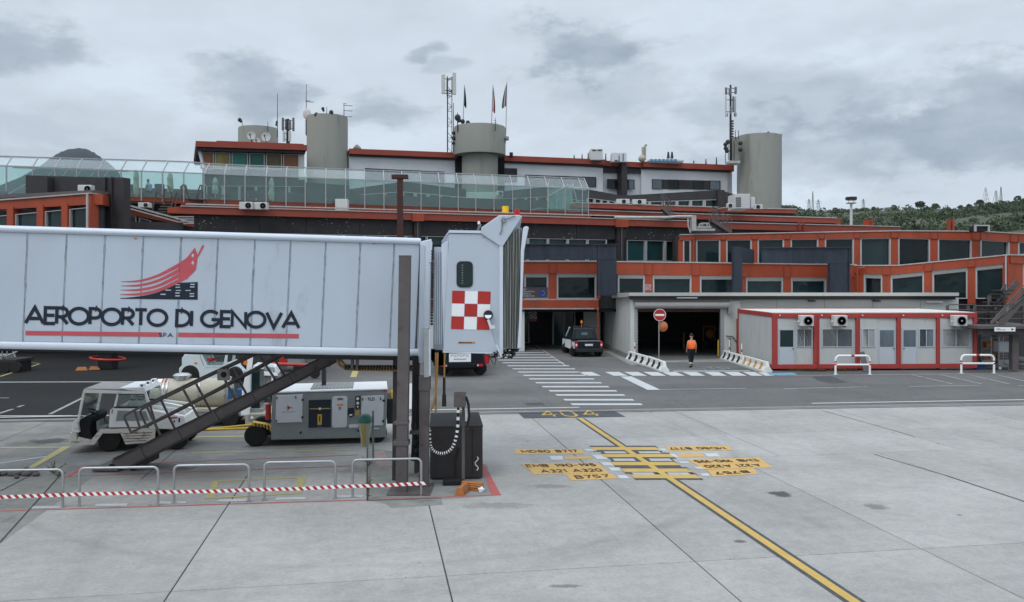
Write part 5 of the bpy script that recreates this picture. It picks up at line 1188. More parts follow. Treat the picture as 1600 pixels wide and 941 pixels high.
# ------------------------------------------------------------------ far terrain
def terrain(name, col1, col2, D0, D1, ridge, x0, x1, nx=90, ny=26, rough=.05, mscale=.02, power=.8, back=None, zb=-1):
    M = mat(name+'_cover', col1, .95, 0, .35, mscale*3, dirt=col2, dirt_amt=.5, dscale=mscale)
    vs = []; fs = []
    for i in range(nx+1):
        px = lerp(x0, x1, i/nx); ry = ridge(px)
        for j in range(ny+1):
            t = j/ny; 
            if t <= .8: u = t/.8; D = lerp(D0, D1, u); hz = (H+(HZ-ry)/F*D1)*u**power
            else: u = (t-.8)/.2; D = lerp(D1, D1*1.5, u); hz = (H+(HZ-ry)/F*D1)*(1-u*u)
            q = Vector(((px-CX)/F*D, D, 0)); nz = mnoise.fractal(q*(6/D1), 1, 2, 6)
            vs.append((q.x, q.y, zb+max(0, hz-zb)*(1+rough*nz*(.3 if abs(t-.8) < .05 else 1))))
    for i in range(nx):
        for j in range(ny): a = i*(ny+1)+j; fs.append([a, a+ny+1, a+ny+2, a+1])
    mb = MB(); mb.v = [Vector(v) for v in vs]; mb.f = fs; mb.m = [0]*len(fs)
    return tag(mb.build(name, M, None, smooth=True), kind='structure')
def interp(tab):
    def f(x):
        if x <= tab[0][0]: return tab[0][1]
        for (a, b), (c, d) in zip(tab[:-1], tab[1:]):
            if x <= c: return lin(x, a, b, c, d)
        return tab[-1][1]
    return f
ridge1 = interp([(-200,345),(600,345),(1100,340),(1215,326),(1240,328),(1262,332),(1300,333),(1345,331),(1400,330),(1440,328),(1480,330),(1510,326),(1545,321),(1575,318),(1600,314),(1700,305),(1900,300),(2300,330)])
terrain('hillside', (.062,.072,.042), (.13,.10,.07), 260, 900, ridge1, -400, 2300, 120, 25, .05, .012)
ridge2 = interp([(-600,330),(-60,300),(0,290),(30,278),(60,262),(75,250),(90,240),(103,234.5),(112,232.5),(122,231.5),(136,233),(148,239),(158,246),(168,253),(182,266),(198,285),(215,300),(300,318),(480,330),(900,345)])
terrain('mountain', (.012,.016,.023), (.022,.028,.036), 1900, 3200, lambda x: ridge2(x)+1.3*mnoise.noise(Vector((x*.35,0,0)))+.9*mnoise.noise(Vector((x*1.1,3,0))), -600, 900, 500, 20, .008, .006, 1.0)
# trees on the hill
m_fol = [mat('foliage_dark', (.040,.062,.028), .9, 0, .25, .1), mat('foliage_mid', (.058,.088,.036), .9, 0, .25, .1), mat('foliage_olive', (.082,.098,.044), .9, 0, .25, .1)]
def crown(mb, c, r, h, nleaf, rnd):
    for k in range(nleaf):
        u = rnd.uniform(0, 2*math.pi); v = rnd.uniform(-.6, 1); rr = r*math.sqrt(max(0, 1-v*v*.9))*rnd.uniform(.55, 1.05)
        p = Vector((c[0]+math.cos(u)*rr, c[1]+math.sin(u)*rr, c[2]+v*h)); s = r*rnd.uniform(.16, .34)
        a = Vector((rnd.uniform(-1,1), rnd.uniform(-1,1), rnd.uniform(-.4,1))).normalized()*s; b = a.cross(Vector((rnd.uniform(-1,1), rnd.uniform(-1,1), rnd.uniform(-1,1)))).normalized()*s
        i = len(mb.v); mb.v += [p-a, p+b, p+a*.9, p-b]; mb.f.append([i, i+1, i+2, i+3]); mb.m.append(mb.mi)
hill_ob = bpy.data.objects['hillside']; from mathutils.bvhtree import BVHTree
_bv = BVHTree.FromObject(hill_ob, bpy.context.evaluated_depsgraph_get()) if False else BVHTree.FromPolygons([v.co.copy() for v in hill_ob.data.vertices], [list(p.vertices) for p in hill_ob.data.polygons])
def gz(x, y):
    h = _bv.ray_cast(Vector((x, y, 900)), Vector((0,0,-1))); return h[0].z if h[0] else 0
rnd = random.Random(5); wood = MB()
for k in range(5200):
    px = rnd.uniform(1190, 1760); D = rnd.uniform(430, 905); x = (px-CX)/F*D; z_ = gz(x, D)
    if mnoise.noise(Vector((x*.012, D*.012, 0))) < .02 and rnd.random() < .8: continue
    wood.mi = 0 if rnd.random() < .45 else 1 if rnd.random() < .75 else 2
    r = rnd.uniform(1.0, 2.9)*(1 if rnd.random() < .9 else 1.5); crown(wood, (x, D, z_+r*.5), r, r*.75, 22, rnd)
tag(wood.build('hillside_wood', m_fol), kind='stuff')
tree_labels = ['tallest round dark tree on the ridge right of the floodlight mast','small pointed dark tree on the ridge near the lone pylon','pale thin crowned tree on the ridge beside the round dark one','broad dark tree on the ridge below the red white masts',
 'dark tree clump at the left end of the visible ridge beside the right tower','low wide tree on the ridge halfway between tower and floodlight mast','bushy tree on the ridge just right of the floodlight mast','rounded tree on the far right edge of the ridge','slender dark tree left of the red white masts','small tree crown between the two ridge dips above the orange roof']
tp = [(1438,327,14,0),(1501,326,7,0),(1461,326,11,2),(1531,322,11,0),(1243,327,7,0),(1305,331,8,1),(1397,332,9,1),(1590,316,10,1),(1514,327,7,0),(1365,332,7,0)]
for (px, y, w, mi), lb in zip(tp, tree_labels):
    D = 880; x = (px-CX)/F*D; z0 = gz(x, D); r = w*D/F/2; o = root('ridge_tree', lb, 'tree', (x, D, z0), 0, 'trees along the ridge', False)
    mb = MB(); mb.tube((x,D,z0-1), (x,D,z0+r*1.2), r*.12, 6, r*.06); 
    for a in range(3): mb.tube((x,D,z0+r*.5), (x+math.cos(a*2.1)*r*.5, D+math.sin(a*2.1)*r*.5, z0+r*1.2), r*.05, 5, r*.02)
    mb.build('trunk', m_bark, o)
    mb = MB(); crown(mb, (x, D, z0+r*1.2), r, r*.75, 150, rnd); mb.build('crown', m_fol[mi], o)
for i, (px, y, w, h) in enumerate(((1388,346,30,4),(1330,347,20,3),(1520,340,22,4),(1552,333,14,5),(1470,343,40,3))):
    D = 700; c = P(px, y, D); zz = gz(c.x, D); o = root('hillside_house', ['low brown terrace wall and shed in the middle of the hillside','small brown ruin left on the hillside','pale grey building low on the hillside','pale stone building high on the hillside below the red white masts','long brown terrace building on the hillside'][i], 'house', (c.x, D, zz), 0, 'buildings on the hillside', False)
    s = D/F; mb = MB(); mb.box(c.x-w*s/2, c.x+w*s/2, D, D+9, zz-3, c.z+h*s); mb.build('wall', mat('hillside_render_%d' % i, ((.19,.12,.085),(.17,.11,.08),(.26,.26,.25),(.36,.36,.35),(.15,.11,.085))[i], .9), o)
    mb = MB(); z1 = c.z+h*s; mb.hexa([(c.x-w*s/2-.4,D-.4,z1),(c.x+w*s/2+.4,D-.4,z1),(c.x+w*s/2+.4,D+9.4,z1)], [(c.x-w*s/2-.4,D-.4,z1+.3),(c.x+w*s/2+.4,D-.4,z1+.3),(c.x+w*s/2+.4,D+9.4,z1+.3)]); mb.build('roof', m_lip, o)
# pylons and masts
def pylon(px, yt, yb, D, w, label, red=False, arms=True, dark=False):
    b = P(px, yb, D); t = P(px, yt, D); o = root('lattice_pylon', label, 'pylon', b, 0, 'pylons on the far ridge', False); s = D/F; hw = w*s/2
    mr = MB(); mw = MB(); n = 8; rr = .16*D/900
    for k in range(n):
        u0, u1 = k/n, (k+1)/n; z0, z1 = lerp(b.z, t.z, u0), lerp(b.z, t.z, u1); a, c = hw*(1-u0*.85), hw*(1-u1*.85)
        M_ = mr if k % 2 == 0 else mw
        for sx, sy in ((-1,-1),(1,-1),(1,1),(-1,1)): M_.tube((b.x+sx*a, D+sy*a, z0), (b.x+sx*c, D+sy*c, z1), rr, 4)
        M_.tube((b.x-a, D-a, z0), (b.x+c, D-c, z1), rr*.7, 4); M_.tube((b.x+a, D-a, z0), (b.x-c, D-c, z1), rr*.7, 4)
    if arms:
        for f in (.72, .86): z_ = lerp(b.z, t.z, f); mw.tube((b.x-hw*1.5, D, z_), (b.x+hw*1.5, D, z_), rr, 4)
    gm = m_pang if not dark else m_dbrown
    mr.build('tower_legs', mat('pylon_red', (.28,.10,.08), .7) if red else gm, o); mw.build('tower_braces', m_lip if red else gm, o)
pylon(1264, 311, 332, 860, 6, 'left thin pylon of the three beside the right tower'); pylon(1270, 299, 330, 860, 3, 'tallest central pylon of the three beside the right tower', arms=False); pylon(1278.5, 312, 332, 860, 7, 'right thin pylon of the three beside the right tower')
pylon(1349, 311, 330, 860, 5, 'lone small pylon right of the floodlight mast')
pylon(1540, 293, 320, 880, 8, 'red and white lattice pylon, leftmost of the three on the right ridge', True, False); pylon(1556, 298, 320, 880, 7, 'dark lattice pylon, middle of the three on the right ridge', False, False, True); pylon(1564, 292, 318, 880, 3.5, 'slim antenna mast, rightmost of the three on the right ridge', False, False, True)
o = root('floodlight_mast', 'tall floodlight mast with a crown of lamps behind the orange roofs', 'floodlight mast', P(1330,442,210)-Vector((0,0,H)), 0, None, False)
mb = MB(); b = P(1330,442,210); t = P(1330,319,210); mb.tube((b.x,210,0), t, .5, 10, .3); mb.build('pole', m_ac, o)
mb = MB(); mb.lathe([(1.15,.3),(1.25,.35),(1.25,.5),(1.15,.5),(1.1,.35)], 14, P(1330,320,210)); mb.build('ring_frame', m_lip, o)
for k in range(9):
    a = k*2*math.pi/9; c = P(1330,310.5,210)+Vector((math.cos(a)*.95, math.sin(a)*.95, 0)); mb = MB(); mb.box(c.x-.35, c.x+.35, c.y-.3, c.y+.3, c.z-.35, c.z+.4); mb.build('lamp_head', m_dbrown, o)
mb = MB(); mb.box(t.x-1.1, t.x+1.1, 209.8, 210.2, P(0,313,210).z-.1, P(0,313,210).z+.1)
for a in (0,1.57): mb.tube((t.x-.6+a*.8,210,t.z), (t.x-.6+a*.8,210,P(0,313,210).z), .08, 5)
mb.build('lamp_bracket', m_lip, o)
# ------------------------------------------------------------------ grey warehouse annex with the garage door
sG = Seg(988, 49.8, 1500, 49.6); gx = root('warehouse_annex', 'low grey prefabricated warehouse with an open dark garage door and flat roof', 'warehouse', (sG.pt(1060,560).x, 49.7, 0), 0, None, False)
A_ = Part(gx); Zr = 3.72
def X(px, D): return (px-CX)/F*D
fx0 = X(987,50)+.0; bx0 = X(938,60); fx1 = X(1492,49.6)
mb = MB(); mb.hexa([Vector((fx0-.25,49.35,Zr)), Vector((fx1,49.15,Zr)), Vector((fx1,56.2,Zr)), Vector((fx0-.6,56.2,Zr))], [Vector((fx0-.25,49.35,Zr+.2)), Vector((fx1,49.15,Zr+.2)), Vector((fx1,56.2,Zr+.05)), Vector((fx0-.6,56.2,Zr+.05))])
mb.build('roof', mat('pale_roof_sheet', (.46,.46,.43), .5, 0, .06, 2, dirt=(.3,.29,.26), dirt_amt=.2), gx)
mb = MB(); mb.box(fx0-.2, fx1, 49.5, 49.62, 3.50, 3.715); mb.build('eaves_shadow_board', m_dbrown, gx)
# left flank made of upright sheets
fl0 = Vector((fx0,49.9,0)); fl1 = Vector((bx0+.15,60.0,0)); n = 7
for k in range(n):
    a = fl0.lerp(fl1, k/n+.004); b = fl0.lerp(fl1, (k+1)/n-.004); dz = Vector((0,0,Zr-.02)); w = Vector((.12,0,0))
    top_k = lambda t: Zr-.02-.35*t
    mb = MB(); mb.hexa([a, b, b+w, a+w], [a+Vector((0,0,top_k(k/n))), b+Vector((0,0,top_k((k+1)/n))), b+w+Vector((0,0,top_k((k+1)/n))), a+w+Vector((0,0,top_k(k/n)))]); mb.build('wall_panel', m_grey, gx, bevel=.012)
mb = MB(); mb.hexa([fl0+Vector((-.16,0,0)), fl1+Vector((-.16,0,0)), fl1+Vector((-.01,0,0)), fl0+Vector((-.01,0,0))], [fl0+Vector((-.16,0,.18)), fl1+Vector((-.16,0,.18)), fl1+Vector((-.01,0,.18)), fl0+Vector((-.01,0,.18))]); mb.build('plinth', pm_patch, gx)
mb = MB(); mb.hexa([Vector((fx0-.3,49.8,Zr-.06)), Vector((bx0-.1,60,Zr-.4)), Vector((bx0+.3,60,Zr-.4)), Vector((fx0+.1,49.8,Zr-.06))], [Vector((fx0-.3,49.8,Zr+.17)), Vector((bx0-.1,60,Zr-.22)), Vector((bx0+.3,60,Zr-.22)), Vector((fx0+.1,49.8,Zr+.17))]); mb.build('side_trim', m_frame, gx)
def gbox(name, m, x0, x1, y0, y1, d0=-.15, d1=0, bevel=0): return A_.rect(name, m, sG, x0, x1, y0, y1, None, None, d0, d1, bevel)
gbox('wall_panel', m_grey, 985, 991, 469, 561.5, -.2, .02); gbox('door_jamb', m_alu, 991, 996, 483, 560, -.3, -.02)
gbox('wall_panel', m_grey, 1131, 1157, 470, 560, -.15, 0); gbox('wall_panel', m_grey, 1140, 1500, 465.5, 560, -.4, -.16)
for x in (1215,1290,1365,1440): gbox('wall_joint', m_shut, x-.3, x+.3, 467, 486, -.16, -.15)
gbox('lintel_box', m_shut, 989, 1141, 464, 473, -.2, .05); gbox('door_jamb', m_alu, 1125.5, 1131, 483, 561, -.3, .02)
mb = MB(); a = sG.pt(991, 477.5, .22); b = sG.pt(1136, 477.5, .22); mb.tube(a, b, .20, 20); mb.build('roller_drum', m_shut, gx, smooth=True)
gbox('roller_bracket', m_shut, 1136, 1141.5, 472, 490, 0, .35); gbox('door_bottom_rail', m_dred, 996, 1126, 482.5, 487.5, -.15, -.03); gbox('lamp_tube', m_lampw, 1056, 1088, 464.4, 466.2, .22, .32)
gbox('lamp_tube', m_lampw, 1447, 1472, 471, 472.6, .02, .1)
for x in (1268,1370): gbox('black_lamp_bracket', m_blackp, x-5, x+5, 469.5, 471.5, -.1, .15)
# dark garage hall behind the door
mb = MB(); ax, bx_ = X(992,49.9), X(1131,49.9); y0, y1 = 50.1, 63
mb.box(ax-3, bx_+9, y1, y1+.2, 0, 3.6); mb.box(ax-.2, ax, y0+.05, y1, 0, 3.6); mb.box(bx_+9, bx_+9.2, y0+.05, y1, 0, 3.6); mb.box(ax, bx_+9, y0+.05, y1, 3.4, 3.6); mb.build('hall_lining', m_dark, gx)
mb = MB()
for k in range(16): 
    for (xx, w) in ((995,1.6),(1127.5,1.6)):
        yy = 489+k*4.6; sG.rect(mb, xx, xx+w, yy, yy+2.3, yy, yy+2.3, -.02, .03)
mb.build('door_guide_teeth', m_frame, gx)
for (x, y0_, y1_, w, m_, D, nm) in ((1122.5,531,562,3,m_yel,50.5,'yellow bollard just inside the right door jamb'),(1068.5,520,546,3,m_yel,56,'yellow bollard deep inside the dark garage')):
    b = P(x, y1_, D); b.z = max(.012, b.z) if D < 52 else .012; o = root('bollard', nm, 'bollard', (b.x, D, 0.01), 0, None, False); mb = MB(); r = w*D/F/2; t = P(x,y0_,D).z; mb.lathe([(r,.01),(r,t-.06),(r*.6,t),(1e-5,t)], 12, (b.x,D,0)); mb.build('post', m_yel if D < 52 else mat('shaded_yellow', (.3,.2,.03), .6), o, smooth=True)  # deep bollard gets a darker yellow, garage shade put into the colour
    mb = MB(); mb.lathe([(r*1.9,.01),(r*1.9,.04),(r*1.3,.045)], 12, (b.x,D,0)); mb.build('foot_plate', m_blackp, o)
o = root('dim_orange_trolley', 'dim orange and black trolley deep inside the garage on the right', 'trolley', (X(1108,57),57,0.01), 0, None, False)
cx_ = X(1108,57); mb = MB(); mb.box(cx_-.5,cx_+.5,56.7,57.6,.3,.5); mb.build('deck', m_blackp, o); mb = MB(); mb.tube((cx_-.4,57,.5),(cx_-.4,57,1.5),.04); mb.tube((cx_+.4,57,.5),(cx_+.4,57,1.5),.04); mb.tube((cx_-.4,57,1.5),(cx_+.4,57,1.5),.04); mb.build('frame', m_choc, o); mb = MB(); mb.ball((cx_+.1,57,1.0),.35,10,7); mb.build('cable_reel', m_choc, o)
for dx in (-.4,.4): mb = MB(); mb.lathe([(1e-5,-.05),(.18,-.05),(.18,.05),(1e-5,.05)],12,(cx_+dx,56.8,.19),'y'); mb.build('wheel', m_tyre, o)
for (x, y0_, y1_) in ((1140,528,556),(1151,498,556)):
    mb = MB(); mb.tube(sG.pt(x,y0_,.06), sG.pt(x,y1_,.06), .035, 6); mb.build('wall_conduit', m_orange2 if x > 1145 else m_dbrown, gx)
mb = MB(); mb.path([sG.pt(1134,525,.08), sG.pt(1144,526,.08), sG.pt(1150,534,.08), sG.pt(1160,537,.08)], .03, 6); mb.build('wall_tap_pipe', m_dbrown, gx)
# ------------------------------------------------------------------ site office containers
Dc = 42.4; sB = Seg(1209, Dc, 1524, 42.9); posts = [(1207.5,1215.5),(1271,1281),(1337,1344.5),(1401,1408.5),(1463,1469.5),(1520.5,1526)]
m_contr = mat('container_red_frame', (.37,.045,.040), .45, 0, .08, 2, dirt=(.25,.08,.06), dirt_amt=.15)
m_contw = mat('container_pale_panel', (.48,.49,.475), .5, 0, .04, 1.5, dirt=(.34,.335,.31), dirt_amt=.35, dscale=1.8, stretch=(1,1,.25))
m_croof = mat('container_cream_roof', (.62,.62,.57), .6, 0, .06, 1.5, dirt=(.4,.38,.33), dirt_amt=.25)
m_cdoor = mat('container_door_enamel', (.46,.50,.54), .4, 0, .04, 2)
spec = ['door_left','window','door_right','door_left2','window2']
clab = ['leftmost office container with dark window and door beside the barrier','office container with wide blinded window, second from the left','middle office container with window left and door right','office container with door left and narrow window, fourth from the left','rightmost office container beside the dark stairs']
for i in range(5):
    xa, xb = (posts[i][0]+posts[i][1])/2+.25, (posts[i+1][0]+posts[i+1][1])/2-.25
    if i == 0: xa = posts[0][0]
    if i == 4: xb = posts[5][1]
    la, lb_ = posts[i][1], posts[i+1][0]
    c = root('office_container', clab[i], 'office container', (sB.pt((xa+xb)/2,580).x, sB.D((xa+xb)/2), 0), 0, 'row of office containers', False)
    Q = Part(c); zt = 488.5
    pa, pb = sB.pt(xa, 440), sB.pt(xb, 440); dep = 6.4
    def blk(name, m, x0, x1, z0, z1, ya, yb, bevel=0):
        mb = MB(); mb.box(x0, x1, ya, yb, z0, z1); return mb.build(name, m, c, bevel=bevel)
    Yf = (pa.y+pb.y)/2; ztop = 2.93; zb = .12
    blk('roof', m_croof, pa.x+.02, pb.x-.02, ztop-.02, ztop+.05, Yf+.16, Yf+dep)
    blk('top_beam', m_contr, pa.x, pb.x, ztop-.24, ztop+.02, Yf-.03, Yf+.15, .02); blk('bottom_beam', m_contr, pa.x, pb.x, zb-.02, zb+.22, Yf-.03, Yf+.15, .02)
    blk('back_beam', m_contr, pa.x, pb.x, ztop-.1, ztop+.08, Yf+dep, Yf+dep+.1)
    wl = (la-xa)*Dc/F; wr_ = (xb-lb_)*Dc/F
    blk('corner_post', m_contr, pa.x, pa.x+wl, zb+.22, ztop-.24, Yf-.028, Yf+.15, .02); blk('corner_post', m_contr, pb.x-wr_, pb.x, zb+.22, ztop-.24, Yf-.028, Yf+.15, .02)
    blk('floor', m_dbrown, pa.x+.03, pb.x-.03, .1, .2, Yf+.15, Yf+dep)
    if i == 0:
        blk('side_panel', m_contw, pa.x+.03, pa.x+.1, zb+.2, ztop-.2, Yf+.15, Yf+dep); blk('side_beam', m_contr, pa.x, pa.x+.12, ztop-.2, ztop+.03, Yf+.15, Yf+dep); blk('side_beam', m_contr, pa.x, pa.x+.12, zb-.02, zb+.2, Yf+.15, Yf+dep)
        blk('corner_post', m_contr, pa.x-.02, pa.x+.14, .1, ztop+.03, Yf+dep, Yf+dep+.12)
    if i == 4: blk('side_panel', m_contw, pb.x-.1, pb.x-.03, zb+.2, ztop-.2, Yf+.15, Yf+dep); blk('side_beam', m_contr, pb.x-.12, pb.x, ztop-.2, ztop+.03, Yf+.15, Yf+dep)
    blk('partition', m_contw, pb.x-.06, pb.x-.03, zb+.2, ztop-.2, Yf+.16, Yf+dep-.02) if i != 4 else None
    Q.rect('front_panel', m_contw, sB, la, lb_, 494, 576.5, None, None, -.12, -.05)
    s_ = lambda u: lerp(la, lb_, u)
    def door(u0, u1, name='door'):
        d = Q.rect(name, m_cdoor, sB, s_(u0), s_(u1), 512.5, 575, None, None, -.06, -.02)
        e = MB(); sB.rect(e, s_(u0)+2.5, s_(u1)-2.5, 516, 542, 516, 542, -.02, -.012); e.build('pane', m_wg if i == 0 else m_wgb, d)
        e = MB(); hx = s_(u1)-3.4 if i != 3 else s_(u0)+2; sB.rect(e, hx, hx+1.6, 544.3, 545.3, 544.3, 545.3, -.02, .04); e.build('handle', m_blackp, d)
        e = MB(); sB.rect(e, s_(u0)+1.2, s_(u0)+1.5, 513, 574, 513, 574, -.02, -.014); sB.rect(e, s_(u1)-1.5, s_(u1)-1.2, 513, 574, 513, 574, -.02, -.014); e.build('edge_trim', m_alu, d)
    def cwin(u0, u1, g): Q.win(sB, s_(u0), s_(u1), 514, 542.5, gm=g, fm=m_cdoor, fw=1.6, div=1, rec=.02, d=-.045, divw=1.0)
    if i == 0: door(.02,.48); cwin(.52,.98, m_wg)
    elif i == 1: cwin(.06,.93, m_wgb)
    elif i == 2: cwin(.04,.42, m_wgb); door(.50,.97)
    elif i == 3: door(.02,.46); cwin(.50,.95, m_wgb)
    else: cwin(.05,.93, m_wgb)
    if i: 
        for k in range(5): e = MB(); yv = 519+k*4.6; sB.rect(e, s_(.1), s_(.45), yv, yv+.5, yv, yv+.5, -.035, -.03); 
    for u in (.05,.95): e = MB(); q = sB.pt(s_(u), 492.8, .02); e.lathe([(1e-5,-.03),(.035,-.03),(.035,0),(1e-5,0)], 8, q, 'y'); e.build('lifting_eye', m_lampw, c)
for px, lb in ((1262,'white outdoor unit on the leftmost office container'),(1314.5,'white outdoor unit on the second office container'),(1502,'white outdoor unit on the rightmost office container')):
    o = ac(px-11, px+10, 493, 510, sB.D(px)-.5, lb, .55, dep=.42, fr=.23)
    mb = MB(); c = P(px-14.5, 503, sB.D(px)-.3); mb.ball(c, .06); mb.tube(c, c+Vector((.15,0,0)), .02); mb.build('pipe_stub', m_ac, o)
    mb = MB(); a = P(px-8,511,sB.D(px)-.4); b = P(px+7,511,sB.D(px)-.4); mb.bar(a, a+Vector((0,.4,0)), .04, .06); mb.bar(b, b+Vector((0,.4,0)), .04, .06); mb.build('wall_bracket', m_shut, o)
# grass tufts and rubbish at the container foot
gr = MB(); rnd2 = random.Random(3)
for k in range(500):
    px = rnd2.choice([rnd2.uniform(1225,1345), rnd2.gauss(1262,14), rnd2.gauss(1320,16)]); x = X(px, 42); y = 42.3+rnd2.uniform(-.18,.1); h = rnd2.uniform(.05,.2); a = rnd2.uniform(0,3.14); d = Vector((math.cos(a)*.015, math.sin(a)*.015, 0)); l = Vector((rnd2.uniform(-.08,.08), rnd2.uniform(-.08,.02), h))
    b = Vector((x,y,.01)); i_ = len(gr.v); gr.v += [b-d, b+d, b+l]; gr.f.append([i_,i_+1,i_+2]); gr.m.append(0 if rnd2.random() < .6 else 1)
tag(gr.build('grass', [m_weed, m_dry]), kind='stuff')
o = root('plank', 'brown plank leaning on the middle office container', 'plank', (X(1349,42),42,0.01), 0, None, False); mb = MB(); mb.bar(P(1346,550,42.2), P(1354,581,41.8), .28, .04, (0,1,0)); mb.build('board', m_brown, o)
o = root('plastic_tub', 'blue plastic tub on the ground behind the right white hoop', 'tub', (X(1528,43),43,0.01), 0, None, False); b = G(1528, 577); b.z = .01
mb = MB(); mb.lathe([(.22,0),(.30,.3),(.32,.32),(.28,.32),(.2,.05),(1e-5,.05)], 20, b)
for v in mb.v: v.x = b.x+(v.x-b.x)*1.15
mb.build('body', m_bluepl, o, smooth=True)
o = root('cloth_heap', 'small red and white rag heap at the container corner', 'rag', G(1277,581,0.01), 0, None, False); b = G(1277,580.5); mb = MB()
for k in range(7): mb.ball(b+Vector((random.uniform(-.4,.3), random.uniform(-.1,.1), .06)), random.uniform(.05,.11), 7, 5, (1.5,1,.7))
mb.build('cloth', [m_dred], o, smooth=True)
# white hoops with red bands
def hoop(px0, px1, yt, ym_, yb, D, label, full=True):
    o = root('hoop_barrier', label, 'hoop barrier', ((X(px0,D)+X(px1,D))/2, D, .01), 0, 'white hoop barriers before the containers', False)
    x0, x1 = X(px0,D), X(px1,D); zt = P(0,yt,D).z; zm = P(0,ym_,D).z; r = .10
    pts = [(x0,D,.01),(x0,D,zt-.2)]+[(x0+.2-.2*math.cos(a), D, zt-.2+.2*math.sin(a)) for a in (.4,.8,1.2)]+[(x0+.2,D,zt),(x1-.2,D,zt)]+[(x1-.2+.2*math.sin(a), D, zt-.2+.2*math.cos(a)) for a in (.4,.8,1.2)]+[(x1,D,zt-.2),(x1,D,.01)]
    mb = MB(); mb.path(pts, .052, 8); mb.build('hoop_tube', m_carw, o, smooth=True); mb = MB(); mb.tube((x0,D,zm),(x1,D,zm),.048); mb.build('cross_tube', m_carw, o)
    for xx, z in ((x0,zt-.30),(x0,zt-.42),(x1,zt-.30),(x1,zt-.42)): mb = MB(); mb.tube((xx,D,z-.035),(xx,D,z+.035),.056,10); mb.build('red_band', m_red, o)
    mb = MB(); mb.tube(((x0+x1)/2-.08,D,zt),((x0+x1)/2+.08,D,zt),.056,10); mb.build('red_band', m_red, o)
    for xx in (x0,x1): mb = MB(); mb.box(xx-.09,xx+.09,D-.09,D+.09,.01,.02); mb.build('foot_plate', m_carw, o)
hoop(1305.5, 1359, 556, 570, 586, 40.8, 'white hoop barrier with red bands before the second office container'); hoop(1502, 1553, 555, 568, 584, 41.3, 'white hoop barrier with red bands before the blue tub')
# dark steel stairs and platform at the far right
o = root('steel_stairs', 'dark brown steel stairs and platform beside the rightmost container', 'stairs', (X(1560,43),43,0), 0, None, False)
def ob2(name, m, x0, x1, y0, y1, D, dep, bevel=0):
    mb = MB(); a = P(x0,y1,D); b = P(x1,y0,D); mb.box(a.x,b.x,D,D+dep,max(a.z,.01),b.z); return mb.build(name, m, o, bevel=bevel)
ob2('platform', m_brown, 1527, 1640, 509, 514, 41.5, 5); ob2('platform_beam', m_dbrown, 1529, 1640, 514, 523, 41.6, .15); ob2('column', m_brown, 1582, 1592, 514, 578, 42, .3); ob2('column', m_brown, 1527, 1532, 514, 578, 46, .2)
mb = MB(); D = 42
def rail(pts, r=.035, D_=41.8): mb.path([P(x,y,D_) for x,y in pts], r, 6)
for dy in (0,7,14,21): rail([(1525,498-3+dy*.75),(1571,446+dy*.9),(1586,446+dy*.9)] if dy == 0 else [(1527,494+dy*.8),(1571,447+dy*.9)], .035, 44)
for dy in (0,6,12,18): rail([(1548,506-2+dy*.2),(1600,446+dy),(1640,410+dy)], .03, 41.8)
for y in (478,488,498): rail([(1524,y),(1640,y)], .03, 43)
rail([(1482,476),(1525,476.5)], .03, 46); rail([(1482,484),(1525,484.5)], .03, 46); mb.build('handrail', m_brown, o, smooth=True)
for (x, y0_, y1_, w, D) in ((1547,462,509,4,43.5),(1570,444,508,4,44),(1600,450,512,4,43),(1481,477,488,3.5,46),(1513.5,477,488,3.5,46),(1524,478,510,3.5,44),(1556,478,510,2,43)): ob2('rail_post', m_brown, x-w/2, x+w/2, y0_, y1_, D, .12)
for k in range(9): ob2('step', m_dbrown, 1530+k*5, 1545+k*5, 503-k*6.2, 504.6-k*6.2, 43, 1.2)
mb = MB(); a = P(1530,510,44.2); b = P(1590,440,44.2); mb.bar(a, b, .06, .28); mb.build('stringer', m_brown, o)
mb = MB(); a = P(1560,511,41.9); b = P(1640,420,41.9); mb.bar(a, b, .06, .30); mb.build('stringer', m_brown, o)
sgn = ob2('direction_sign', m_carw, 1554.5, 1586.5, 511.5, 518, 41.3, .05); mb = MB(); y = 41.295
a = P(1583,514.7,41.29); mb.add([a+Vector((-.08,0,.06)), a+Vector((.05,0,0)), a+Vector((-.08,0,-.06))], [[0,1,2]])
for k,(x0,x1,yy) in enumerate(((1557,1563,513.5),(1557,1571,515.2))): a = P(x0,yy+.7,41.29); b = P(x1,yy,41.29); mb.add([(a.x,y,a.z),(b.x,y,a.z),(b.x,y,b.z),(a.x,y,b.z)], [[0,1,2,3]])
mb.build('arrow_mark', m_blackp, sgn)
o3 = root('wire_trolley', 'grey wire roll cage trolley under the dark steel platform', 'trolley', (X(1571,43),43,.01), 0, None, False); x0, x1 = X(1561,43), X(1580,43); mb = MB()
for xx in (x0,x1):
    for yy in (43,43.7): mb.tube((xx,yy,.2),(xx,yy,P(0,526,43).z),.02,6)
for z in (.25,.9,P(0,526,43).z):
    mb.path([(x0,43,z),(x1,43,z),(x1,43.7,z),(x0,43.7,z)], .018, 5, True)
for k in range(1,6): mb.tube((lerp(x0,x1,k/6),43,.25),(lerp(x0,x1,k/6),43,.9),.008,4)
for k in range(1,5): mb.tube((x0,43,.25+k*.13),(x1,43,.25+k*.13),.008,4)
mb.build('cage', m_alu, o3); mb = MB(); mb.box(x0-.02,x1+.02,42.98,43.72,.17,.22); mb.build('deck', m_shut, o3)
mb = MB(); mb.box(x0+.05,x1-.05,43.1,43.6,.92,1.45); mb.build('grey_screen', m_gpu2, o3)
for xx in (x0+.06,x1-.06): mb = MB(); mb.lathe([(1e-5,-.03),(.08,-.03),(.08,.03),(1e-5,.03)],12,(xx,43.02,.09),'y'); mb.build('castor', m_lampw, o3)
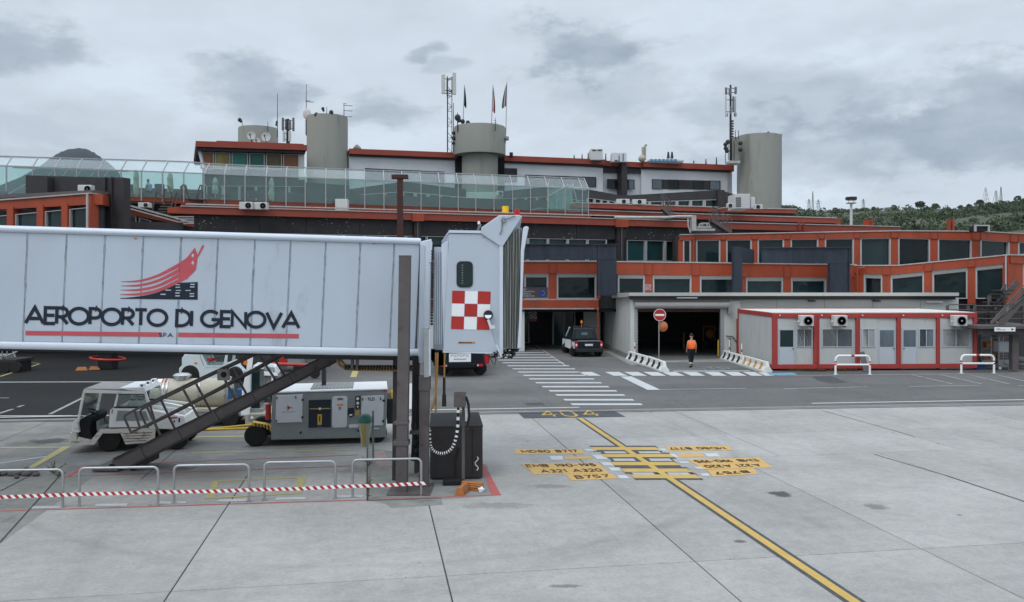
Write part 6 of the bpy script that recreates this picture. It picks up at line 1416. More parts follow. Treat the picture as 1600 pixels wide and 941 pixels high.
o4 = root('shelf_rack', 'dim open shelf rack with brown boxes under the platform', 'shelf', (X(1545,45),45,.01), 0, None, False); mb = MB(); a = X(1534,45); b = X(1560,45)
for xx in (a,b): mb.box(xx-.03,xx+.03,45,45.5,.01,1.9)
mb.build('upright', m_shut, o4); 
for z in (.3,.95,1.5): mb = MB(); mb.box(a,b,45,45.5,z,z+.04); mb.build('shelf', m_shut, o4)
for (u,z,s1_) in ((.5,1.0,.35),(.8,1.0,.3),(.3,.34,.3),(.65,.34,.4)): oo = root('carton', {.5:'dim brown carton on the middle shelf, left one of two',.8:'dim brown carton on the middle shelf, right one of two',.3:'smaller dim brown carton on the lowest shelf',.65:'larger dim brown carton on the lowest shelf'}[u], 'box', (lerp(a,b,u),45.2,z), 0, 'cartons on the shelf rack', False); mb = MB(); mb.box(lerp(a,b,u)-s1_/2,lerp(a,b,u)+s1_/2,45.05,45.4,z+.0,z+s1_*.8); mb.build('body', m_choc, oo, bevel=.01); 
mb = MB(); mb.box(X(1527,47),X(1640,47),48.6,48.8,0,2.4); o5 = root('dark_rear_wall', 'dim grey wall behind the platform', 'wall', (X(1560,48),48.7,0), 0, None, False); mb.build('wall', m_char, o5)
for k, (x, y) in enumerate(((1598,562),(1598,553),(1602,569))): 
    oo = root('stacked_tyre', ['middle grey tyre of the pile at the right picture edge','top grey tyre of the pile at the right picture edge','bottom grey tyre of the pile at the right picture edge'][k], 'tyre', P(x,y,43.5), 0, 'pile of grey tyres', False); mb = MB(); c = P(x,y,43.5); prof = [(.42,-.1),(.47,-.05),(.47,.05),(.42,.1),(.28,.1),(.26,0),(.28,-.1),(.42,-.1)]; c.z = [.27,.5,.11][k]; mb.lathe(prof, 18, c); mb.build('tread', m_shut, oo, smooth=True)
# ------------------------------------------------------------------ plastic barriers, no-entry sign
def jersey(pa, pb, label, stripe, n, group):
    a = G(*pa); b = G(*pb); d = (b-a); L_ = d.length; ang = math.atan2(d.y, d.x)
    o = root('road_barrier', label, 'road barrier', (a.x,a.y,.012), ang, group)
    h = .54; prof = [(-.24,0),(-.24,.1),(-.10,.30),(-.07,h),(.07,h),(.10,.30),(.24,.1),(.24,0)]
    mb = MB(); mb.hexa([(0.03 if z < .5 else .10, y, z) for y, z in prof], [(L_-.03 if z < .5 else L_-.10, y, z) for y, z in prof]); bd = mb.build('body', m_plast, o, bevel=.02)
    for k in range(n):
        x0 = L_*(k+.35)/(n+.0)*.92+.04; w = L_/n*.36; q = MB(); sk = .05
        for (y0_, z0_, y1_, z1_) in ((-.10,.30,-.07,h-.04),(-.225,.12,-.10,.30)):
            e = .004; q.hexa([(x0+(sk if z0_ < .2 else 0),y0_-e,z0_),(x0+w+(sk if z0_ < .2 else 0),y0_-e,z0_),(x0+w,y1_-e,z1_),(x0,y1_-e,z1_)], [(x0,y0_+.02,z0_),(x0+w,y0_+.02,z0_),(x0+w,y1_+.02,z1_),(x0,y1_+.02,z1_)])
        q.build('stripe', stripe, o)
    return o
jg = 'plastic barriers beside the garage drive'
jersey((983,563.5),(1013,573), 'black striped white barrier at the left garage corner, the farther one', m_blackp, 3, jg); jersey((1012,572),(1039,582.5), 'black striped white barrier nearer the no entry sign', m_blackp, 3, jg)
jersey((1131,562),(1163,572), 'black striped white barrier right of the garage door', m_blackp, 4, jg); jersey((1162,571),(1200,583), 'white barrier with faded orange stripes touching the containers', m_rust, 4, jg)
def thinpost(px, y0, y1, D, label):
    b = P(px,y1,D); o = root('drive_post', label, 'post', (b.x,D,0.01), 0, 'short posts beside the garage', False); mb = MB(); mb.tube((b.x,D,.01), P(px,y0,D), .035); mb.build('post', m_carw, o); mb = MB(); mb.tube((b.x,D,.6),(b.x,D,.75),.04); mb.build('red_band', m_red, o)
thinpost(1140, 531, 556, 48.6, 'short white post against the wall right of the garage door'); thinpost(1159, 537, 562, 46.8, 'short white post beside the container corner'); thinpost(992, 535, 556, 49.2, 'short white post at the left garage jamb')
D = 47.6; b = G(1029.7, 565); o = root('no_entry_sign', 'round red no entry sign on a grey pole before the garage', 'traffic sign', (b.x,D,.01), 0, None, False)
mb = MB(); mb.tube((b.x,D,.01), P(1029.7,484,D), .032, 10); mb.build('pole', m_alu, o, smooth=True)
c = P(1031,492.3,D-.08); r = 9.6*D/F; mb = MB(); mb.lathe([(1e-5,0),(r,0),(r,.025),(1e-5,.025)], 32, c, 'y'); dsc = mb.build('sign_plate', m_carw, o)
mb = MB(); mb.lathe([(1e-5,-.004),(r*.93,-.004),(r*.93,0),(1e-5,0)], 32, c, 'y'); mb.build('red_disc', m_red, dsc); mb = MB(); mb.box(c.x-r*.72,c.x+r*.72,c.y-.009,c.y-.005,c.z-r*.16,c.z+r*.16); mb.build('white_bar', m_carw, dsc)
c = P(1036,510.5,D+.1); mb = MB(); mb.lathe([(1e-5,-.10),(.18,-.08),(.28,0),(.30,.02),(.28,.03)], 24, c, 'y')
for v in mb.v: v.x = c.x+(v.x-c.x)*.93
mb.build('round_reflector', mat('faded_orange_disc', (.50,.16,.06), .45, 0, .1, 3), o, smooth=True)
# ------------------------------------------------------------------ people
def skin_obj(name, verts, edges, radii, m, parent, sub=2, rootv=0):
    me = bpy.data.meshes.new(name); me.from_pydata([tuple(v) for v in verts], edges, []); me.materials.append(m)
    o = bpy.data.objects.new(name, me); COL.objects.link(o); o.parent = parent; INV[o] = None
    sk = o.modifiers.new('skin', 'SKIN'); sk.use_smooth_shade = True
    if not me.skin_vertices: me.attributes  # layer is created with the modifier
    bm = bmesh.new(); bm.from_mesh(me); lay = bm.verts.layers.skin.verify()
    for i, v in enumerate(bm.verts): v[lay].radius = (radii[i] if isinstance(radii[i], tuple) else (radii[i], radii[i])); v[lay].use_root = (i == rootv)
    bm.to_mesh(me); bm.free(); ss = o.modifiers.new('sub', 'SUBSURF'); ss.levels = sub; ss.render_levels = sub; return o
def person(loc, rz, label, hgt=1.76, sit=False, shirt=None, trouser=None, vest=None, group=None):
    o = root('person', label, 'person', loc, rz); k = hgt/1.76
    # pose: facing +y, mid stride, right leg forward
    V = {'pel':(0,0,.95),'wst':(0,0,1.08),'chs':(0,.015,1.32),'nek':(0,.01,1.50),'hd0':(0,.02,1.56),'hd1':(0,.03,1.66),'hd2':(0,.02,1.74),
         'shL':(-.17,0,1.43),'elL':(-.24,-.04,1.16),'wrL':(-.25,.05,.92),'shR':(.17,0,1.43),'elR':(.24,-.05,1.16),'wrR':(.25,.03,.91),
         'hpL':(-.09,0,.90),'knL':(-.09,.05,.49),'anL':(-.08,-.14,.09),'hpR':(.09,0,.90),'knR':(.08,.10,.49),'anR':(.05,.13,.08),
         'toL':(-.09,-.0,.03),'toR':(.05,.29,.03)}
    R = {'pel':.13,'wst':.12,'chs':(.16,.115),'nek':.055,'hd0':.06,'hd1':.095,'hd2':.075,'shL':.065,'elL':.042,'wrL':.03,'shR':.065,'elR':.042,'wrR':.03,'hpL':.09,'knL':.058,'anL':.042,'hpR':.09,'knR':.058,'anR':.042,'toL':.03,'toR':.03}
    E = [('pel','wst'),('wst','chs'),('chs','nek'),('nek','hd0'),('hd0','hd1'),('hd1','hd2'),('chs','shL'),('shL','elL'),('elL','wrL'),('chs','shR'),('shR','elR'),('elR','wrR'),('pel','hpL'),('hpL','knL'),('knL','anL'),('anL','toL'),('pel','hpR'),('hpR','knR'),('knR','anR'),('anR','toR')]
    if sit:
        V.update({'hpL':(-.1,.05,.50),'hpR':(.1,.05,.50),'pel':(0,0,.52),'wst':(0,.0,.66),'chs':(0,.06,.90),'nek':(0,.1,1.06),'hd0':(0,.12,1.12),'hd1':(0,.15,1.22),'hd2':(0,.15,1.30),'shL':(-.17,.06,1.0),'shR':(.17,.06,1.0),'elL':(-.24,.12,.74),'elR':(.24,.12,.74),'wrL':(-.12,.34,.70),'wrR':(.12,.34,.70),'knL':(-.12,.45,.48),'knR':(.12,.45,.48),'anL':(-.12,.42,.09),'anR':(.12,.42,.09),'toL':(-.12,.58,.03),'toR':(.12,.58,.03)})
    for s, sg in (('L',-1),('R',1)):
        w = Vector(V['wr'+s]); dn = Vector((0,.02,-1)).normalized() if not sit else Vector((-sg*.3,.9,-.1)).normalized(); side = Vector((0,1,0)) if not sit else Vector((1,0,0))
        V['pm'+s] = tuple(w+dn*.075); R['pm'+s] = (.034,.018); E.append(('wr'+s,'pm'+s))
        for f, (off, L_) in enumerate(((-.027,.068),(-.009,.078),(.009,.073),(.027,.058))):
            p1 = w+dn*(.075+L_*.5)+side*off; p2 = w+dn*(.075+L_)+side*off+Vector((-sg*.018,0,0)); V['f%d%s' % (f,s)] = tuple(p1); V['g%d%s' % (f,s)] = tuple(p2); R['f%d%s' % (f,s)] = .009; R['g%d%s' % (f,s)] = .007
            E += [('pm'+s,'f%d%s' % (f,s)),('f%d%s' % (f,s),'g%d%s' % (f,s))]
        V['t1'+s] = tuple(w+dn*.04+side*.045); V['t2'+s] = tuple(w+dn*.08+side*.06); R['t1'+s] = .011; R['t2'+s] = .008; E += [('wr'+s,'t1'+s),('t1'+s,'t2'+s)]
    ks = list(V); sc = lambda n: Vector(V[n])*k
    skin_obj('body', [sc(n) for n in ks], [(ks.index(a), ks.index(b)) for a, b in E], [tuple(x*k for x in R[n]) if isinstance(R[n], tuple) else R[n]*k for n in ks], m_skin, o, 1)
    def sub(names, edges, rad, nm, m): return skin_obj(nm, [sc(n) if isinstance(n, str) else Vector(n)*k for n in names], edges, [tuple(y*k for y in x) if isinstance(x, tuple) else x*k for x in rad], m, o)
    aL = tuple(Vector(V['anL']).lerp(Vector(V['knL']), .1)); aR = tuple(Vector(V['anR']).lerp(Vector(V['knR']), .1))
    sub(['pel','hpL','knL',aL,'hpR','knR',aR,'wst'], [(0,1),(1,2),(2,3),(0,4),(4,5),(5,6),(0,7)], [(.155,.13),.105,.078,.062,.105,.078,.062,(.14,.115)], 'trousers', trouser or m_cloth)
    sub(['pel','wst','chs','nek','shL','shR',tuple(Vector(V['shL']).lerp(Vector(V['elL']),.7)),tuple(Vector(V['shR']).lerp(Vector(V['elR']),.7))] if not vest else ['pel','wst','chs',tuple(Vector(V['chs'])*.35+Vector(V['nek'])*.65),'shL','shR'],
        [(0,1),(1,2),(2,3),(2,4),(2,5),(4,6),(5,7)] if not vest else [(0,1),(1,2),(2,3),(2,4),(2,5)], [(.16,.14),(.165,.14),(.185,.14),.075,.085,.085,.062,.062] if not vest else [(.23,.19),(.225,.19),(.25,.19),.13,.115,.115], 'hi_vis_vest' if vest else 'shirt', vest or shirt, )
    mb = MB(); h = Vector(V['hd2'])*k; mb.ball(h+Vector((0,-.012,.005))*k, .098*k, 12, 8, (.92,1.05,.85)); mb.build('hair', m_hair, o, smooth=True)
    f = MB(); hc = Vector(V['hd1'])*k
    for sx in (-1,1): f.ball(hc+Vector((sx*.033,.088,.012))*k, .011*k, 8, 5); f.ball(hc+Vector((sx*.095,0,0))*k, .024*k, 8, 5, (.5,1,1.3))
    f.ball(hc+Vector((0,.10,-.015))*k, .018*k, 8, 5, (.8,1,1.3)); f.ball(hc+Vector((0,.088,-.05))*k, .02*k, 8, 5, (1.2,.5,.35)); f.build('face', m_skin, o, smooth=True)
    for s in 'LR':
        a = Vector(V['an'+s])*k; t = Vector(V['to'+s])*k; mb = MB(); mb.path([a+Vector((0,-.05,-.03))*k, a.lerp(t,.4), t+Vector((0,.03,.01))*k], [.052*k,.050*k,.038*k], 8); mb.build('shoe', m_black, o, smooth=True)
    if vest:
        for z in (1.12,): mb = MB(); mb.lathe([(.215*k,z*k-.022),(.215*k,z*k+.022)], 20, (0,0.005,0)); 
        for v in mb.v: v.y *= .80
        mb.build('reflective_band', m_refl, o)
        for s in 'LR': a = Vector(V['an'+s])*k; n_ = Vector(V['kn'+s])*k; mb = MB(); mb.tube(a.lerp(n_,.28), a.lerp(n_,.40), .072*k, 12); mb.build('reflective_band', m_refl, o)
    return o
gp = G(1080.5, 574.5); person((gp.x, gp.y, .012), .1, 'person in orange vest and dark trousers walking into the garage', 1.74, False, m_cloth, m_cloth, m_hv)
D = sC.D(234)+1.6; q = P(234, 307, D); person((q.x, q.y, q.z-.2), 1.2, 'person in a pale blue shirt sitting behind the gallery glass', 1.7, True, m_shirt, m_cloth)
# ------------------------------------------------------------------ vehicles
class Side:
    """local frame of a thing whose near side runs along its x axis"""
    def __init__(s, px0, D, rz):
        s.X0 = (px0-CX)/F*D; s.D = D; s.rz = rz; s.c, s.s = math.cos(rz), math.sin(rz)
    def loc(s, z=0.0): return (s.X0, s.D, z)
    def p(s, px, py, y=0.0):
        k = (px-CX)/F; X0 = s.X0-y*s.s; D0 = s.D+y*s.c; x = (k*D0-X0)/(s.c-k*s.s); return Vector((x, y, H-(py-HZ)/F*(D0+x*s.s)))
    def ext(s, mb, pts, y0, y1, yref=0.0):
        a = [s.p(x, y, yref) for x, y in pts]; return mb.hexa([Vector((q.x,y0,q.z)) for q in a], [Vector((q.x,y1,q.z)) for q in a])
def wheel(parent, x, y, z, r, w=.2, rim=.55, rm=None, name='wheel', axis='y'):
    t = MB(); t.lathe([(r*rim,-w/2),(r*.9,-w/2),(r,-w/2+.03),(r,w/2-.03),(r*.9,w/2),(r*rim,w/2),(r*rim,-w/2)], 24, (x,y,z), axis); o = t.build(name, m_tyre, parent, smooth=True)
    q = MB(); q.lathe([(1e-5,-w/2+.03),(r*.18,-w/2+.01),(r*.2,-w/2+.05),(r*rim*.8,-w/2+.06),(r*rim*.9,-w/2+.005),(r*rim,-w/2+.005),(r*rim,w/2-.02),(1e-5,w/2-.03)], 24, (x,y,z), axis); q.build('rim', rm or m_rim, o, smooth=True); return o
RZ = TH
# --- ground power unit
S = Side(380, 22.75, RZ); g = root('ground_power_unit', 'grey and white mobile ground power unit with striped drawbar mudguard', 'power unit', S.loc(), RZ)
wd = 1.75
def gb(name, m, pts, y0, y1, parent=None, bevel=0.0, yref=0): mb = MB(); S.ext(mb, pts, y0, y1, yref); return mb.build(name, m, parent or g, bevel=bevel)
gb('body', m_gpu, [(423,688),(425,614.5),(605,609.5),(603,684)], .02, wd, bevel=.02)
gb('roof', m_carw, [(424.5,614.5),(425,612.2),(605.8,607.0),(605.5,609.4)], .0, wd+.02, bevel=.01)
mb = MB(); a = S.p(484,611,0); b = S.p(551,609,0); mb.box(a.x,b.x,.22,wd-.1,a.z+.012,a.z+.03); mb.build('roof_grating', m_gpu, g)
mb = MB()
for k in range(12): xx = lerp(a.x+.03,b.x-.03,k/11); mb.box(xx-.012,xx+.012,.24,wd-.12,a.z+.03,a.z+.045)
mb.build('grating_bars', m_shut, g)
# mudguard stripes + drawbar
mb = MB(); S.ext(mb, [(393,666),(394,660),(414,663.5),(423,668),(424,676),(421,672),(412,668),(402,666.5)], .02, .30); md = mb.build('mudguard', m_yel, g)
for k in range(5): mb = MB(); x = 398+k*5; S.ext(mb, [(x,661.4+k*.9),(x+2.4,661.6+k*.9),(x+3.4,668+k*.9),(x+1,667.5+k*.9)], .092, .1+.01); mb.v = [Vector((q.x, q.y-.08, q.z)) for q in mb.v]; mb.build('black_stripe', m_blackp, md)
wL = S.p(399.5, 682, .12); wheel(g, wL.x, .16, .30, .30, .24); wheel(g, wL.x, wd-.16, .30, .30, .24)
wR = S.p(589, 678, .12); wheel(g, wR.x, .20, .28, .28, .22); wheel(g, wR.x, wd-.2, .28, .28, .22)
mb = MB(); mb.box(wL.x-.1, wR.x+.1, .3, wd-.3, .25, .42); mb.build('chassis', m_dbrown, g)
mb = MB(); a = S.p(399,674,.8); b = S.p(305,684,.8); mb.tube((a.x,.55,.42), (b.x+.2,.85,.36), .035); mb.tube((a.x,1.2,.42), (b.x+.2,.9,.36), .035); mb.tube((b.x+.25,.87,.37),(b.x-.05,.87,.37),.04); mb.build('drawbar', m_yel, g, smooth=True)
# doors and panels on the near side
d1_ = gb('door', m_gpu2, [(430.5,661),(431.5,618),(473,616),(472,659.5)], -.012, .02, bevel=.008); d3_ = gb('door', m_gpu2, [(518.5,666),(519,622),(522,619.5),(540,619),(543,621),(542,666),(539,668),(521,668.5)], -.012, .02, bevel=.006); d4_ = gb('door', m_gpu2, [(563.5,666),(565,619),(600,617.5),(598.5,664.5)], -.012, .02, bevel=.008)
gb('dark_compartment', m_navyp, [(482,668.5),(482.5,625.5),(517,624.5),(516.5,667.5)], -.006, .0195); 
for (x0,x1,y,h,m_) in ((432,433.6,622,4,m_blackp),(461.5,463,621,4,m_blackp),(431.2,432.8,658,4,m_blackp),(566,567.5,624,4,m_blackp),(594,595.5,623,4,m_blackp)): gb('hinge', m_, [(x0,y+h/2),(x0,y-h/2),(x1,y-h/2),(x1,y+h/2)], -.03, -.0125)
mb = MB()
for (x,y) in ((473,625),(472.5,652),(599.5,626),(598.5,658),(470,676),(560,673)): q = S.p(x,y); mb.lathe([(1e-5,-.03),(.032,-.03),(.032,.0195),(1e-5,.0195)], 12, (q.x,0,q.z), 'y')
mb.build('latches', m_blackp, g, smooth=True)
mb = MB(); S.ext(mb, [(484,639.6),(484,638.2),(516,637.6),(516,639)], -.03, -.007); mb.build('compartment_rod', m_ochre, g); mb = MB(); q = S.p(500,638.5); mb.lathe([(1e-5,-.05),(.035,-.05),(.035,-.007),(1e-5,-.007)],12,(q.x,0,q.z),'y'); mb.build('knob', m_lampw, g)
gb('yellow_notice', m_yel, [(496,664),(496.3,647.5),(503,647.3),(502.8,663.7)], -.014, -.0065); gb('notice_figure', m_blackp, [(498.6,659),(498.8,650),(500.6,650),(500.4,659)], -.016, -.0145); gb('blue_notice', m_bluepl, [(497,668),(497.1,665),(502.6,665),(502.5,667.8)], -.014, -.0065)
gb('gauge_panel', m_blackp, [(555,639),(555.5,619.5),(563,619),(562.7,638.5)], -.012, .0195)
mb = MB()
for y in (623,630,635.5): q = S.p(559,y); mb.lathe([(1e-5,-.024),(.042 if y < 634 else .025,-.022),(.042 if y < 634 else .025,-.0125),(1e-5,-.0125)], 14, (q.x,0,q.z), 'y')
mb.build('gauge_dials', m_lampw, g)
gb('socket_recess', m_blackp, [(543.5,648),(544,638),(553.5,637.5),(553,648.5),(549,652.5),(546,652)], -.006, .0195); gb('socket', m_lampw, [(546,649.5),(546,647.3),(550.5,647),(550.5,648.6),(548,650.2)], -.02, -.0065)
gb('warning_notice', m_ochre, [(555,649.5),(555,641.5),(562,641.2),(562,649.2)], -.010, .0195); gb('pale_plate', m_gpu2, [(545,668.5),(545,663.5),(560,663),(560,668)], -.010, .0195); gb('pale_plate', m_gpu2, [(582,670.8),(582,668.8),(592.5,668.5),(592.5,670.5)], -.010, .0195)
mb = MB(); L_ = lambda tl,tr,br,bl,y: (lambda A,B,C,D: (lambda u,v,z: Vector(((D*(1-u)+C*u)*(1-v)+(A*(1-u)+B*u)*v).xyz)+Vector((0,y-z,0))))(S.p(*tl),S.p(*tr),S.p(*br),S.p(*bl))
def ltext(mb, S_, s, tl, tr, br, bl, y, w, track=.16):
    A, B, C, Dd = S_.p(*tl), S_.p(*tr), S_.p(*br), S_.p(*bl); W_ = (C-Dd).length; h = (A-Dd).length; k = W_/text_w(s, h, track)
    def f(u, v, z):
        q = (Dd*(1-u)+C*u)*(1-v)+(A*(1-u)+B*u)*v; return Vector((q.x, y-z, q.z))
    text(mb, s, lambda a, b, c: f(a*k/W_, b/h, c), 0, 0, h, w, track)
ltext(mb, S, 'TLD', (574.5,621.2),(585,621),(585,626),(574.5,626.4), -.0135, .020); ltext(mb, S, 'GPU', (527,621.8),(536,621.6),(536,625.6),(527,625.8), -.0135, .018)
mb.build('lettering', m_navyp, g)
mb = MB(); ltext(mb, S, 'AIR POINT', (440,643.3),(462,642.8),(462,644.3),(440,644.8), -.0135, .006); mb.build('small_lettering', m_shut, g)
mb = MB(); c = S.p(451,637.3); 
def star(mb, pts): mb.add([Vector((c.x+x, -.0135, c.z+y_)) for x, y_ in pts], [list(range(len(pts)))])
star(mb, [(-.10,0),(-.02,.015),(-.045,.07),(-.02,.07),(.03,.015),(.09,.012),(.11,0),(.09,-.012),(.03,-.015),(-.02,-.07),(-.045,-.07),(-.02,-.015)]); mb.build('plane_emblem', m_red, g)
gb('orange_notice', m_lampor, [(526.5,634),(526.5,631.6),(536.5,631.4),(536.5,633.8)], -.0145, -.0125); gb('orange_notice', m_gpu, [(529,640.5),(529,635.5),(533,635.4),(533,640.3)], -.0145, -.0125); gb('red_corner_tape', m_red, [(599.5,611.8),(599.5,609.8),(605.5,609.6),(605.5,611.4)], -.002, .0195)
mb = MB(); a = S.p(585.5,606,.9); mb.lathe([(.05,0),(.05,.03),(.04,.14),(1e-5,.16)], 12, (a.x,.95,a.z-.12)); mb.build('beacon', m_lampred, g, smooth=True)
mb = MB(); a = S.p(597,640,wd*.4); mb.path([(a.x+.28+.0*math.cos(t)+.0, .35+t*.11, 1.15+.22*math.sin(t*2)) for t in [k*.35 for k in range(14)]], .045, 8); mb.build('hung_cable', m_yel, g, smooth=True)
mb = MB(); mb.box(S.p(605,640).x,S.p(605,640).x+.25,.2,wd-.2,.5,1.2); mb.build('cable_tray', m_blackp, g)
mb = MB(); mb.tube((S.p(421,640).x-.05,.15,.72),(S.p(421,640).x-.05,.15,1.15),.075,12); mb.build('fire_extinguisher', m_red, g, smooth=True)
# --- tow tractor in front of it, rusty white
S = Side(108, 21.95, RZ); t = root('tow_tractor', 'rusty white open airport tow tractor with a glazed cab left of the power unit', 'tow tractor', S.loc(), RZ); TW = 1.55
def tb_(name, m, pts, y0, y1, bevel=0.0, yref=0, parent=None): mb = MB(); S.ext(mb, pts, y0, y1, yref); return mb.build(name, m, parent or t, bevel=bevel)
tb_('front_bumper', m_tugr, [(108,694),(109.5,676),(119,676),(121,695)], 0, TW, .02); tb_('front_nose', m_tugw, [(112,676),(114,659),(120,656),(124,676)], .0, TW, .015)
for y0_ in (.0, TW-.06):
    tb_('sill_panel', m_tugr, [(119,695.5),(122,683),(142,688),(156,671),(243,669),(241,691),(196,694.5),(188,677),(160,677.5),(147,695)], y0_, y0_+.06)
    tb_('cab_frame', m_tugw, [(120,657),(129.5,611),(133,611),(122.5,662)], y0_, y0_+.06); tb_('roof_rail', m_tugw, [(129,614),(130.5,609),(228,612.2),(229,616)], y0_, y0_+.06); tb_('cab_frame', m_tugw, [(225,614),(228,613),(236,637),(232,641)], y0_, y0_+.06); tb_('cab_frame', m_tugw, [(177,638),(183,613.5),(186,613.5),(180.5,638)], y0_, y0_+.06)
    tb_('door_panel', m_tugw, [(170,668),(172,641),(177,637),(232,638.5),(238,667)], y0_, y0_+.05); tb_('side_glass', m_clear, [(179,635.5),(184,615.5),(225.5,616),(231,636)], y0_+.02, y0_+.03)
    tb_('door_seal', m_blackp, [(178,638),(178,635.4),(231.5,635.6),(231.5,638)], y0_-.003, y0_+.053); tb_('door_seal', m_blackp, [(184,616.5),(184,615.2),(226,615.6),(226,616.8)], y0_-.003, y0_+.063)
tb_('door_inset', m_gpu, [(181,658),(184,641.5),(228,643),(233,657.5)], -.008, .0)
tb_('door_inset', m_shut, [(174,646),(175,640),(177,640),(176,646)], -.01, .0)
tb_('roof', m_shut, [(130.5,609.3),(131,607.6),(200,608.6),(200,610.2)], .03, TW-.03); tb_('roof', m_carw, [(200,610.2),(186,606.6),(224,605),(228,612)], .02, TW-.02, .01)
for k, yy in enumerate((.1,.7,1.25)): mb = MB(); S.ext(mb, [(216,606),(216,601),(223.5,600.5),(223.5,605.5)], yy, yy+.2); lb_ = mb.build('roof_lamp_box', m_carw, t, bevel=.01); mb = MB(); S.ext(mb, [(218.5,605),(218.5,601.8),(221.5,601.5),(221.5,604.6)], yy-.008, yy+.03); mb.build('lamp_lens', m_blackp, lb_)
mb = MB(); q0 = S.p(121,660); q1 = S.p(131.5,612); mb.hexa([(q0.x+.02,.06,q0.z),(q1.x+.02,.06,q1.z),(q1.x+.035,.06,q1.z),(q0.x+.035,.06,q0.z)], [(q0.x+.02,TW-.06,q0.z),(q1.x+.02,TW-.06,q1.z),(q1.x+.035,TW-.06,q1.z),(q0.x+.035,TW-.06,q0.z)]); mb.build('windscreen', m_clear, t)
tb_('dashboard', m_black, [(122,688),(122,658),(134,650),(141,655),(138,672),(142,686)], .1, TW-.1, .02)
mb = MB(); q = S.p(146,644,.5); mb.path([(q.x+.17*math.cos(a)*.8, .55+.19*math.sin(a), q.z-.08*math.cos(a)) for a in [k*math.pi/8 for k in range(16)]], .016, 6, True); mb.tube((q.x,.55,q.z),(q.x-.2,.55,q.z-.22),.02,6); mb.build('steering_wheel', m_black, t, smooth=True)
tb_('floor', m_dbrown, [(120,692),(120,687),(172,682),(172,690)], .06, TW-.06)
for y0_ in (.2,.9): tb_('seat', m_gpu, [(147,676),(146,661),(150,659),(152,669),(162,669),(163,678)], y0_, y0_+.45, .02)
tb_('cab_rear_wall', m_tugw, [(171,667),(173,641),(176,641),(175,667)], .06, TW-.06)
tb_('rear_body', m_tugw, [(232,670),(231,640),(250,643),(288,651),(291,668),(288,672)], .0, TW, .03); tb_('rear_deck_rail', m_tugw, [(234,641),(236,635),(284,641),(288,647),(286,648),(282,643.5),(238,639)], .15, .22); tb_('rear_deck_rail', m_tugw, [(234,641),(236,635),(284,641),(288,647),(286,648),(282,643.5),(238,639)], TW-.25, TW-.18)
tb_('rear_deck', m_gpu, [(234,641),(234,639.5),(285,649.5),(285,651)], .25, TW-.28); tb_('rear_lamp_box', m_carw, [(270,668),(268,653),(287,650),(288,666)], -.012, .0)
tb_('lamp_lens', m_logo, [(263,655),(263,652.5),(277,651),(277,653.5)], -.02, -.0125); tb_('handle_slot', m_blackp, [(279,660),(279,653.5),(281.5,653),(281.5,659.5)], -.02, -.0125); tb_('handle_slot', m_blackp, [(271.5,660.5),(271.5,657),(273.5,656.5),(273.5,660)], -.02, -.0125)
for x0 in (197,210): 
    for k in range(5): tb_('headrest_slat', m_frame, [(x0,632-k*4),(x0,630-k*4),(x0+8,628-k*4),(x0+8,630-k*4)], .55, .6)
mb = MB()
for k in range(4): y = 677+k*4.2; S.ext(mb, [(192,y),(192,y+.9),(238-k*3,y-.6),(238-k*3,y-1.5)], -.006, .0)
mb.build('rusty_seams', mat('rust_brown', (.10,.04,.02), .9, 0, .4, 8), t)
a = S.p(171.5,690,.1); wheel(t, a.x, .16, .29, .29, .26, .5, m_dbrown); wheel(t, a.x, TW-.16, .29, .29, .26, .5, m_dbrown); a = S.p(276,690,.1); wheel(t, a.x, .16, .29, .29, .26, .5, m_dbrown); wheel(t, a.x, TW-.16, .29, .29, .26, .5, m_dbrown)
tb_('underbody', m_black, [(150,688),(150,676),(288,671),(288,686)], .25, TW-.25); tb_('tow_hitch', m_dbrown, [(290,684),(290,676),(302,674),(303,682)], .65, .95)
# --- lavatory service truck behind
S = Side(240, 25.6, RZ); t2_ = root('tank_truck', 'small service truck with a cream cylindrical tank behind the tow tractor', 'truck', S.loc(), RZ)
def tc_(name, m, pts, y0, y1, bevel=0.0, parent=None): mb = MB(); S.ext(mb, pts, y0, y1, 0); return mb.build(name, m, parent or t2_, bevel=bevel)
a = S.p(226,617,0); b = S.p(356,619,0); r = .47; yc = .75; zc = S.p(300,619,0).z
mb = MB(); prof = [(1e-5,a.x),(r*.6,a.x+.02),(r*.92,a.x+.08),(r,a.x+.2),(r,b.x-.15),(r*.93,b.x-.05),(r*.6,b.x+.03),(1e-5,b.x+.05)]; mb.lathe(prof, 32, (0,yc,zc), 'x'); tk = mb.build('tank', m_tank, t2_, smooth=True)
for px in (250,256,307,349): q = S.p(px,619); mb = MB(); mb.lathe([(r-.01,q.x-.02),(r+.018,q.x-.02),(r+.018,q.x+.02),(r-.01,q.x+.02)], 32, (0,yc,zc), 'x'); mb.build('tank_band', m_steel, tk, smooth=True)
q = S.p(276,598); mb = MB(); mb.lathe([(.24,-.14),(.24,.04),(.29,.04),(.29,.09),(.2,.15),(1e-5,.17)], 20, (q.x,yc,zc+r+.02)); mb.build('tank_hatch', m_steel, t2_, smooth=True)
mb = MB(); 
for k, m_ in ((0,m_red),(1,m_carw),(2,m_red)):
    q = MB(); x0 = S.p(230+k*8,600).x; x1 = S.p(238+k*8,600).x
    for j in range(2): a0, a1 = math.radians(-125+j*14), math.radians(-111+j*14); pts = [(x_, yc+(r+.004)*math.cos(a_)*1, zc-(r+.004)*math.sin(a_)) for x_, a_ in ((x0,a0),(x1,a0),(x1,a1),(x0,a1))]; q.add(pts, [[0,1,2,3]])
    q.build('tank_tape', m_, tk)
tc_('chassis', m_shut, [(236,650),(236,642),(410,640),(410,652)], .1, 1.5); tc_('deck_edge', m_tank, [(236,645),(236,640),(345,639),(345,643)], -.02, 1.6)
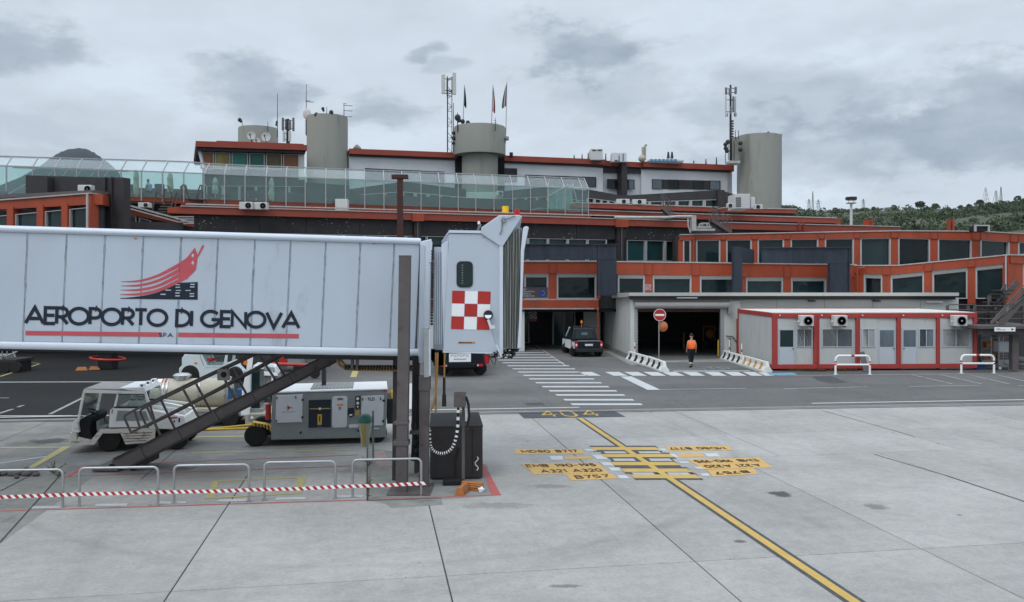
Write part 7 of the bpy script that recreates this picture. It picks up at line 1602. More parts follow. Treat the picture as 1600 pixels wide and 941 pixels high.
tc_('tool_box', m_gpu, [(296,651),(296,643),(345,642),(345,650)], .0, .5, .01); tc_('cab', m_carw, [(376,650),(378,612),(384,582),(391,581),(390,650)], .0, 1.6, .03); tc_('cab_window', m_wg, [(391,640),(391,584),(404,583),(404,640)], .3, 1.3); tc_('bumper', m_tank, [(383,668),(383,646),(424,645),(424,667)], .0, 1.6, .03); tc_('control_panel', m_shut, [(388,658),(388,649),(412,648),(412,657)], -.015, .0)
for x, y in ((394,653),(405,653)): q = S.p(x,y); mb = MB(); mb.lathe([(1e-5,-.04),(.05,-.03),(.05,-.016),(1e-5,-.016)],12,(q.x,0,q.z),'y'); mb.build('panel_lamp', m_lampw, t2_)
tc_('blue_drum', m_bluepl, [(353,626),(353,610),(361,609),(361,625)], .3, .6, .03); tc_('blue_drum', m_bluepl, [(367,622),(367,611),(374,610),(374,621)], .4, .7, .03)
a = S.p(360,655,.1); wheel(t2_, a.x, .12, .27, .27, .24, .66, m_carw); wheel(t2_, a.x, 1.44, .27, .27, .24, .66, m_carw); a = S.p(255,655,.1); wheel(t2_, a.x, .16, .34, .34, .26, .62, m_carw); wheel(t2_, a.x, 1.44, .34, .34, .26, .62, m_carw)
mb = MB(); a = S.p(349,612); mb.path([(a.x,.3,zc+.2),(a.x,.3,zc+.52),(a.x+.1,.3,zc+.58),(a.x+.2,.3,zc+.5)], .03, 8); mb.build('steel_pipe', m_steel, t2_, smooth=True)
tc_('beacon', m_lampor, [(376,573),(376,567),(381,567),(381,573)], .6, .75)
# --- pale tow tractor further back
S = Side(279, 37.2, RZ*.6); t3_ = root('tow_tractor', 'clean pale blue white tow tractor parked further back under the walkway', 'tow tractor', S.loc(), RZ*.6)
m_pale = mat('pale_blue_white_paint', (.64,.71,.72), .4, 0, .04, 2, dirt=(.4,.43,.43), dirt_amt=.1)
def td_(name, m, pts, y0, y1, bevel=0.0): mb = MB(); S.ext(mb, pts, y0, y1, 0); return mb.build(name, m, t3_, bevel=bevel)
td_('body', m_pale, [(280,590),(279.5,576),(284,571),(284,560),(288,554),(311,552.5),(318,573),(352,572),(357,566),(364,573),(372,590),(366,590),(362,578),(352,577),(345,591),(312,591),(311,583),(306,575.5),(290,575),(286,580),(285,589)], .0, 1.6, .02)
td_('cab_side', m_pale, [(311,549),(313,549),(324,571),(349,571),(353,549),(356,549),(354,574),(320,575)], .0, .06); td_('cab_side', m_pale, [(311,549),(313,549),(324,571),(349,571),(353,549),(356,549),(354,574),(320,575)], 1.54, 1.6); td_('cab_top_rail', m_pale, [(310,550),(310,547),(354,547),(354,549.5)], 0, 1.6)
td_('cab_glass', m_clear, [(315,550.5),(325,570),(348,570),(352,550.5)], .02, .03); td_('red_logo', m_red, [(323,565),(323,560),(338,559),(338,564)], .012, .019); mb = MB(); mb.path([tuple(S.p(326,567).xz and (S.p(326,567).x,.01,S.p(326,567).z)), (S.p(333,561).x,.01,S.p(333,561).z), (S.p(345,557).x,.01,S.p(345,557).z)], .025, 5); mb.build('black_swoosh', m_blackp, t3_)
td_('indicator', m_lampor, [(304,568.5),(304,566),(308,566),(308,568.5)], -.02, .0); td_('rear_body', m_pale, [(352,590),(352,572),(364,572),(375,583),(376,590)], .2, 1.4, .02)
a = S.p(298,583,.1); wheel(t3_, a.x, .14, .42, .42, .3, .45, m_dbrown); wheel(t3_, a.x, 1.46, .42, .42, .3, .45, m_dbrown); a = S.p(366,585,.1); wheel(t3_, a.x, .14, .36, .36, .3, .45, m_dbrown); wheel(t3_, a.x, 1.46, .36, .36, .3, .45, m_dbrown)
# --- white conveyor cart behind the stairs, red tow bar, odd bits under the walkway
S = Side(392, 31, RZ); t4 = root('baggage_loader', 'white framed baggage loader half hidden behind the walkway stairs', 'baggage loader', S.loc(), RZ)
def te_(name, m, pts, y0, y1, bevel=0.0): mb = MB(); S.ext(mb, pts, y0, y1, 0); return mb.build(name, m, t4, bevel=bevel)
te_('deck', m_carw, [(394,582),(396,571),(430,574),(433,586)], 0, 1.2, .01); te_('frame', m_shut, [(392,604),(392,588),(434,588),(436,604)], .1, 1.1)
for x in (396,410,424): te_('upright', m_carw, [(x,600),(x,578),(x+2.5,578),(x+2.5,600)], 0, .08)
te_('side_rail', m_carw, [(393,586),(393,583.5),(434,585),(434,587.5)], -.02, .0); te_('screen', m_clear, [(412,580),(413,568),(428,571),(430,582)], .0, .02); a = S.p(400,612); wheel(t4, a.x, .1, .3, .3, .2); wheel(t4, a.x+.8, .1, .3, .3, .2); wheel(t4, a.x, 1.1, .3, .3, .2); wheel(t4, a.x+.8, 1.1, .3, .3, .2)
te_('steering_column', m_tugw, [(381,602),(386,548),(393,548),(388,602)], .3, .6)
D = 39; o = root('tow_bar', 'long bright red aircraft tow bar lying behind the walkway stairs', 'tow bar', (X(440,D),D,.01), 0, None, False); mb = MB(); mb.tube(P(415,568.5,D), P(500,571,D), .08); mb.build('bar', m_red, o, smooth=True)
for px in (425,492): mb = MB(); c = P(px,575,D); mb.lathe([(1e-5,-.06),(.24,-.06),(.24,.06),(1e-5,.06)],14,(c.x,D,.26),'y'); mb.build('wheel', m_tyre, o)
mb = MB(); a = P(425,569,D); mb.tube((a.x,D,.26),(a.x,D,a.z),.04); a = P(492,571,D); mb.tube((a.x,D,.26),(a.x,D,a.z),.04); mb.build('axle_post', m_red, o)
D = 42; o = root('red_white_cart', 'small cart with red panels behind the stairs at the walkway edge', 'cart', (X(440,D),D,.01), 0, None, False)
def cbx(o, nm, m, x0, x1, y0_, y1_, D, dep): mb = MB(); a = P(x0,y1_,D); b = P(x1,y0_,D); mb.box(a.x,b.x,D,D+dep,max(.02,a.z),b.z); return mb.build(nm, m, o)
cbx(o,'panel', m_red, 436,448,551,568,D,.8); cbx(o,'panel', m_dbrown, 425,436,548,572,D,.8); cbx(o,'panel', m_gpu, 449,470,556,574,D,.8); 
for px in (430,465): mb = MB(); c = P(px,575,D); mb.lathe([(1e-5,-.06),(.2,-.06),(.2,.06),(1e-5,.06)],14,(c.x,D-.06,.21),'y'); mb.build('wheel', m_tyre, o)
# --- dark pillar with red fender
D = 43; b = G(163,577,0); o = root('fender_pillar', 'dark pillar with a red ring fender under the white walkway', 'pillar', (X(163,D),D,.01), 0, None, False)
mb = MB(); mb.box(X(152.5,D),X(175,D),D,D+.7,.01,2.9); mb.build('pillar', m_black, o, bevel=.03); mb = MB(); mb.box(X(141,D),X(180,D),D-.1,D+.8,P(0,550,D).z,P(0,547,D).z); mb.build('cross_beam', m_black, o)
c = Vector((X(163.5,D), D+.35, P(0,561,D).z)); mb = MB(); mb.path([c+Vector((math.cos(a)*.85,math.sin(a)*.75,-math.cos(a)*.06)) for a in [k*math.pi/10 for k in range(20)]], .06, 8, True); mb.build('ring_fender', m_red, o, smooth=True)
for x, y, lb in ((128,579,'orange brown wheel chock pair left of the dark pillar'),(148,578,'orange brown wheel chock touching the dark pillar')):
    g_ = G(x,y); o = root('wheel_chock', lb, 'wheel chock', (g_.x,g_.y,.012), .2); mb = MB(); mb.hexa([(-.28,-.1,0),(.28,-.1,0),(.28,.1,0),(-.28,.1,0)],[(-.2,-.03,.17),(.2,-.03,.17),(.2,.03,.17),(-.2,.03,.17)]); mb.build('wedge', m_choc, o)
# --- dark baggage cart cut by the left edge
D = 41.5; S = Side(-40, D, 0); o = root('baggage_cart', 'dark baggage tractor cut off by the left picture edge', 'baggage cart', (X(-10,D),D,.01), 0, None, False)
cbx(o,'body', m_blackp, -45,22,566,584,D,1.5); cbx(o,'deck', m_dbrown, -45,25,562,566,D-.02,1.55); cbx(o,'hood', m_shut, -40,2,556,562,D+.1,1.2); cbx(o,'red_stripe', m_dred, -45,4,571,573,D-.02,.03)
mb = MB()
for pts in ([(2,562),(4,547),(20,548),(24,558)],[(6,558),(28,549)],[(10,562),(12,546)],[(-20,562),(-18,545),(8,546)]): mb.path([P(x,y,D+.3) for x,y in pts], .035, 6)
mb.build('guard_rail', m_alu, o)
for px in (8,24,-30): mb = MB(); c = P(px,581,D); mb.lathe([(1e-5,-.1),(.26,-.1),(.26,.1),(1e-5,.1)],18,(c.x,D+.05,.27),'y'); mb.build('wheel', m_tyre, o)
# --- truck seen from behind under the cab
D = 39.5; xr = X(722,D); o = root('navy_truck', 'dark navy flatbed truck with a pale rear plate seen below the bridge cab', 'truck', (xr,D,.01), math.radians(6))
def lb(nm, m, x0, x1, y0_, y1_, z0, z1, bevel=0, parent=None): mb = MB(); mb.box(x0,x1,y0_,y1_,z0,z1); return mb.build(nm, m, parent or o, bevel=bevel)
lb('rear_bumper', m_navy, -1.14,1.14,.0,.16,.46,.66,.02); lb('chassis', m_black, -1.0,1.0,.16,5.4,.4,.66); lb('bed_side', m_navy, -1.1,-1.04,.1,3.4,.66,1.25); lb('bed_side', m_navy, 1.04,1.1,.1,3.4,.66,1.25); lb('tailgate', m_navy, -1.04,1.04,.05,.1,.66,1.2); lb('bed_floor', m_black, -1.04,1.04,.1,3.4,.662,.70)
lb('cab', m_carw, -1.08,1.08,3.6,5.5,.5,2.0,.08); lb('cab_rear_window', m_wg, -.8,.8,3.585,3.605,1.3,1.8); lb('rear_top_rail', m_tank, -.85,.45,.0,.09,1.24,1.36)
pl_ = lb('number_board', m_carw, -.62,.42,-.03,.0,.73,1.13,.01)
mb = MB()
for k in range(6): x = -.53+k*.145; strokes(mb, [(x,.98),(x+.09,.98),(x+.09,1.08),(x,1.08),(x,.98)] if k % 2 else [(x,.98),(x,1.08),(x+.09,1.08),(x+.09,1.03),(x,1.03)], .022, lambda u,v,z: Vector((u,-.031-z,v)), 0)
strokes(mb, [(-.4,.86),(-.2,.87),(.0,.86),(.2,.87)], .045, lambda u,v,z: Vector((u,-.031-z,v)), 0); mb.build('plate_marks', m_shut, pl_)
for sx in (-1,1):
    h_ = lb('rear_lamp', m_lampred, min(sx*.72,sx*1.0),max(sx*.72,sx*1.0),-.02,.0,.51,.62,.01); lb('reversing_lens', m_lampw, min(sx*.72,sx*.78),max(sx*.72,sx*.78),-.03,-.021,.53,.60,0,h_)
    wheel(o, sx*.9, .95, .34, .34, .28, .55); wheel(o, sx*.9, 4.4, .34, .34, .28, .55)
lb('rear_axle', m_black, -.8,.8,.88,1.02,.28,.4)
lb('orange_straps', m_lampor, .45,.8,.02,.08,1.21,1.34,.02)
# --- pickup van by the warehouse
D = 50.2; o = root('pickup', 'small dark navy and white pickup parked beside the grey warehouse flank', 'pickup', (X(918,D)+.08,D,.012), math.radians(7.5))
W2 = .84
mb = MB()
side = [(.0,.32),(.0,.98),(1.25,1.0),(1.32,1.72),(1.55,1.80),(2.55,1.74),(3.35,1.10),(3.95,.95),(4.05,.35)]
side = [(0,.34),(0,1.02),(1.2,1.02),(1.30,1.62),(1.55,1.72),(2.5,1.70),(3.25,1.12),(4.0,.92),(4.12,.36)]
def cross(y, z): return W2*(1 if z < 1.05 else 1-(z-1.05)*.25)
prof2 = [(0,.34),(0,.60),(1.25,.60),(1.25,.98),(4.0,.90),(4.12,.36)]
mb.hexa([(-W2,y,z) for y,z in prof2],[(W2,y,z) for y,z in prof2]); bd = mb.build('lower_body', m_navy, o, bevel=.05)
cabp = [(1.22,.985),(1.34,1.64),(1.5,1.72),(2.5,1.70),(3.2,1.10),(3.3,.985)]
mb = MB(); mb.hexa([(-(W2-.02 if z<1.1 else W2-.17),y,z) for y,z in cabp],[((W2-.02 if z<1.1 else W2-.17),y,z) for y,z in cabp]); mb.build('cab', m_navy, o, bevel=.04)
mb = MB(); zt_=1.60; mb.hexa([(-.52,1.235,1.08),(.52,1.235,1.08),(.46,1.32,1.56),(-.46,1.32,1.56)],[(-.52,1.25,1.08),(.52,1.25,1.08),(.46,1.335,1.56),(-.46,1.335,1.56)]); mb.build('rear_window', m_wg, o)
mb = MB(); mb.hexa([(-.2,1.225,1.25),(.2,1.225,1.25),(.19,1.26,1.42),(-.19,1.26,1.42)],[(-.2,1.235,1.25),(.2,1.235,1.25),(.19,1.27,1.42),(-.19,1.27,1.42)]); mb.build('rear_window_sticker', m_wgb, o)
for sx in (-1,1):
    x = sx*(W2+.004); xi = sx*(W2-.02)
    mb = MB(); pr = [(1.32,.40),(1.32,.96),(4.0,.88),(4.06,.40)]; mb.hexa([(x,y,z) for y,z in pr],[(xi,y,z) for y,z in pr]); mb.build('white_side_panel', m_carw, o)
    mb = MB(); pr = [(.18,.50),(.18,.90),(.95,.90),(1.0,.5)]; mb.hexa([(x,y,z) for y,z in pr],[(xi,y,z) for y,z in pr]); mb.build('white_side_panel', m_carw, o)
    mb = MB(); pr = [(1.05,.5),(1.05,.9),(1.22,.96),(1.26,.5)]; mb.hexa([(x*1.002,y,z) for y,z in pr],[(xi,y,z) for y,z in pr]); mb.build('red_side_emblem', m_logo, o)
    mb = MB(); xa = sx*(W2-.03); xb = sx*(W2-.155); mb.hexa([(xa,1.75,1.05),(xa,3.0,1.05),(xb,2.45,1.62),(xb,1.85,1.62)],[(xa-sx*.02,1.75,1.05),(xa-sx*.02,3.0,1.05),(xb-sx*.02,2.45,1.62),(xb-sx*.02,1.85,1.62)]); mb.build('side_window', m_wg, o)
    mb = MB(); mb.tube((sx*(W2-.02),3.1,1.04),(sx*(W2-.16),2.5,1.68),.035,6); mb.build('windscreen_pillar', m_carw, o)
    mb = MB(); mb.box(min(sx*(W2+.02),sx*(W2+.18)),max(sx*(W2+.02),sx*(W2+.18)),2.8,2.9,1.02,1.16); mb.build('wing_mirror', m_blackp, o, bevel=.02)
    mb = MB(); mb.box(min(sx*(W2-.14),sx*(W2+.015)),max(sx*(W2-.14),sx*(W2+.015)),-.03,.12,.55,.96); lamp = mb.build('tail_lamp', m_lampred, o, bevel=.02); mb = MB(); mb.box(min(sx*(W2-.12),sx*(W2-.02)),max(sx*(W2-.12),sx*(W2-.02)),-.038,-.03,.68,.80); mb.build('reversing_lens', m_lampw, lamp)
    for yy in (.72,3.35): wheel(o, sx*(W2-.09), yy, .30, .30, .2, .66, m_alu); mb = MB(); mb.lathe([(.36,sx*(W2-.03)),(.36,sx*(W2+.008)),(.31,sx*(W2+.008)),(.31,sx*(W2-.03))],24,(0,yy,.31),'x'); mb.build('wheel_arch', m_blackp, o)
mb = MB(); mb.box(-W2+.02,W2-.02,-.10,.02,.30,.52); mb.build('rear_bumper', m_blackp, o, bevel=.03)
mb = MB(); mb.box(-W2+.16,W2-.16,-.012,.0,.56,.94); tg = mb.build('tailgate', m_navy, o, bevel=.01); mb = MB(); mb.box(-.24,.12+.12,-.03,-.012,.68,.80); mb.build('number_plate', m_gpu2, tg); mb = MB(); mb.box(-W2+.14,W2-.14,-.01,.04,.96,1.0); mb.build('tailgate_trim', m_alu, tg)
for sx in (-1,1): mb = MB(); mb.box(min(sx*(W2-.07),sx*W2),max(sx*(W2-.07),sx*W2),.0,1.25,.60,.98); mb.build('bed_side', m_navy, o, bevel=.02)
mb = MB(); mb.box(-W2+.07,W2-.07,.0,.05,.60,.97); mb.build('tailgate_board', m_navy, o)
mb = MB(); mb.tube((-.1,1.6,1.7),(-.1,1.6,2.0),.02); mb.lathe([(.07,0),(.07,.05),(.05,.16),(1e-5,.18)],12,(-.1,1.6,1.98)); mb.build('amber_beacon', m_lampor, o)
mb = MB(); 
for yy in (1.65,2.3): mb.tube((-.55,yy,1.76),(.55,yy,1.76),.02,6)
mb.build('roof_bars', m_blackp, o)
# ------------------------------------------------------------------ passenger boarding bridge
sT_ = Seg(0, 17.3, 660, 18.6)
br = root('boarding_bridge', 'white passenger boarding bridge with large airport lettering spanning the left half', 'boarding bridge', (sT_.pt(330,555).x, sT_.pt(330,555).y, 0), 0, None, False)
Bp = Part(br)
ytp = lambda x: lin(x,0,363,660,383); ybt = lambda x: lin(x,0,533,660,545)
XL = -420
seams = [-381,-321,-261,-201,-141,-81,-21,39.5,100.5,160.5,220.5,279.5,337,394.5,450.5,505.5,559.5,612.5,653]
def lean(x): return 7.5 if x < 650 else 2
WD = 2.9
prev = XL
for i, x in enumerate(seams):
    a, b = prev+.9, x-.9
    mb = MB(); sT_.quad(mb, [(a+3.7, ytp(a)), (b+3.7, ytp(b)), (b-3.8, ybt(b)), (a-3.8, ybt(a))], -.06, 0); mb.build('wall_panel', m_bridge, br, bevel=.008); prev = x
mb = MB(); sT_.quad(mb, [(XL,ytp(XL)-.5),(656,ytp(656)-.5),(652,ybt(652)+.5),(XL,ybt(XL)+.5)], -.12, -.045); mb.build('wall_backing', m_seam, br)
# seams with uneven sealant
rs = random.Random(4)
for x in seams[5:-1]:
    pts = []; n = 14
    for k in range(n+1):
        t = k/n; w = .7+rs.random()*.8+(.7 if rs.random() < .25 else 0); xc = x+3.7-7.5*t+rs.uniform(-.5,.5); pts.append((xc, lerp(ytp(x), ybt(x), t), w))
    mb = MB()
    for (x0,y0_,w0),(x1,y1_,w1) in zip(pts[:-1],pts[1:]): mb.hexa([sT_.pt(x0-w0,y0_,-.04),sT_.pt(x0+w0,y0_,-.04),sT_.pt(x1+w1,y1_,-.04),sT_.pt(x1-w1,y1_,-.04)],[sT_.pt(x0-w0,y0_,.004),sT_.pt(x0+w0,y0_,.004),sT_.pt(x1+w1,y1_,.004),sT_.pt(x1-w1,y1_,.004)])
    mb.build('seam', mat('seam_grey', (.26,.30,.34), .75, 0, .35, 7) if 'seam_grey' not in bpy.data.materials else bpy.data.materials['seam_grey'], br)
# top and bottom rails (rounded), roof and far side
def tr_rail(name, y_at, h, r_out, up):
    mb = MB(); n = 8; A = []; B = []
    for (px, L_) in ((XL, A), (657, B)):
        yt = y_at(px); D = sT_.D(px); hh = h(px)*D/F; c = sT_.pt(px, yt); 
        for k in range(n+1):
            a = -math.pi/2+math.pi*k/n; L_.append(c+Vector((sT_.n.x,sT_.n.y,0))*(r_out*math.cos(a)-.02)+Vector((0,0,math.sin(a)*hh/2)))
        L_.append(c+Vector((sT_.n.x,sT_.n.y,0))*-.2+Vector((0,0,hh/2))); L_.append(c+Vector((sT_.n.x,sT_.n.y,0))*-.2+Vector((0,0,-hh/2)))
    mb.hexa(A, B); return mb.build(name, m_bridge2, br, smooth=True)
tr_rail('top_rail', lambda x: ytp(x)-5.3, lambda x: 10.4, .09, True); tr_rail('bottom_rail', lambda x: ybt(x)+6.2, lambda x: 12.2, .06, False)
mb = MB(); nv = Vector((sT_.n.x,sT_.n.y,0)); a, b = sT_.pt(XL,ytp(XL)-8), sT_.pt(657,ytp(657)-8); mb.hexa([a-nv*.2,b-nv*.2,b-nv*WD,a-nv*WD],[q+Vector((0,0,.05)) for q in (a-nv*.2,b-nv*.2,b-nv*WD,a-nv*WD)]); mb.build('roof', m_bridge2, br)
a, b = sT_.pt(XL,ybt(XL)+8), sT_.pt(657,ybt(657)+8); mb = MB(); mb.hexa([a-nv*.2,b-nv*.2,b-nv*WD,a-nv*WD],[q+Vector((0,0,-.12)) for q in (a-nv*.2,b-nv*.2,b-nv*WD,a-nv*WD)]); mb.build('floor', m_dbrown, br)
mb = MB(); a, b, c, d = sT_.pt(XL,ytp(XL)-8,-WD), sT_.pt(657,ytp(657)-8,-WD), sT_.pt(657,ybt(657)+8,-WD), sT_.pt(XL,ybt(XL)+8,-WD); mb.hexa([a,b,c,d],[q+nv*.06 for q in (a,b,c,d)]); mb.build('far_wall', m_bridge, br)
mb = MB(); sT_.quad(mb, [(440,556),(668,560.5),(668,566),(440,563)], -.6, -.35); mb.build('under_beam', m_dbrown, br); mb = MB(); sT_.quad(mb, [(30,551),(668,560),(668,563),(30,553.5)], -2.4, -2.1); mb.build('under_beam', m_dbrown, br)
for (x,y,w,h) in ((213,373,4,2.2),(118,366,5,1),(585,381.3,4,1)): mb = MB(); sT_.rect(mb, x-w/2-1, x+w/2-1, y-h/2, y+h/2, y-h/2, y+h/2, .0, .006); mb.build('rust_spot', mat('orange_rust', (.45,.16,.05), .9) if 'orange_rust' not in bpy.data.materials else bpy.data.materials['orange_rust'], br)
# end portal frame
mb = MB(); sT_.quad(mb, [(656.5,378),(674,374),(671,566),(653,566)], -.3, .14); mb.build('portal_frame', m_bridge2, br, bevel=.02); mb = MB(); sT_.quad(mb, [(657,384),(663,384),(660,566),(654.5,566)], .14, .17); mb.build('portal_rib', m_bridge, br); mb = MB(); sT_.quad(mb, [(671,376),(675,379),(673,410),(670,410)], .14, .18); mb.build('portal_rib', m_bridge2, br)
mb = MB(); sT_.quad(mb, [(634,378.5),(648,377.5),(658,373),(658,380),(634,383)], -.5, -.05); mb.build('roof_fairing', m_bridge2, br)
# lettering and emblem
tx = MB(); stext(tx, 'AEROPORTO DI GENOVA', sT_, (41,477.5),(468,487),(467,515),(40,507.5), .009, .072, .085); tx.build('lettering', m_navyp, br)
mb = MB(); f, w_, h_ = smap(sT_, (40,517),(467,522),(467,529),(40,524), .007)
for u0, u1 in ((0,.487),(.547,1)): mb.add([f(u0,0,0),f(u1,0,0),f(u1,1,0),f(u0,1,0)], [[0,1,2,3]])
mb.build('red_underline', m_logo, br); mb = MB(); stext(mb, 'S.P.A.', sT_, (249,520),(271,520.4),(271,527),(249,526.6), .009, .014, .2); mb.build('small_lettering', m_navyp, br)
def qb(pts, n=10):      # smooth curve through the given points
    out = []
    for i in range(len(pts)-1):
        p0, p1, p2, p3 = pts[max(i-1,0)], pts[i], pts[i+1], pts[min(i+2,len(pts)-1)]
        for k in range(n):
            t = k/n; out.append(tuple(.5*((2*p1[j])+(-p0[j]+p2[j])*t+(2*p0[j]-5*p1[j]+4*p2[j]-p3[j])*t*t+(-p0[j]+3*p1[j]-3*p2[j]+p3[j])*t**3) for j in (0,1)))
    return out+[pts[-1]]
lg = MB(); off = .008
def fillband(up, lo, o_):     # quads between two curves of equal count
    for a, b, c, d in zip(up[:-1], up[1:], lo[1:], lo[:-1]): lg.add([sT_.pt(*a, o_), sT_.pt(*b, o_), sT_.pt(*c, o_), sT_.pt(*d, o_)], [[0,1,2,3]])
ups = [[(189,440),(218,437.5),(246,429),(280,411)], [(189,446.5),(219,444),(248,436),(281,419)], [(189,453),(219,451),(248,444),(280,427)], [(188,460),(219,457.5),(248,451),(280,435.5)]]
los = [[(189,440.6),(218,440.4),(248,432.5),(281,417.6)], [(189,447.1),(219,447.4),(249,440),(281,425.5)], [(189,453.6),(219,454.6),(249,448),(280,433.8)], [(188,460.7),(220,461.5),(250,455.5),(280,442)]]
for u_, l_ in zip(ups, los): fillband(qb(u_), qb(l_), off)
fillband([(280,411),(292,403),(304.5,387),(309,399)], [(280,442),(292,436),(306,422),(308,401)], off); lg.add([sT_.pt(x,y,off) for x,y in ((308,400),(316,383.5),(318.5,383),(318.5,386),(311,399.5),(309,402),(306,422))], [[0,1,2,3,4,5,6]])
lg.build('red_emblem', m_logo, br)
lg = MB(); up = qb([(188,466),(215,463.5),(240,459),(262,451),(279,442)]); up2 = up+[(309,440.8)]; lo2 = [(x, lin(x,188,466.8,309,468.5)) for x,_ in up2]; fillband(up2, lo2, off); lg.build('black_emblem', m_navyp, br)
lg = MB()
for (x,y,w,h) in ((301,444.5,7,1.6),(300.5,448.5,7,1.6),(294,454,8,1.2),(300,459,7,1.6),(300,463,7,1.6),(278,445,7,1.2),(278,449,7,1.4),(279,454,8,1.2),(277.5,458,7,1.6),(277.5,462.5,7,1.6),(263,453.5,9,1.4),(255,460,8,1.6)): sT_.rect(lg, x-w/2, x+w/2, y-h/2, y+h/2, y-h/2, y+h/2, .0085, .010)
for (x,y) in ((301.5,399),(301.5,410.5)): sT_.quad(lg, [(x-1.8,y-1),(x+.2,y-3),(x+2,y+.2),(x+.4,y+3.4),(x-2.2,y+2)], .0085, .010)
lg.build('emblem_windows', m_bridge, br)
# connector and cab
sC2 = Seg(676, 18.3, 790, 18.3)
K = Part(br)
mb = MB(); sC2.quad(mb, [(676,385),(690,385),(690,548),(674,552)], -2.6, -.35); mb.build('connector_fabric', m_bridge, br)
for k in range(4): mb = MB(); x = 678+k*3.3; sC2.quad(mb, [(x,392),(x+1.6,392),(x+1,540),(x-.6,540)], -.36, -.31); mb.build('connector_rib', m_bridge2, br)
mb = MB(); n = 26
for k in range(n): y = 392+k*4.6; mb.ball(sC2.pt(674.8-k*.05,y,-.15), .032, 6, 4)
mb.build('zip_edge', m_blackp, br)
mb = MB(); sC2.quad(mb, [(689,382),(700,376),(700,548),(692,548)], -.45, -.12); mb.build('cab_side_pillar', m_bridge2, br, bevel=.01)
mb = MB(); sC2.quad(mb, [(702,365),(781.5,366.5),(781,551),(693,549)], -.08, 0); mb.v[0] = mb.v[0]; cabw = mb.build('cab_wall', m_bridge, br, bevel=.01)
a = [sC2.pt(683,377,-1.2), sC2.pt(702,364.5,-.02), sC2.pt(702,548,-.02), sC2.pt(683,548,-1.2)]; mb = MB(); mb.hexa(a, [q+Vector((.02,.06,0)) for q in a]); mb.build('cab_wall', m_bridge, br)
a = [sC2.pt(702,364,.03), sC2.pt(783,365.5,.03), sC2.pt(783,365.5,-3.2), sC2.pt(690,364,-3.2), sC2.pt(683,376.5,-1.2)]; mb = MB(); mb.hexa(a, [q+Vector((0,0,.06)) for q in a]); mb.build('cab_roof', m_bridge2, br)
a = [sC2.pt(692,549,0), sC2.pt(786,551,0), sC2.pt(786,551,-3.2), sC2.pt(690,549,-3.2)]; mb = MB(); mb.hexa(a, [q+Vector((0,0,-.03)) for q in a]); mb.build('cab_floor', m_bridge2, br)
a = [sC2.pt(783,366,-3.0), sC2.pt(690,366,-3.0), sC2.pt(690,551,-3.0), sC2.pt(783,551,-3.0)]; mb = MB(); mb.hexa(a, [q+Vector((0,.06,0)) for q in a]); mb.build('cab_wall', m_bridge, br)
for x, y in ((755,367.5),(758,367.5),(755,371),(758,371)): mb = MB(); mb.ball(sC2.pt(x,y,.0), .012, 6, 4); mb.build('rivet', m_seam, br)
# oval window
def rounded(x0,x1,y0,y1,r,n=5):
    out = []
    for cx_,cy_,a0 in ((x1-r,y0+r,-90),(x1-r,y1-r,0),(x0+r,y1-r,90),(x0+r,y0+r,180)):
        for k in range(n+1): a = math.radians(a0+90*k/n); out.append((cx_+r*math.cos(a), cy_+r*math.sin(a)))
    return out
mb = MB(); sC2.quad(mb, rounded(713.4,738.8,408.4,449.2,7), .0, .02); wn = mb.build('window', m_blackp, br); mb = MB(); sC2.quad(mb, rounded(715,737,410.5,447,6), .02, .024); mb.build('pane', m_wgb if False else m_wg, wn)
mb = MB()
for k in range(8): y = 414+k*4; sC2.rect(mb, 721.5, 723.6, y, y+1.3, y, y+1.3, .0245, .026)
mb.build('reflected_lights', m_shut, wn)
# red and white chequer
f, w_, h_ = smap(sC2, (706.5,454),(767,455.5),(765,516),(704.5,514.5), .006)
for i in range(3):
    for j in range(3):
        mb = MB(); q = [(i/3+.004,j/3+.004),((i+1)/3-.004,j/3+.004),((i+1)/3-.004,(j+1)/3-.004),(i/3+.004,(j+1)/3-.004)]; mb.hexa([f(u,v,-.004) for u,v in q],[f(u,v,.002) for u,v in q]); mb.build('chequer_square', m_red if (i+j) % 2 == 0 else m_carw, br)
mb = MB(); sC2.rect(mb, 716, 742, 534, 537, 534, 537, .002, .008); mb.build('orange_notice', mat('orange_notice', (.5,.25,.12), .7), br); mb = MB(); 
for k in range(5): sC2.rect(mb, 717.5+k*4.2, 720.4+k*4.2, 534.7, 536.3, 534.7, 536.3, .0085, .010)
mb.build('notice_marks', m_blackp, br)
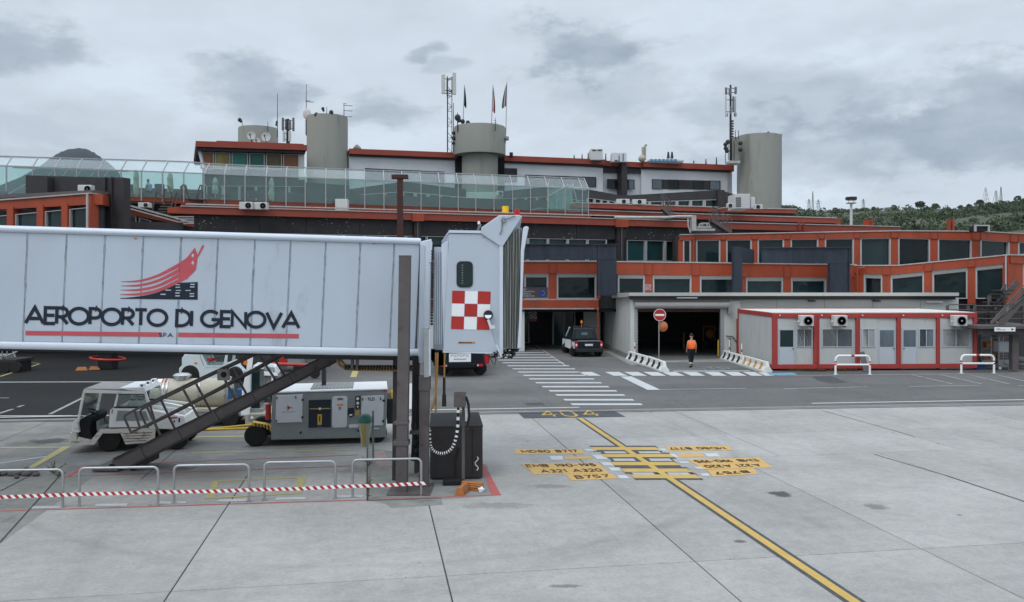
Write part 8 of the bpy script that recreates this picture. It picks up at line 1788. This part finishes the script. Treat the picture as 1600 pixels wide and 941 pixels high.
# hood and bellows
mb = MB(); hp = [(752,365.5),(752,356),(780.5,336.5),(812,336.5),(816,338.5),(786,385),(781.5,385)]; sC2.quad(mb, hp, -3.0, .06); mb.build('hood', m_bridge, br, bevel=.015)
mb = MB(); sC2.quad(mb, [(780.5,366),(786,384),(786,553),(780.5,552)], -.4, .05); mb.build('bellows_frame', m_bridge2, br)
nb = 13
for k in range(nb):
    x0, x1 = lerp(786,815.5,k/nb), lerp(786,815.5,(k+1)/nb); yt0, yt1 = max(356, lin(x0,786,385,808,356)), max(356, lin(x1,786,385,808,356)); xm = (x0+x1)/2
    mb = MB(); rr = .055 if k % 2 else .03; sh = -3.5*(k/nb)
    segs = 8; vs = []
    for j in range(segs+1):
        t = j/segs; y0_ = lerp(yt0, 545, t); y1_ = lerp(yt1, 545, t); wob = math.sin(k*1.7+t*5)*.6; c0_ = (x0+wob+sh*t, y0_); c1_ = (x1+math.sin((k+1)*1.7+t*5)*.6-3.5*((k+1)/nb)*t, y1_); cm = ((c0_[0]+c1_[0])/2, (y0_+y1_)/2)
        vs += [sC2.pt(c0_[0], c0_[1], -.06), sC2.pt(cm[0], cm[1], -.06+rr*2.2), sC2.pt(c1_[0], c1_[1], -.06), sC2.pt(cm[0], cm[1], -.35)]
    fs = []
    for j in range(segs):
        for m_ in range(4): fs.append([j*4+m_, j*4+(m_+1) % 4, (j+1)*4+(m_+1) % 4, (j+1)*4+m_])
    fs += [[3,2,1,0],[segs*4+i for i in range(4)]]; mb.add(vs, fs); mb.build('bellows_fold', m_bel, br, smooth=True)
mb = MB(); sC2.quad(mb, [(786,384),(815,357),(812,545),(786,545)], -3.0, -.35); mb.build('bellows_core', m_bel, br)
mb = MB(); sC2.quad(mb, [(817,357),(820,354.5),(825,354.5),(826,357),(819,392),(817,440),(814,544),(808.5,544),(811,500),(813,440),(813.5,392)], -3.1, .12); mb.build('bumper_strip', m_bridge2, br, bevel=.02)
def lens(px, py, w, h, m, dome, nm):
    c = sC2.pt(px, py+h/2, -.3); s = sC2.D(px)/F; mb = MB(); mb.lathe([(w*s/2*1.1,0),(w*s/2*1.1,.03),(w*s/2,.03),(w*s/2,h*s*(.9 if not dome else .6)),(w*s/2*.7 if dome else w*s/2*.97,h*s),(1e-5,h*s)], 18, c); mb.build(nm, m, br, smooth=True)
lens(789.5, 325.5, 10.5, 10, m_lampy, False, 'yellow_beacon'); lens(808, 331, 9.5, 12, m_lampred, True, 'red_beacon'); lens(747.5, 346.5, 4, 5, m_lampw, True, 'white_lamp')
mb = MB(); mb.tube(sC2.pt(747.5,349,-.3), sC2.pt(747,362,-.3), .02); mb.path([sC2.pt(745,362,-.1), sC2.pt(747,357,-.1), sC2.pt(750,354,-.1), sC2.pt(751,350,-.1)], .02, 5); mb.path([sC2.pt(787+3*math.cos(a),345+4*math.sin(a),.09) for a in [k*.6 for k in range(11)]], .012, 5); mb.path([sC2.pt(790,343,.09), sC2.pt(797,341,.09), sC2.pt(805,338,.09)], .012, 5); mb.path([sC2.pt(785,345,.09), sC2.pt(784,360,.09), sC2.pt(781,367,.09)], .012, 5); mb.build('cable_loops', m_seam, br)
# round mirror on its arm, cables and clutter under the cab
mb = MB(); c = sC2.pt(763,492,.12); mb.lathe([(.092,-.03),(.105,-.01),(.105,.05),(.06,.09),(1e-5,.10)],20,c,'y'); mr = mb.build('mirror_housing', m_blackp, br, smooth=True); mb = MB(); mb.lathe([(1e-5,-.03),(.076,-.03),(.076,-.020),(1e-5,-.020)],20,c,'y')
for v in mb.v: v.y += (v.z-c.z)*.3
mb.build('mirror_glass', mat('mirror_glass', (.8,.8,.82), .05, 1.0, .02, 2), mr)
mb = MB(); mb.bar(sC2.pt(763,499,.14), sC2.pt(768,514,.14), .07, .05); mb.bar(sC2.pt(769,508,.15), sC2.pt(770,513,.15), .11, .07); mb.build('mirror_bracket', m_gpu2, br); mb = MB(); mb.tube(sC2.pt(768,514,.12), sC2.pt(776,540,.10), .008, 5); mb.build('mirror_stay', m_alu, br)
mb = MB(); mb.bar(sC2.pt(776,538,.13), sC2.pt(784,557,.13), .07, .04); mb.build('support_arm', m_bridge2, br)
cb = MB(); rc = random.Random(9)
for k in range(16):
    x0 = rc.uniform(764,806); y0_ = rc.uniform(546,556); pts = [(x0,y0_)]
    for j in range(4): pts.append((pts[-1][0]+rc.uniform(-6,9), pts[-1][1]+rc.uniform(-4,6)))
    cb.path([sC2.pt(x,min(y,562),rc.uniform(-.4,.1)) for x,y in pts], rc.choice([.012,.02,.03]), 5)
for (x,y) in ((784,556),(787,552),(803,549),(808,546),(775,553)): cb.ball(sC2.pt(x,y,-.1), .05, 6, 5)
cb.path([sC2.pt(764,553,0), sC2.pt(769,566,0), sC2.pt(773,570,0), sC2.pt(775,562,0), sC2.pt(772,552,0)], .01, 5); cb.build('hanging_cables', m_blackp, br)
c = sC2.pt(761,570,-.1); mb = MB(); mb.lathe([(.035,0),(.06,.10),(.072,.17),(.075,.2),(1e-5,.22)], 14, c); mb.build('red_hanging_lamp', m_lampred, br, smooth=True)
mb = MB(); rc = random.Random(2)
for k in range(9): mb.box(*(lambda q: (q.x-.12,q.x+.1,q.y-.1,q.y+.15,q.z-.1,q.z+.08))(sC2.pt(rc.uniform(670,690), rc.uniform(552,566), -.3)))
mb.build('hinge_gear', m_black, br)
# columns, struts, unit box
col = root('bridge_support', 'brown grey steel support columns standing under and before the boarding bridge', 'support frame', (G(627,768).x, G(627,768).y, 0), 0, None, False)
def post(nm, m, xt, xb, w, yt, yb, D, dep, bevel=.008):
    mb = MB(); s = D/F; a = P(xb,yb,D); b = P(xt,yt,D); a.z = max(a.z, .005); hw = w*s/2
    mb.hexa([(a.x-hw,D,a.z),(a.x+hw,D,a.z),(a.x+hw,D+dep,a.z),(a.x-hw,D+dep,a.z)],[(b.x-hw,D,b.z),(b.x+hw,D,b.z),(b.x+hw,D+dep,b.z),(b.x-hw,D+dep,b.z)]); return mb.build(nm, m, col, bevel=bevel)
Dp = 17.75
post('column', m_brown, 632, 626.5, 17.5, 399, 772, Dp, .24); post('column_cap', m_brown, 632, 632, 18.2, 399, 401.5, Dp-.005, .25)
mb = MB(); q = G(636,765); mb.box(q.x-.36,q.x+.55,17.55,18.6,.004,.03); mb.build('base_plate', m_brown, col)
post('column', m_dbrown, 618, 616.5, 8, 556, 752, 18.9, .25)
post('collar', m_brown, 626, 626, 23, 660, 664, Dp-.02, .28); post('collar', m_brown, 626.3, 626.3, 24, 690, 697, Dp-.02, .3); 
post('lifting_tube', m_brown, 663, 661.5, 15, 588, 765, 18.2, .22); post('lifting_tube_sleeve', m_brown, 663, 662.7, 17.5, 588, 611, 18.18, .26); post('inner_ram', m_alu, 666, 666, 8, 512, 590, 18.15, .12); post('inner_ram_guide', m_bridge2, 671, 671, 3.5, 515, 588, 18.16, .08)
post('column', m_dbrown, 652, 650, 6, 556, 740, 19.2, .2); post('column', m_dbrown, 505, 505, 5, 555, 640, 24, .2)
mb = MB(); mb.box(P(641,0,18).x,P(654,0,18).x,17.85,18.1,P(0,677,18).z,P(0,673,18).z); mb.build('tie_bar', m_dbrown, col)
mb = MB(); rc = random.Random(12)
for k in range(7):
    x0 = rc.uniform(646,655); mb.path([P(x0,556,18.4), P(x0+rc.uniform(-3,3),620,18.4), P(x0+rc.uniform(-3,3),665,18.4), P(x0+rc.uniform(-4,6),720,18.5)], .028, 6)
for k in range(5): mb.ball(P(rc.uniform(648,658), 668+k*12, 18.3), .07, 6, 5)
mb.build('cable_bundle', m_black, col, smooth=True)
mb = MB(); mb.path([P(x,y,18.9) for x,y in ((528,551),(527,562),(531,571),(540,576),(556,577.5),(600,578),(645,578))], .035, 8); mb.path([P(x,y,18.95) for x,y in ((533,553),(533,563),(539,570.5),(556,572.5),(645,572.5))], .03, 8); mb.build('cable_chain', m_cable, col, smooth=True)
mb = MB()
for k in range(24): x = 540+k*4.4; q = P(x,575,18.85); mb.box(q.x-.014,q.x+.014,18.82,18.98,q.z-.045,q.z+.045)
mb.build('chain_links', m_black, col)
for x0, x1 in ((548,552),(555.5,559.5)): post('hanger', m_brown, (x0+x1)/2, (x0+x1)/2, x1-x0, 556, 578, 18.8, .1, 0)
# ochre cables hanging before the truck
hc = root('hanging_plug_cable', 'ochre cables and a black plug hanging beside the support columns', 'cable', P(682,640,18.2), 0, None, False)
mb = MB(); mb.path([P(x,y,18.2) for x,y in ((684,551),(682.5,590),(681,615),(677,632),(673,643))], .022, 7); mb.path([P(x,y,18.25) for x,y in ((681,551),(681,600),(681,645))], .022, 7); mb.build('cable', m_cable, hc, smooth=True)
mb = MB(); mb.path([P(x,y,18.3) for x,y in ((695,551),(694.5,575),(694,590))], .02, 7); mb.build('cable', m_cable, hc, smooth=True); mb = MB(); mb.path([P(694,590,18.3),P(694,617,18.3)], .03, 8); mb.tube(P(694,617,18.3),P(694,635,18.3),.045,10,.05); mb.build('plug', m_black, hc, smooth=True)
# dark unit box beside the columns
ub = root('dark_equipment_box', 'large dark brown steel equipment box right of the support columns', 'equipment box', (X(672,18.95),18.95,.005), TH*.55)
w_ = 1.20; mb = MB(); mb.box(.0,w_,0,2.0,.03,1.20); mb.build('body', m_dbrown, ub, bevel=.015); mb = MB(); mb.box(-.01,w_+.01,-.01,2.01,1.20,1.225); mb.build('lid', m_char, ub, bevel=.006)
mb = MB(); mb.box(w_-.25,w_-.23,-.006,.0,.1,1.15); mb.build('door_joint', m_black, ub)
mb = MB(); mb.path([(w_-.14+.04*math.sin(k*1.3),-.006,.2+k*.045) for k in range(8)], .012, 5); mb.build('scrawl', m_lampw, ub)
jp = root('junction_post', 'slim grey post with a box on top before the dark equipment box', 'post', (G(719,752).x,G(719,752).y,.005), 0, None, False); D = 18.55
mb = MB(); a = P(709.5,635.5,D); b = P(727.5,614,D); mb.box(a.x,b.x,D-.1,D+.15,a.z,b.z); mb.build('junction_box', m_brown, jp, bevel=.01); mb = MB(); a = P(721.5,752,D); b = P(726,636,D); mb.box(a.x,b.x,D,D+.08,.01,b.z); mb.build('pole', m_brown, jp)
mb = MB(); a = P(727,658,D); b = P(733,640,D); mb.box(a.x,b.x,D-.02,D+.05,a.z,b.z); mb.build('socket_box', m_gpu2, jp); mb = MB(); a = P(727,677,D); b = P(732,670,D); mb.box(a.x,b.x,D-.02,D+.05,a.z,b.z); mb.build('small_red_box', m_dred, jp)
mb = MB(); mb.path([P(x,y,D-.05) for x,y in ((728,620),(732,632),(733,650),(730,668))], .03, 7); mb.build('black_cable', m_black, jp, smooth=True); mb = MB(); mb.path([P(x,y,18.7) for x,y in ((716,700),(711,720),(712,745),(720,753))], .035, 7); mb.build('black_cable', m_black, jp, smooth=True)
ch = root('striped_cable', 'white marked black cable hanging in a loop before the dark equipment box', 'cable', P(692,708,18.4), 0, None, False); pts = qb([(671,672),(671.5,690),(675,702),(684,708),(694,708.5),(704,703),(711,690),(715,668),(716,637)], 6); P3 = [P(x,y,18.4) for x,y in pts]
mb = MB(); mb.path(P3, .028, 8); mb.build('cable', m_black, ch, smooth=True); mb = MB()
d_ = 0; k = 0
for i in range(len(P3)-1):
    if i % 2 == 0: q = P3[i].lerp(P3[i+1], .95); mb.tube(P3[i].lerp(P3[i+1], .1), q, .035, 7)
mb.build('white_marks', m_lampw, ch)
cb_ = root('black_mat_block', 'flat black rubber block at the foot of the dark equipment box', 'block', G(708,757,.005), .1); mb = MB(); mb.box(-.23,.23,-.12,.12,.0,.12); mb.build('block', m_black, cb_, bevel=.02)
for (x,y,a,lb_,s1_) in ((723,770,1.35,'orange brown grooved wheel chock standing nearest to the tape end',1.0),(738,765,-.35,'orange brown grooved wheel chock lying toward the red line',1.0)):
    q = G(x,y,.004); o = root('wheel_chock', lb_, 'wheel chock', q, a); L_ = .24
    mb = MB(); pr = [(-.10,0),(-.10,.05),(-.04,.17),(.04,.17),(.10,.05),(.10,0)]; mb.hexa([(-L_,y_,z_) for y_,z_ in pr],[(L_,y_,z_) for y_,z_ in pr]); mb.build('wedge', m_choc, o, bevel=.012)
    for k in range(3): mb = MB(); yy = -.09+k*.03; mb.hexa([(-L_*.98,-.1+k*.022,.055+k*.04),(L_*.98,-.1+k*.022,.055+k*.04),(L_*.98,-.106+k*.022,.062+k*.04),(-L_*.98,-.106+k*.022,.062+k*.04)],[(-L_*.98,-.08+k*.022,.055+k*.04),(L_*.98,-.08+k*.022,.055+k*.04),(L_*.98,-.086+k*.022,.068+k*.04),(-L_*.98,-.086+k*.022,.068+k*.04)]); mb.build('groove', m_black, o)
q = G(752,768,.004); o = root('crumpled_paper', 'small crumpled white paper beside the orange chocks', 'paper', q, .2); mb = MB(); mb.ball((0,0,.05), .07, 7, 5, (1.2,1,.7)); 
for v in mb.v: v += Vector((random.uniform(-.015,.015),)*3)
mb.build('paper', m_lampw, o)
# ------------------------------------------------------------------ service stairs
Ds = 19.8; ss = root('service_stairs', 'brown grey steel service stairs climbing to the right under the boarding bridge', 'stairs', (X(190,20),20.0,.0), 0, None, False)
ue = lambda x: lin(x,180,716,527,547); le = lambda x: lin(x,180,739,527,569); sw = .85
def sq_(nm, m, pts, D, dep, bevel=0): mb = MB(); a = [P(x,y,D) for x,y in pts]; mb.hexa(a, [q+Vector((0,dep,0)) for q in a]); return mb.build(nm, m, ss, bevel=bevel)
for kk, dd in enumerate((Ds, Ds+sw)):
    shx = 0
    base_pts = [(174,722),(178,716.5),(530,545.5),(548,553),(200,730),(187,733)]
    a = [P(x,y,Ds) for x,y in base_pts]; a = [Vector((q.x, dd, max(q.z,.03))) for q in a]; mb = MB(); mb.hexa(a, [q+Vector((0,.06,0)) for q in a]); st_ = mb.build('stringer', m_brown, ss)
    for f0, f1 in ((lambda x: lin(x,178,716.5,530,545.5), 1.5),):
        a = [P(x,y,Ds) for x,y in ((178,715.5),(530,544.5),(530,547.2),(178,718.2))]; a = [Vector((q.x,dd-.05,q.z)) for q in a]; mb = MB(); mb.hexa(a, [q+Vector((0,.16,0)) for q in a]); mb.build('stringer_flange', m_dbrown, ss)
        a = [P(x,y,Ds) for x,y in ((200,729),(548,552),(548,554.5),(202,731.5))]; a = [Vector((q.x,dd-.05,max(q.z,.02))) for q in a]; mb = MB(); mb.hexa(a, [q+Vector((0,.16,0)) for q in a]); mb.build('stringer_flange', m_dbrown, ss)
    # handrails with posts standing square to the flight
    tops = [(228,634),(285,607),(343.5,580),(402,551)]; bots = [(251,682),(310,653),(367,624),(430,594)]
    for (x0,y0_),(x1,y1_) in zip(tops,bots):
        a = P(x0,y0_,Ds); b = P(x1,y1_,Ds); a.y = b.y = dd+.02; mb = MB(); mb.bar(a, b, .045, .045, (0,1,0)); mb.build('rail_post', m_brown, ss)
    mb = MB(); L1 = [(204,676),(193.5,653),(195,649),(210,641),(305,595),(403,549.5)]; L2 = [(204,676),(240,659),(330,613),(440,553)]
    for L_ in (L1, L2): mb.path([Vector((P(x,y,Ds).x, dd+.02, P(x,y,Ds).z)) for x,y in L_], .028, 7)
    a = P(210,643,Ds); b = P(218,669,Ds); a.y = b.y = dd+.02; mb.bar(a, b, .04, .04, (0,1,0)); mb.build('handrail', m_brown, ss)
    for k in range(6):
        x = 215+k*58; 
        if kk == 0: a = [P(x_,y_,Ds) for x_,y_ in ((x,ue(x)-.5),(x+3,ue(x+3)-.5),(x+12,le(x+12)-1.5),(x+9,le(x+9)-1.5))]; a = [Vector((q.x,dd-.03,q.z)) for q in a]; mb = MB(); mb.hexa(a, [q+Vector((0,.03,0)) for q in a]); mb.build('stiffener', m_brown, ss)
for k in range(15):
    x = lerp(195,525,k/14); q = P(x, lin(x,180,724,527,556), Ds); mb = MB(); mb.box(q.x-.13,q.x+.13,Ds+.07,Ds+sw-.01,q.z-.02,q.z+.015); mb.build('step', m_dbrown, ss)
mb = MB(); q = P(165,733,Ds+.3); mb.box(q.x-.15,q.x+.45,Ds-.05,Ds+sw+.1,.02,.10); mb.build('foot_plate', m_brown, ss, bevel=.01)
mb = MB(); a = P(222,724,Ds); mb.box(a.x-.35,a.x+.05,Ds+.05,Ds+sw,.15,.34); mb.build('axle_box', m_dbrown, ss)
for yy in (Ds+.15, Ds+sw-.1): mb = MB(); mb.lathe([(1e-5,-.06),(.13,-.06),(.13,.06),(1e-5,.06)],16,(P(205,0,Ds).x,yy,.14),'y'); mb.build('wheel', m_tyre, ss)
for yy in (Ds+.15, Ds+sw-.1): mb = MB(); mb.lathe([(1e-5,-.05),(.08,-.05),(.08,.05),(1e-5,.05)],16,(P(168,0,Ds).x+.05,yy,.09),'y'); mb.build('castor', m_tyre, ss)
mb = MB(); a = P(527,549,Ds); mb.box(a.x-.2,a.x+1.0,Ds-.1,Ds+sw+.1,a.z-.12,a.z-.04); mb.build('landing', m_dbrown, ss)
a = P(347,586,Ds-.1); mb = MB(); mb.box(a.x-.14,a.x+.14,Ds-.05,Ds+.06,a.z-.14,a.z+.14); bx_ = mb.build('speaker_box', m_shut, ss, bevel=.02); mb = MB(); mb.lathe([(1e-5,-.01),(.07,-.012),(.07,0),(1e-5,0)],14,(a.x+.02,Ds-.05,a.z),'y'); mb.build('cone', m_black, bx_)
# ------------------------------------------------------------------ bin on a post, hoops, tape, weeds
D = 20.3; bp_ = G(583,718); o = root('litter_bin', 'ochre and pale litter bin with green lid on a thin post', 'litter bin', (bp_.x,bp_.y,.004), 0, None, False); D = bp_.y; s = D/F
mb = MB(); mb.tube((bp_.x,D,.0), P(583,642,D), .028, 8); mb.build('pole', m_gpu, o)
c = P(571,0,D-.12); cx0 = c.x; zt = P(0,658,D).z; zb = P(0,696,D).z
mb = MB(); rings = [(.085,0),(.105,.02),(.115,.30),(.15,.42),(.165,.58)]; zz = [zb, zb+.02, zb+.28, zb+.42, zt]
mb.lathe([(.001,zb)]+[(r_, z_) for (r_,_),z_ in zip(rings,zz)]+[(.001,zt)], 18, (cx0,D-.17,0)); mb.build('container', m_beige, o, smooth=True)
mb = MB(); mb.lathe([(.175,zt-.01),(.178,zt+.05),(.16,zt+.14),(.10,zt+.20),(.001,zt+.22)], 18, (cx0,D-.17,0)); mb.build('lid', m_green, o, smooth=True)
mb = MB(); a0, a1 = -2.05, -1.35
mb.lathe([(.118,zb+.05),(.122,zb+.28),(.156,zb+.42),(.170,zt-.03)], 6, (cx0,D-.172,0), a0=a0, a1=a1); mb.build('ochre_panel', m_ochre, o)
sm = [((-50,98),735,794,'leftmost silver hoop rail, cut by the picture edge'),((124,247),731,790.5,'second silver hoop rail from the left'),((272,389),727,785.5,'third silver hoop rail, before the faded yellow box'),((413,524),722,780.5,'fourth silver hoop rail, between the yellow box and the bin'),((551,658),718,776,'rightmost silver hoop rail, before the support columns')]
for (x0,x1),yt,yb,lbl in sm:
    D0 = H*F/(yb+1-HZ); D1 = H*F/(yb-1.5-HZ); a = Vector((X(x0,D0),D0,.004)); b = Vector((X(x1,D1),D1,.004)); z = P(0,yt,(D0+D1)/2).z; d = (b-a).normalized(); r = .10
    o = root('hoop_rail', lbl, 'hoop rail', a.lerp(b,.5), 0, 'silver hoop rails along the tape', False); up = Vector((0,0,1))
    pts = [a, a+up*(z-r)]+[a+d*r*(1-math.cos(t))+up*(z-r+r*math.sin(t)) for t in (.4,.8,1.2)]+[a+d*r+up*z, b-d*r+up*z]+[b-d*r*(1-math.sin(t))+up*(z-r+r*math.cos(t)) for t in (.4,.8,1.2)]+[b+up*(z-r), b]
    mb = MB(); mb.path(pts, .026, 10); mb.build('hoop_tube', m_alu, o, smooth=True)
    for q in (a,b): mb = MB(); mb.lathe([(.06,.0),(.06,.008),(.03,.01)],10,q); mb.build('foot_plate', m_alu, o)
tp_ = root('warning_tape', 'red and white striped warning tape tied along the hoop rails', 'tape', P(330,766,16.9), 0, None, False)
tpts = [(-60,779),(0,777),(98,773.5),(124,772.5),(180,771.2),(247,769.5),(272,768.8),(330,768),(389,765.8),(413,765),(468,764),(524,761),(551,760),(604,758.5),(658,755.6),(669,754.8)]
td = lambda x: lin(x,-60,16.45,669,17.3); tpl = [P(x,y,td(x)-.04) for x,y in tpts]
def along(d):
    for a, b in zip(tpl[:-1], tpl[1:]):
        L_ = (b-a).length
        if d <= L_: return a.lerp(b, d/L_)
        d -= L_
    return tpl[-1]
tot_ = sum((b-a).length for a, b in zip(tpl[:-1], tpl[1:])); pitch = .142; n = int(tot_/pitch); rmb = MB(); wmb = MB(); hw = .034
for k in range(n):
    for c_, mb in ((0, rmb), (1, wmb)):
        a = along((k+c_*.5)*pitch); b = along((k+c_*.5+.5)*pitch); sl = Vector((.03,0,0)); u = Vector((0,0,hw)); t0_ = Vector((0,.006,0)); w1 = math.sin(k*.35)*.01
        mb.hexa([a-u+sl, b-u+sl, b+u-sl, a+u-sl], [q+t0_ for q in (a-u+sl, b-u+sl, b+u-sl, a+u-sl)])
rmb.build('red_stripes', m_red, tp_); wmb.build('white_stripes', m_carw, tp_)
def weed(px, py, h, n, label, spread=.12, seed=1):
    q = G(px,py,.003); o = root('weed', label, 'weed', q, 0); r_ = random.Random(seed); mb = MB(); lf = MB()
    for k in range(n):
        a = r_.uniform(0,6.28); L_ = h*r_.uniform(.4,1); e = Vector((math.cos(a)*spread*r_.random(), math.sin(a)*spread*r_.random()*.6, L_)); m_ = e*.5+Vector((r_.uniform(-.03,.03),)*2+(0,)); mb.path([(0,0,0), m_, e], .004, 4)
        for j in range(6):
            c_ = e*r_.uniform(.15,1)+Vector((r_.uniform(-.03,.03), r_.uniform(-.03,.03), 0)); s_ = r_.uniform(.012,.03); i_ = len(lf.v); d = Vector((r_.uniform(-1,1),r_.uniform(-1,1),r_.uniform(-.5,1))).normalized()*s_; w = d.cross(Vector((0,1,.2))).normalized()*s_*.4; lf.v += [c_-d,c_+w,c_+d,c_-w]; lf.f.append([i_,i_+1,i_+2,i_+3]); lf.m.append(0)
    mb.build('stem', m_dry, o); lf.build('foliage', m_weed if seed % 2 else m_dry, o)
weed(575,782,.75,9,'tall thin weed at the hoop rail post below the bin',.10,1); weed(576,728,.25,8,'low green weed at the foot of the litter bin',.2,3); weed(84,740,.30,14,'dry bushy weed behind the leftmost hoop rail',.35,2); weed(92,745,.2,8,'small dry weed tuft beside the dry bushy one',.2,4)
q = G(12,742,.003); o = root('rubble_heap', 'low heap of dark rubble at the left edge behind the tape', 'rubble', q, 0); r_ = random.Random(8); mb = MB()
for k in range(26): mb.ball((r_.gauss(0,.4), r_.gauss(0,.2), .04), r_.uniform(.05,.12), 6, 4, (1.2,1,.6))
mb.build('stones', m_brown, o)
# handrail pipe run on the gallery ledge etc. is part of the terminal; nothing below is out of the frame
# ------------------------------------------------------------------ damp air between here and the hills
hz_ = MB(); hz_.box(-2600, 2600, -200, 5000, -2.2, 640)
M = bpy.data.materials.new('damp_air'); M.use_nodes = True; nt = M.node_tree; nt.nodes.clear(); out = nt.nodes.new('ShaderNodeOutputMaterial'); pv = nt.nodes.new('ShaderNodeVolumePrincipled')
pv.inputs['Color'].default_value = (.80,.88,1,1); pv.inputs['Density'].default_value = .00003; pv.inputs['Anisotropy'].default_value = .2; nt.links.new(pv.outputs[0], out.inputs['Volume'])
tag(hz_.build('haze', M), kind='stuff')
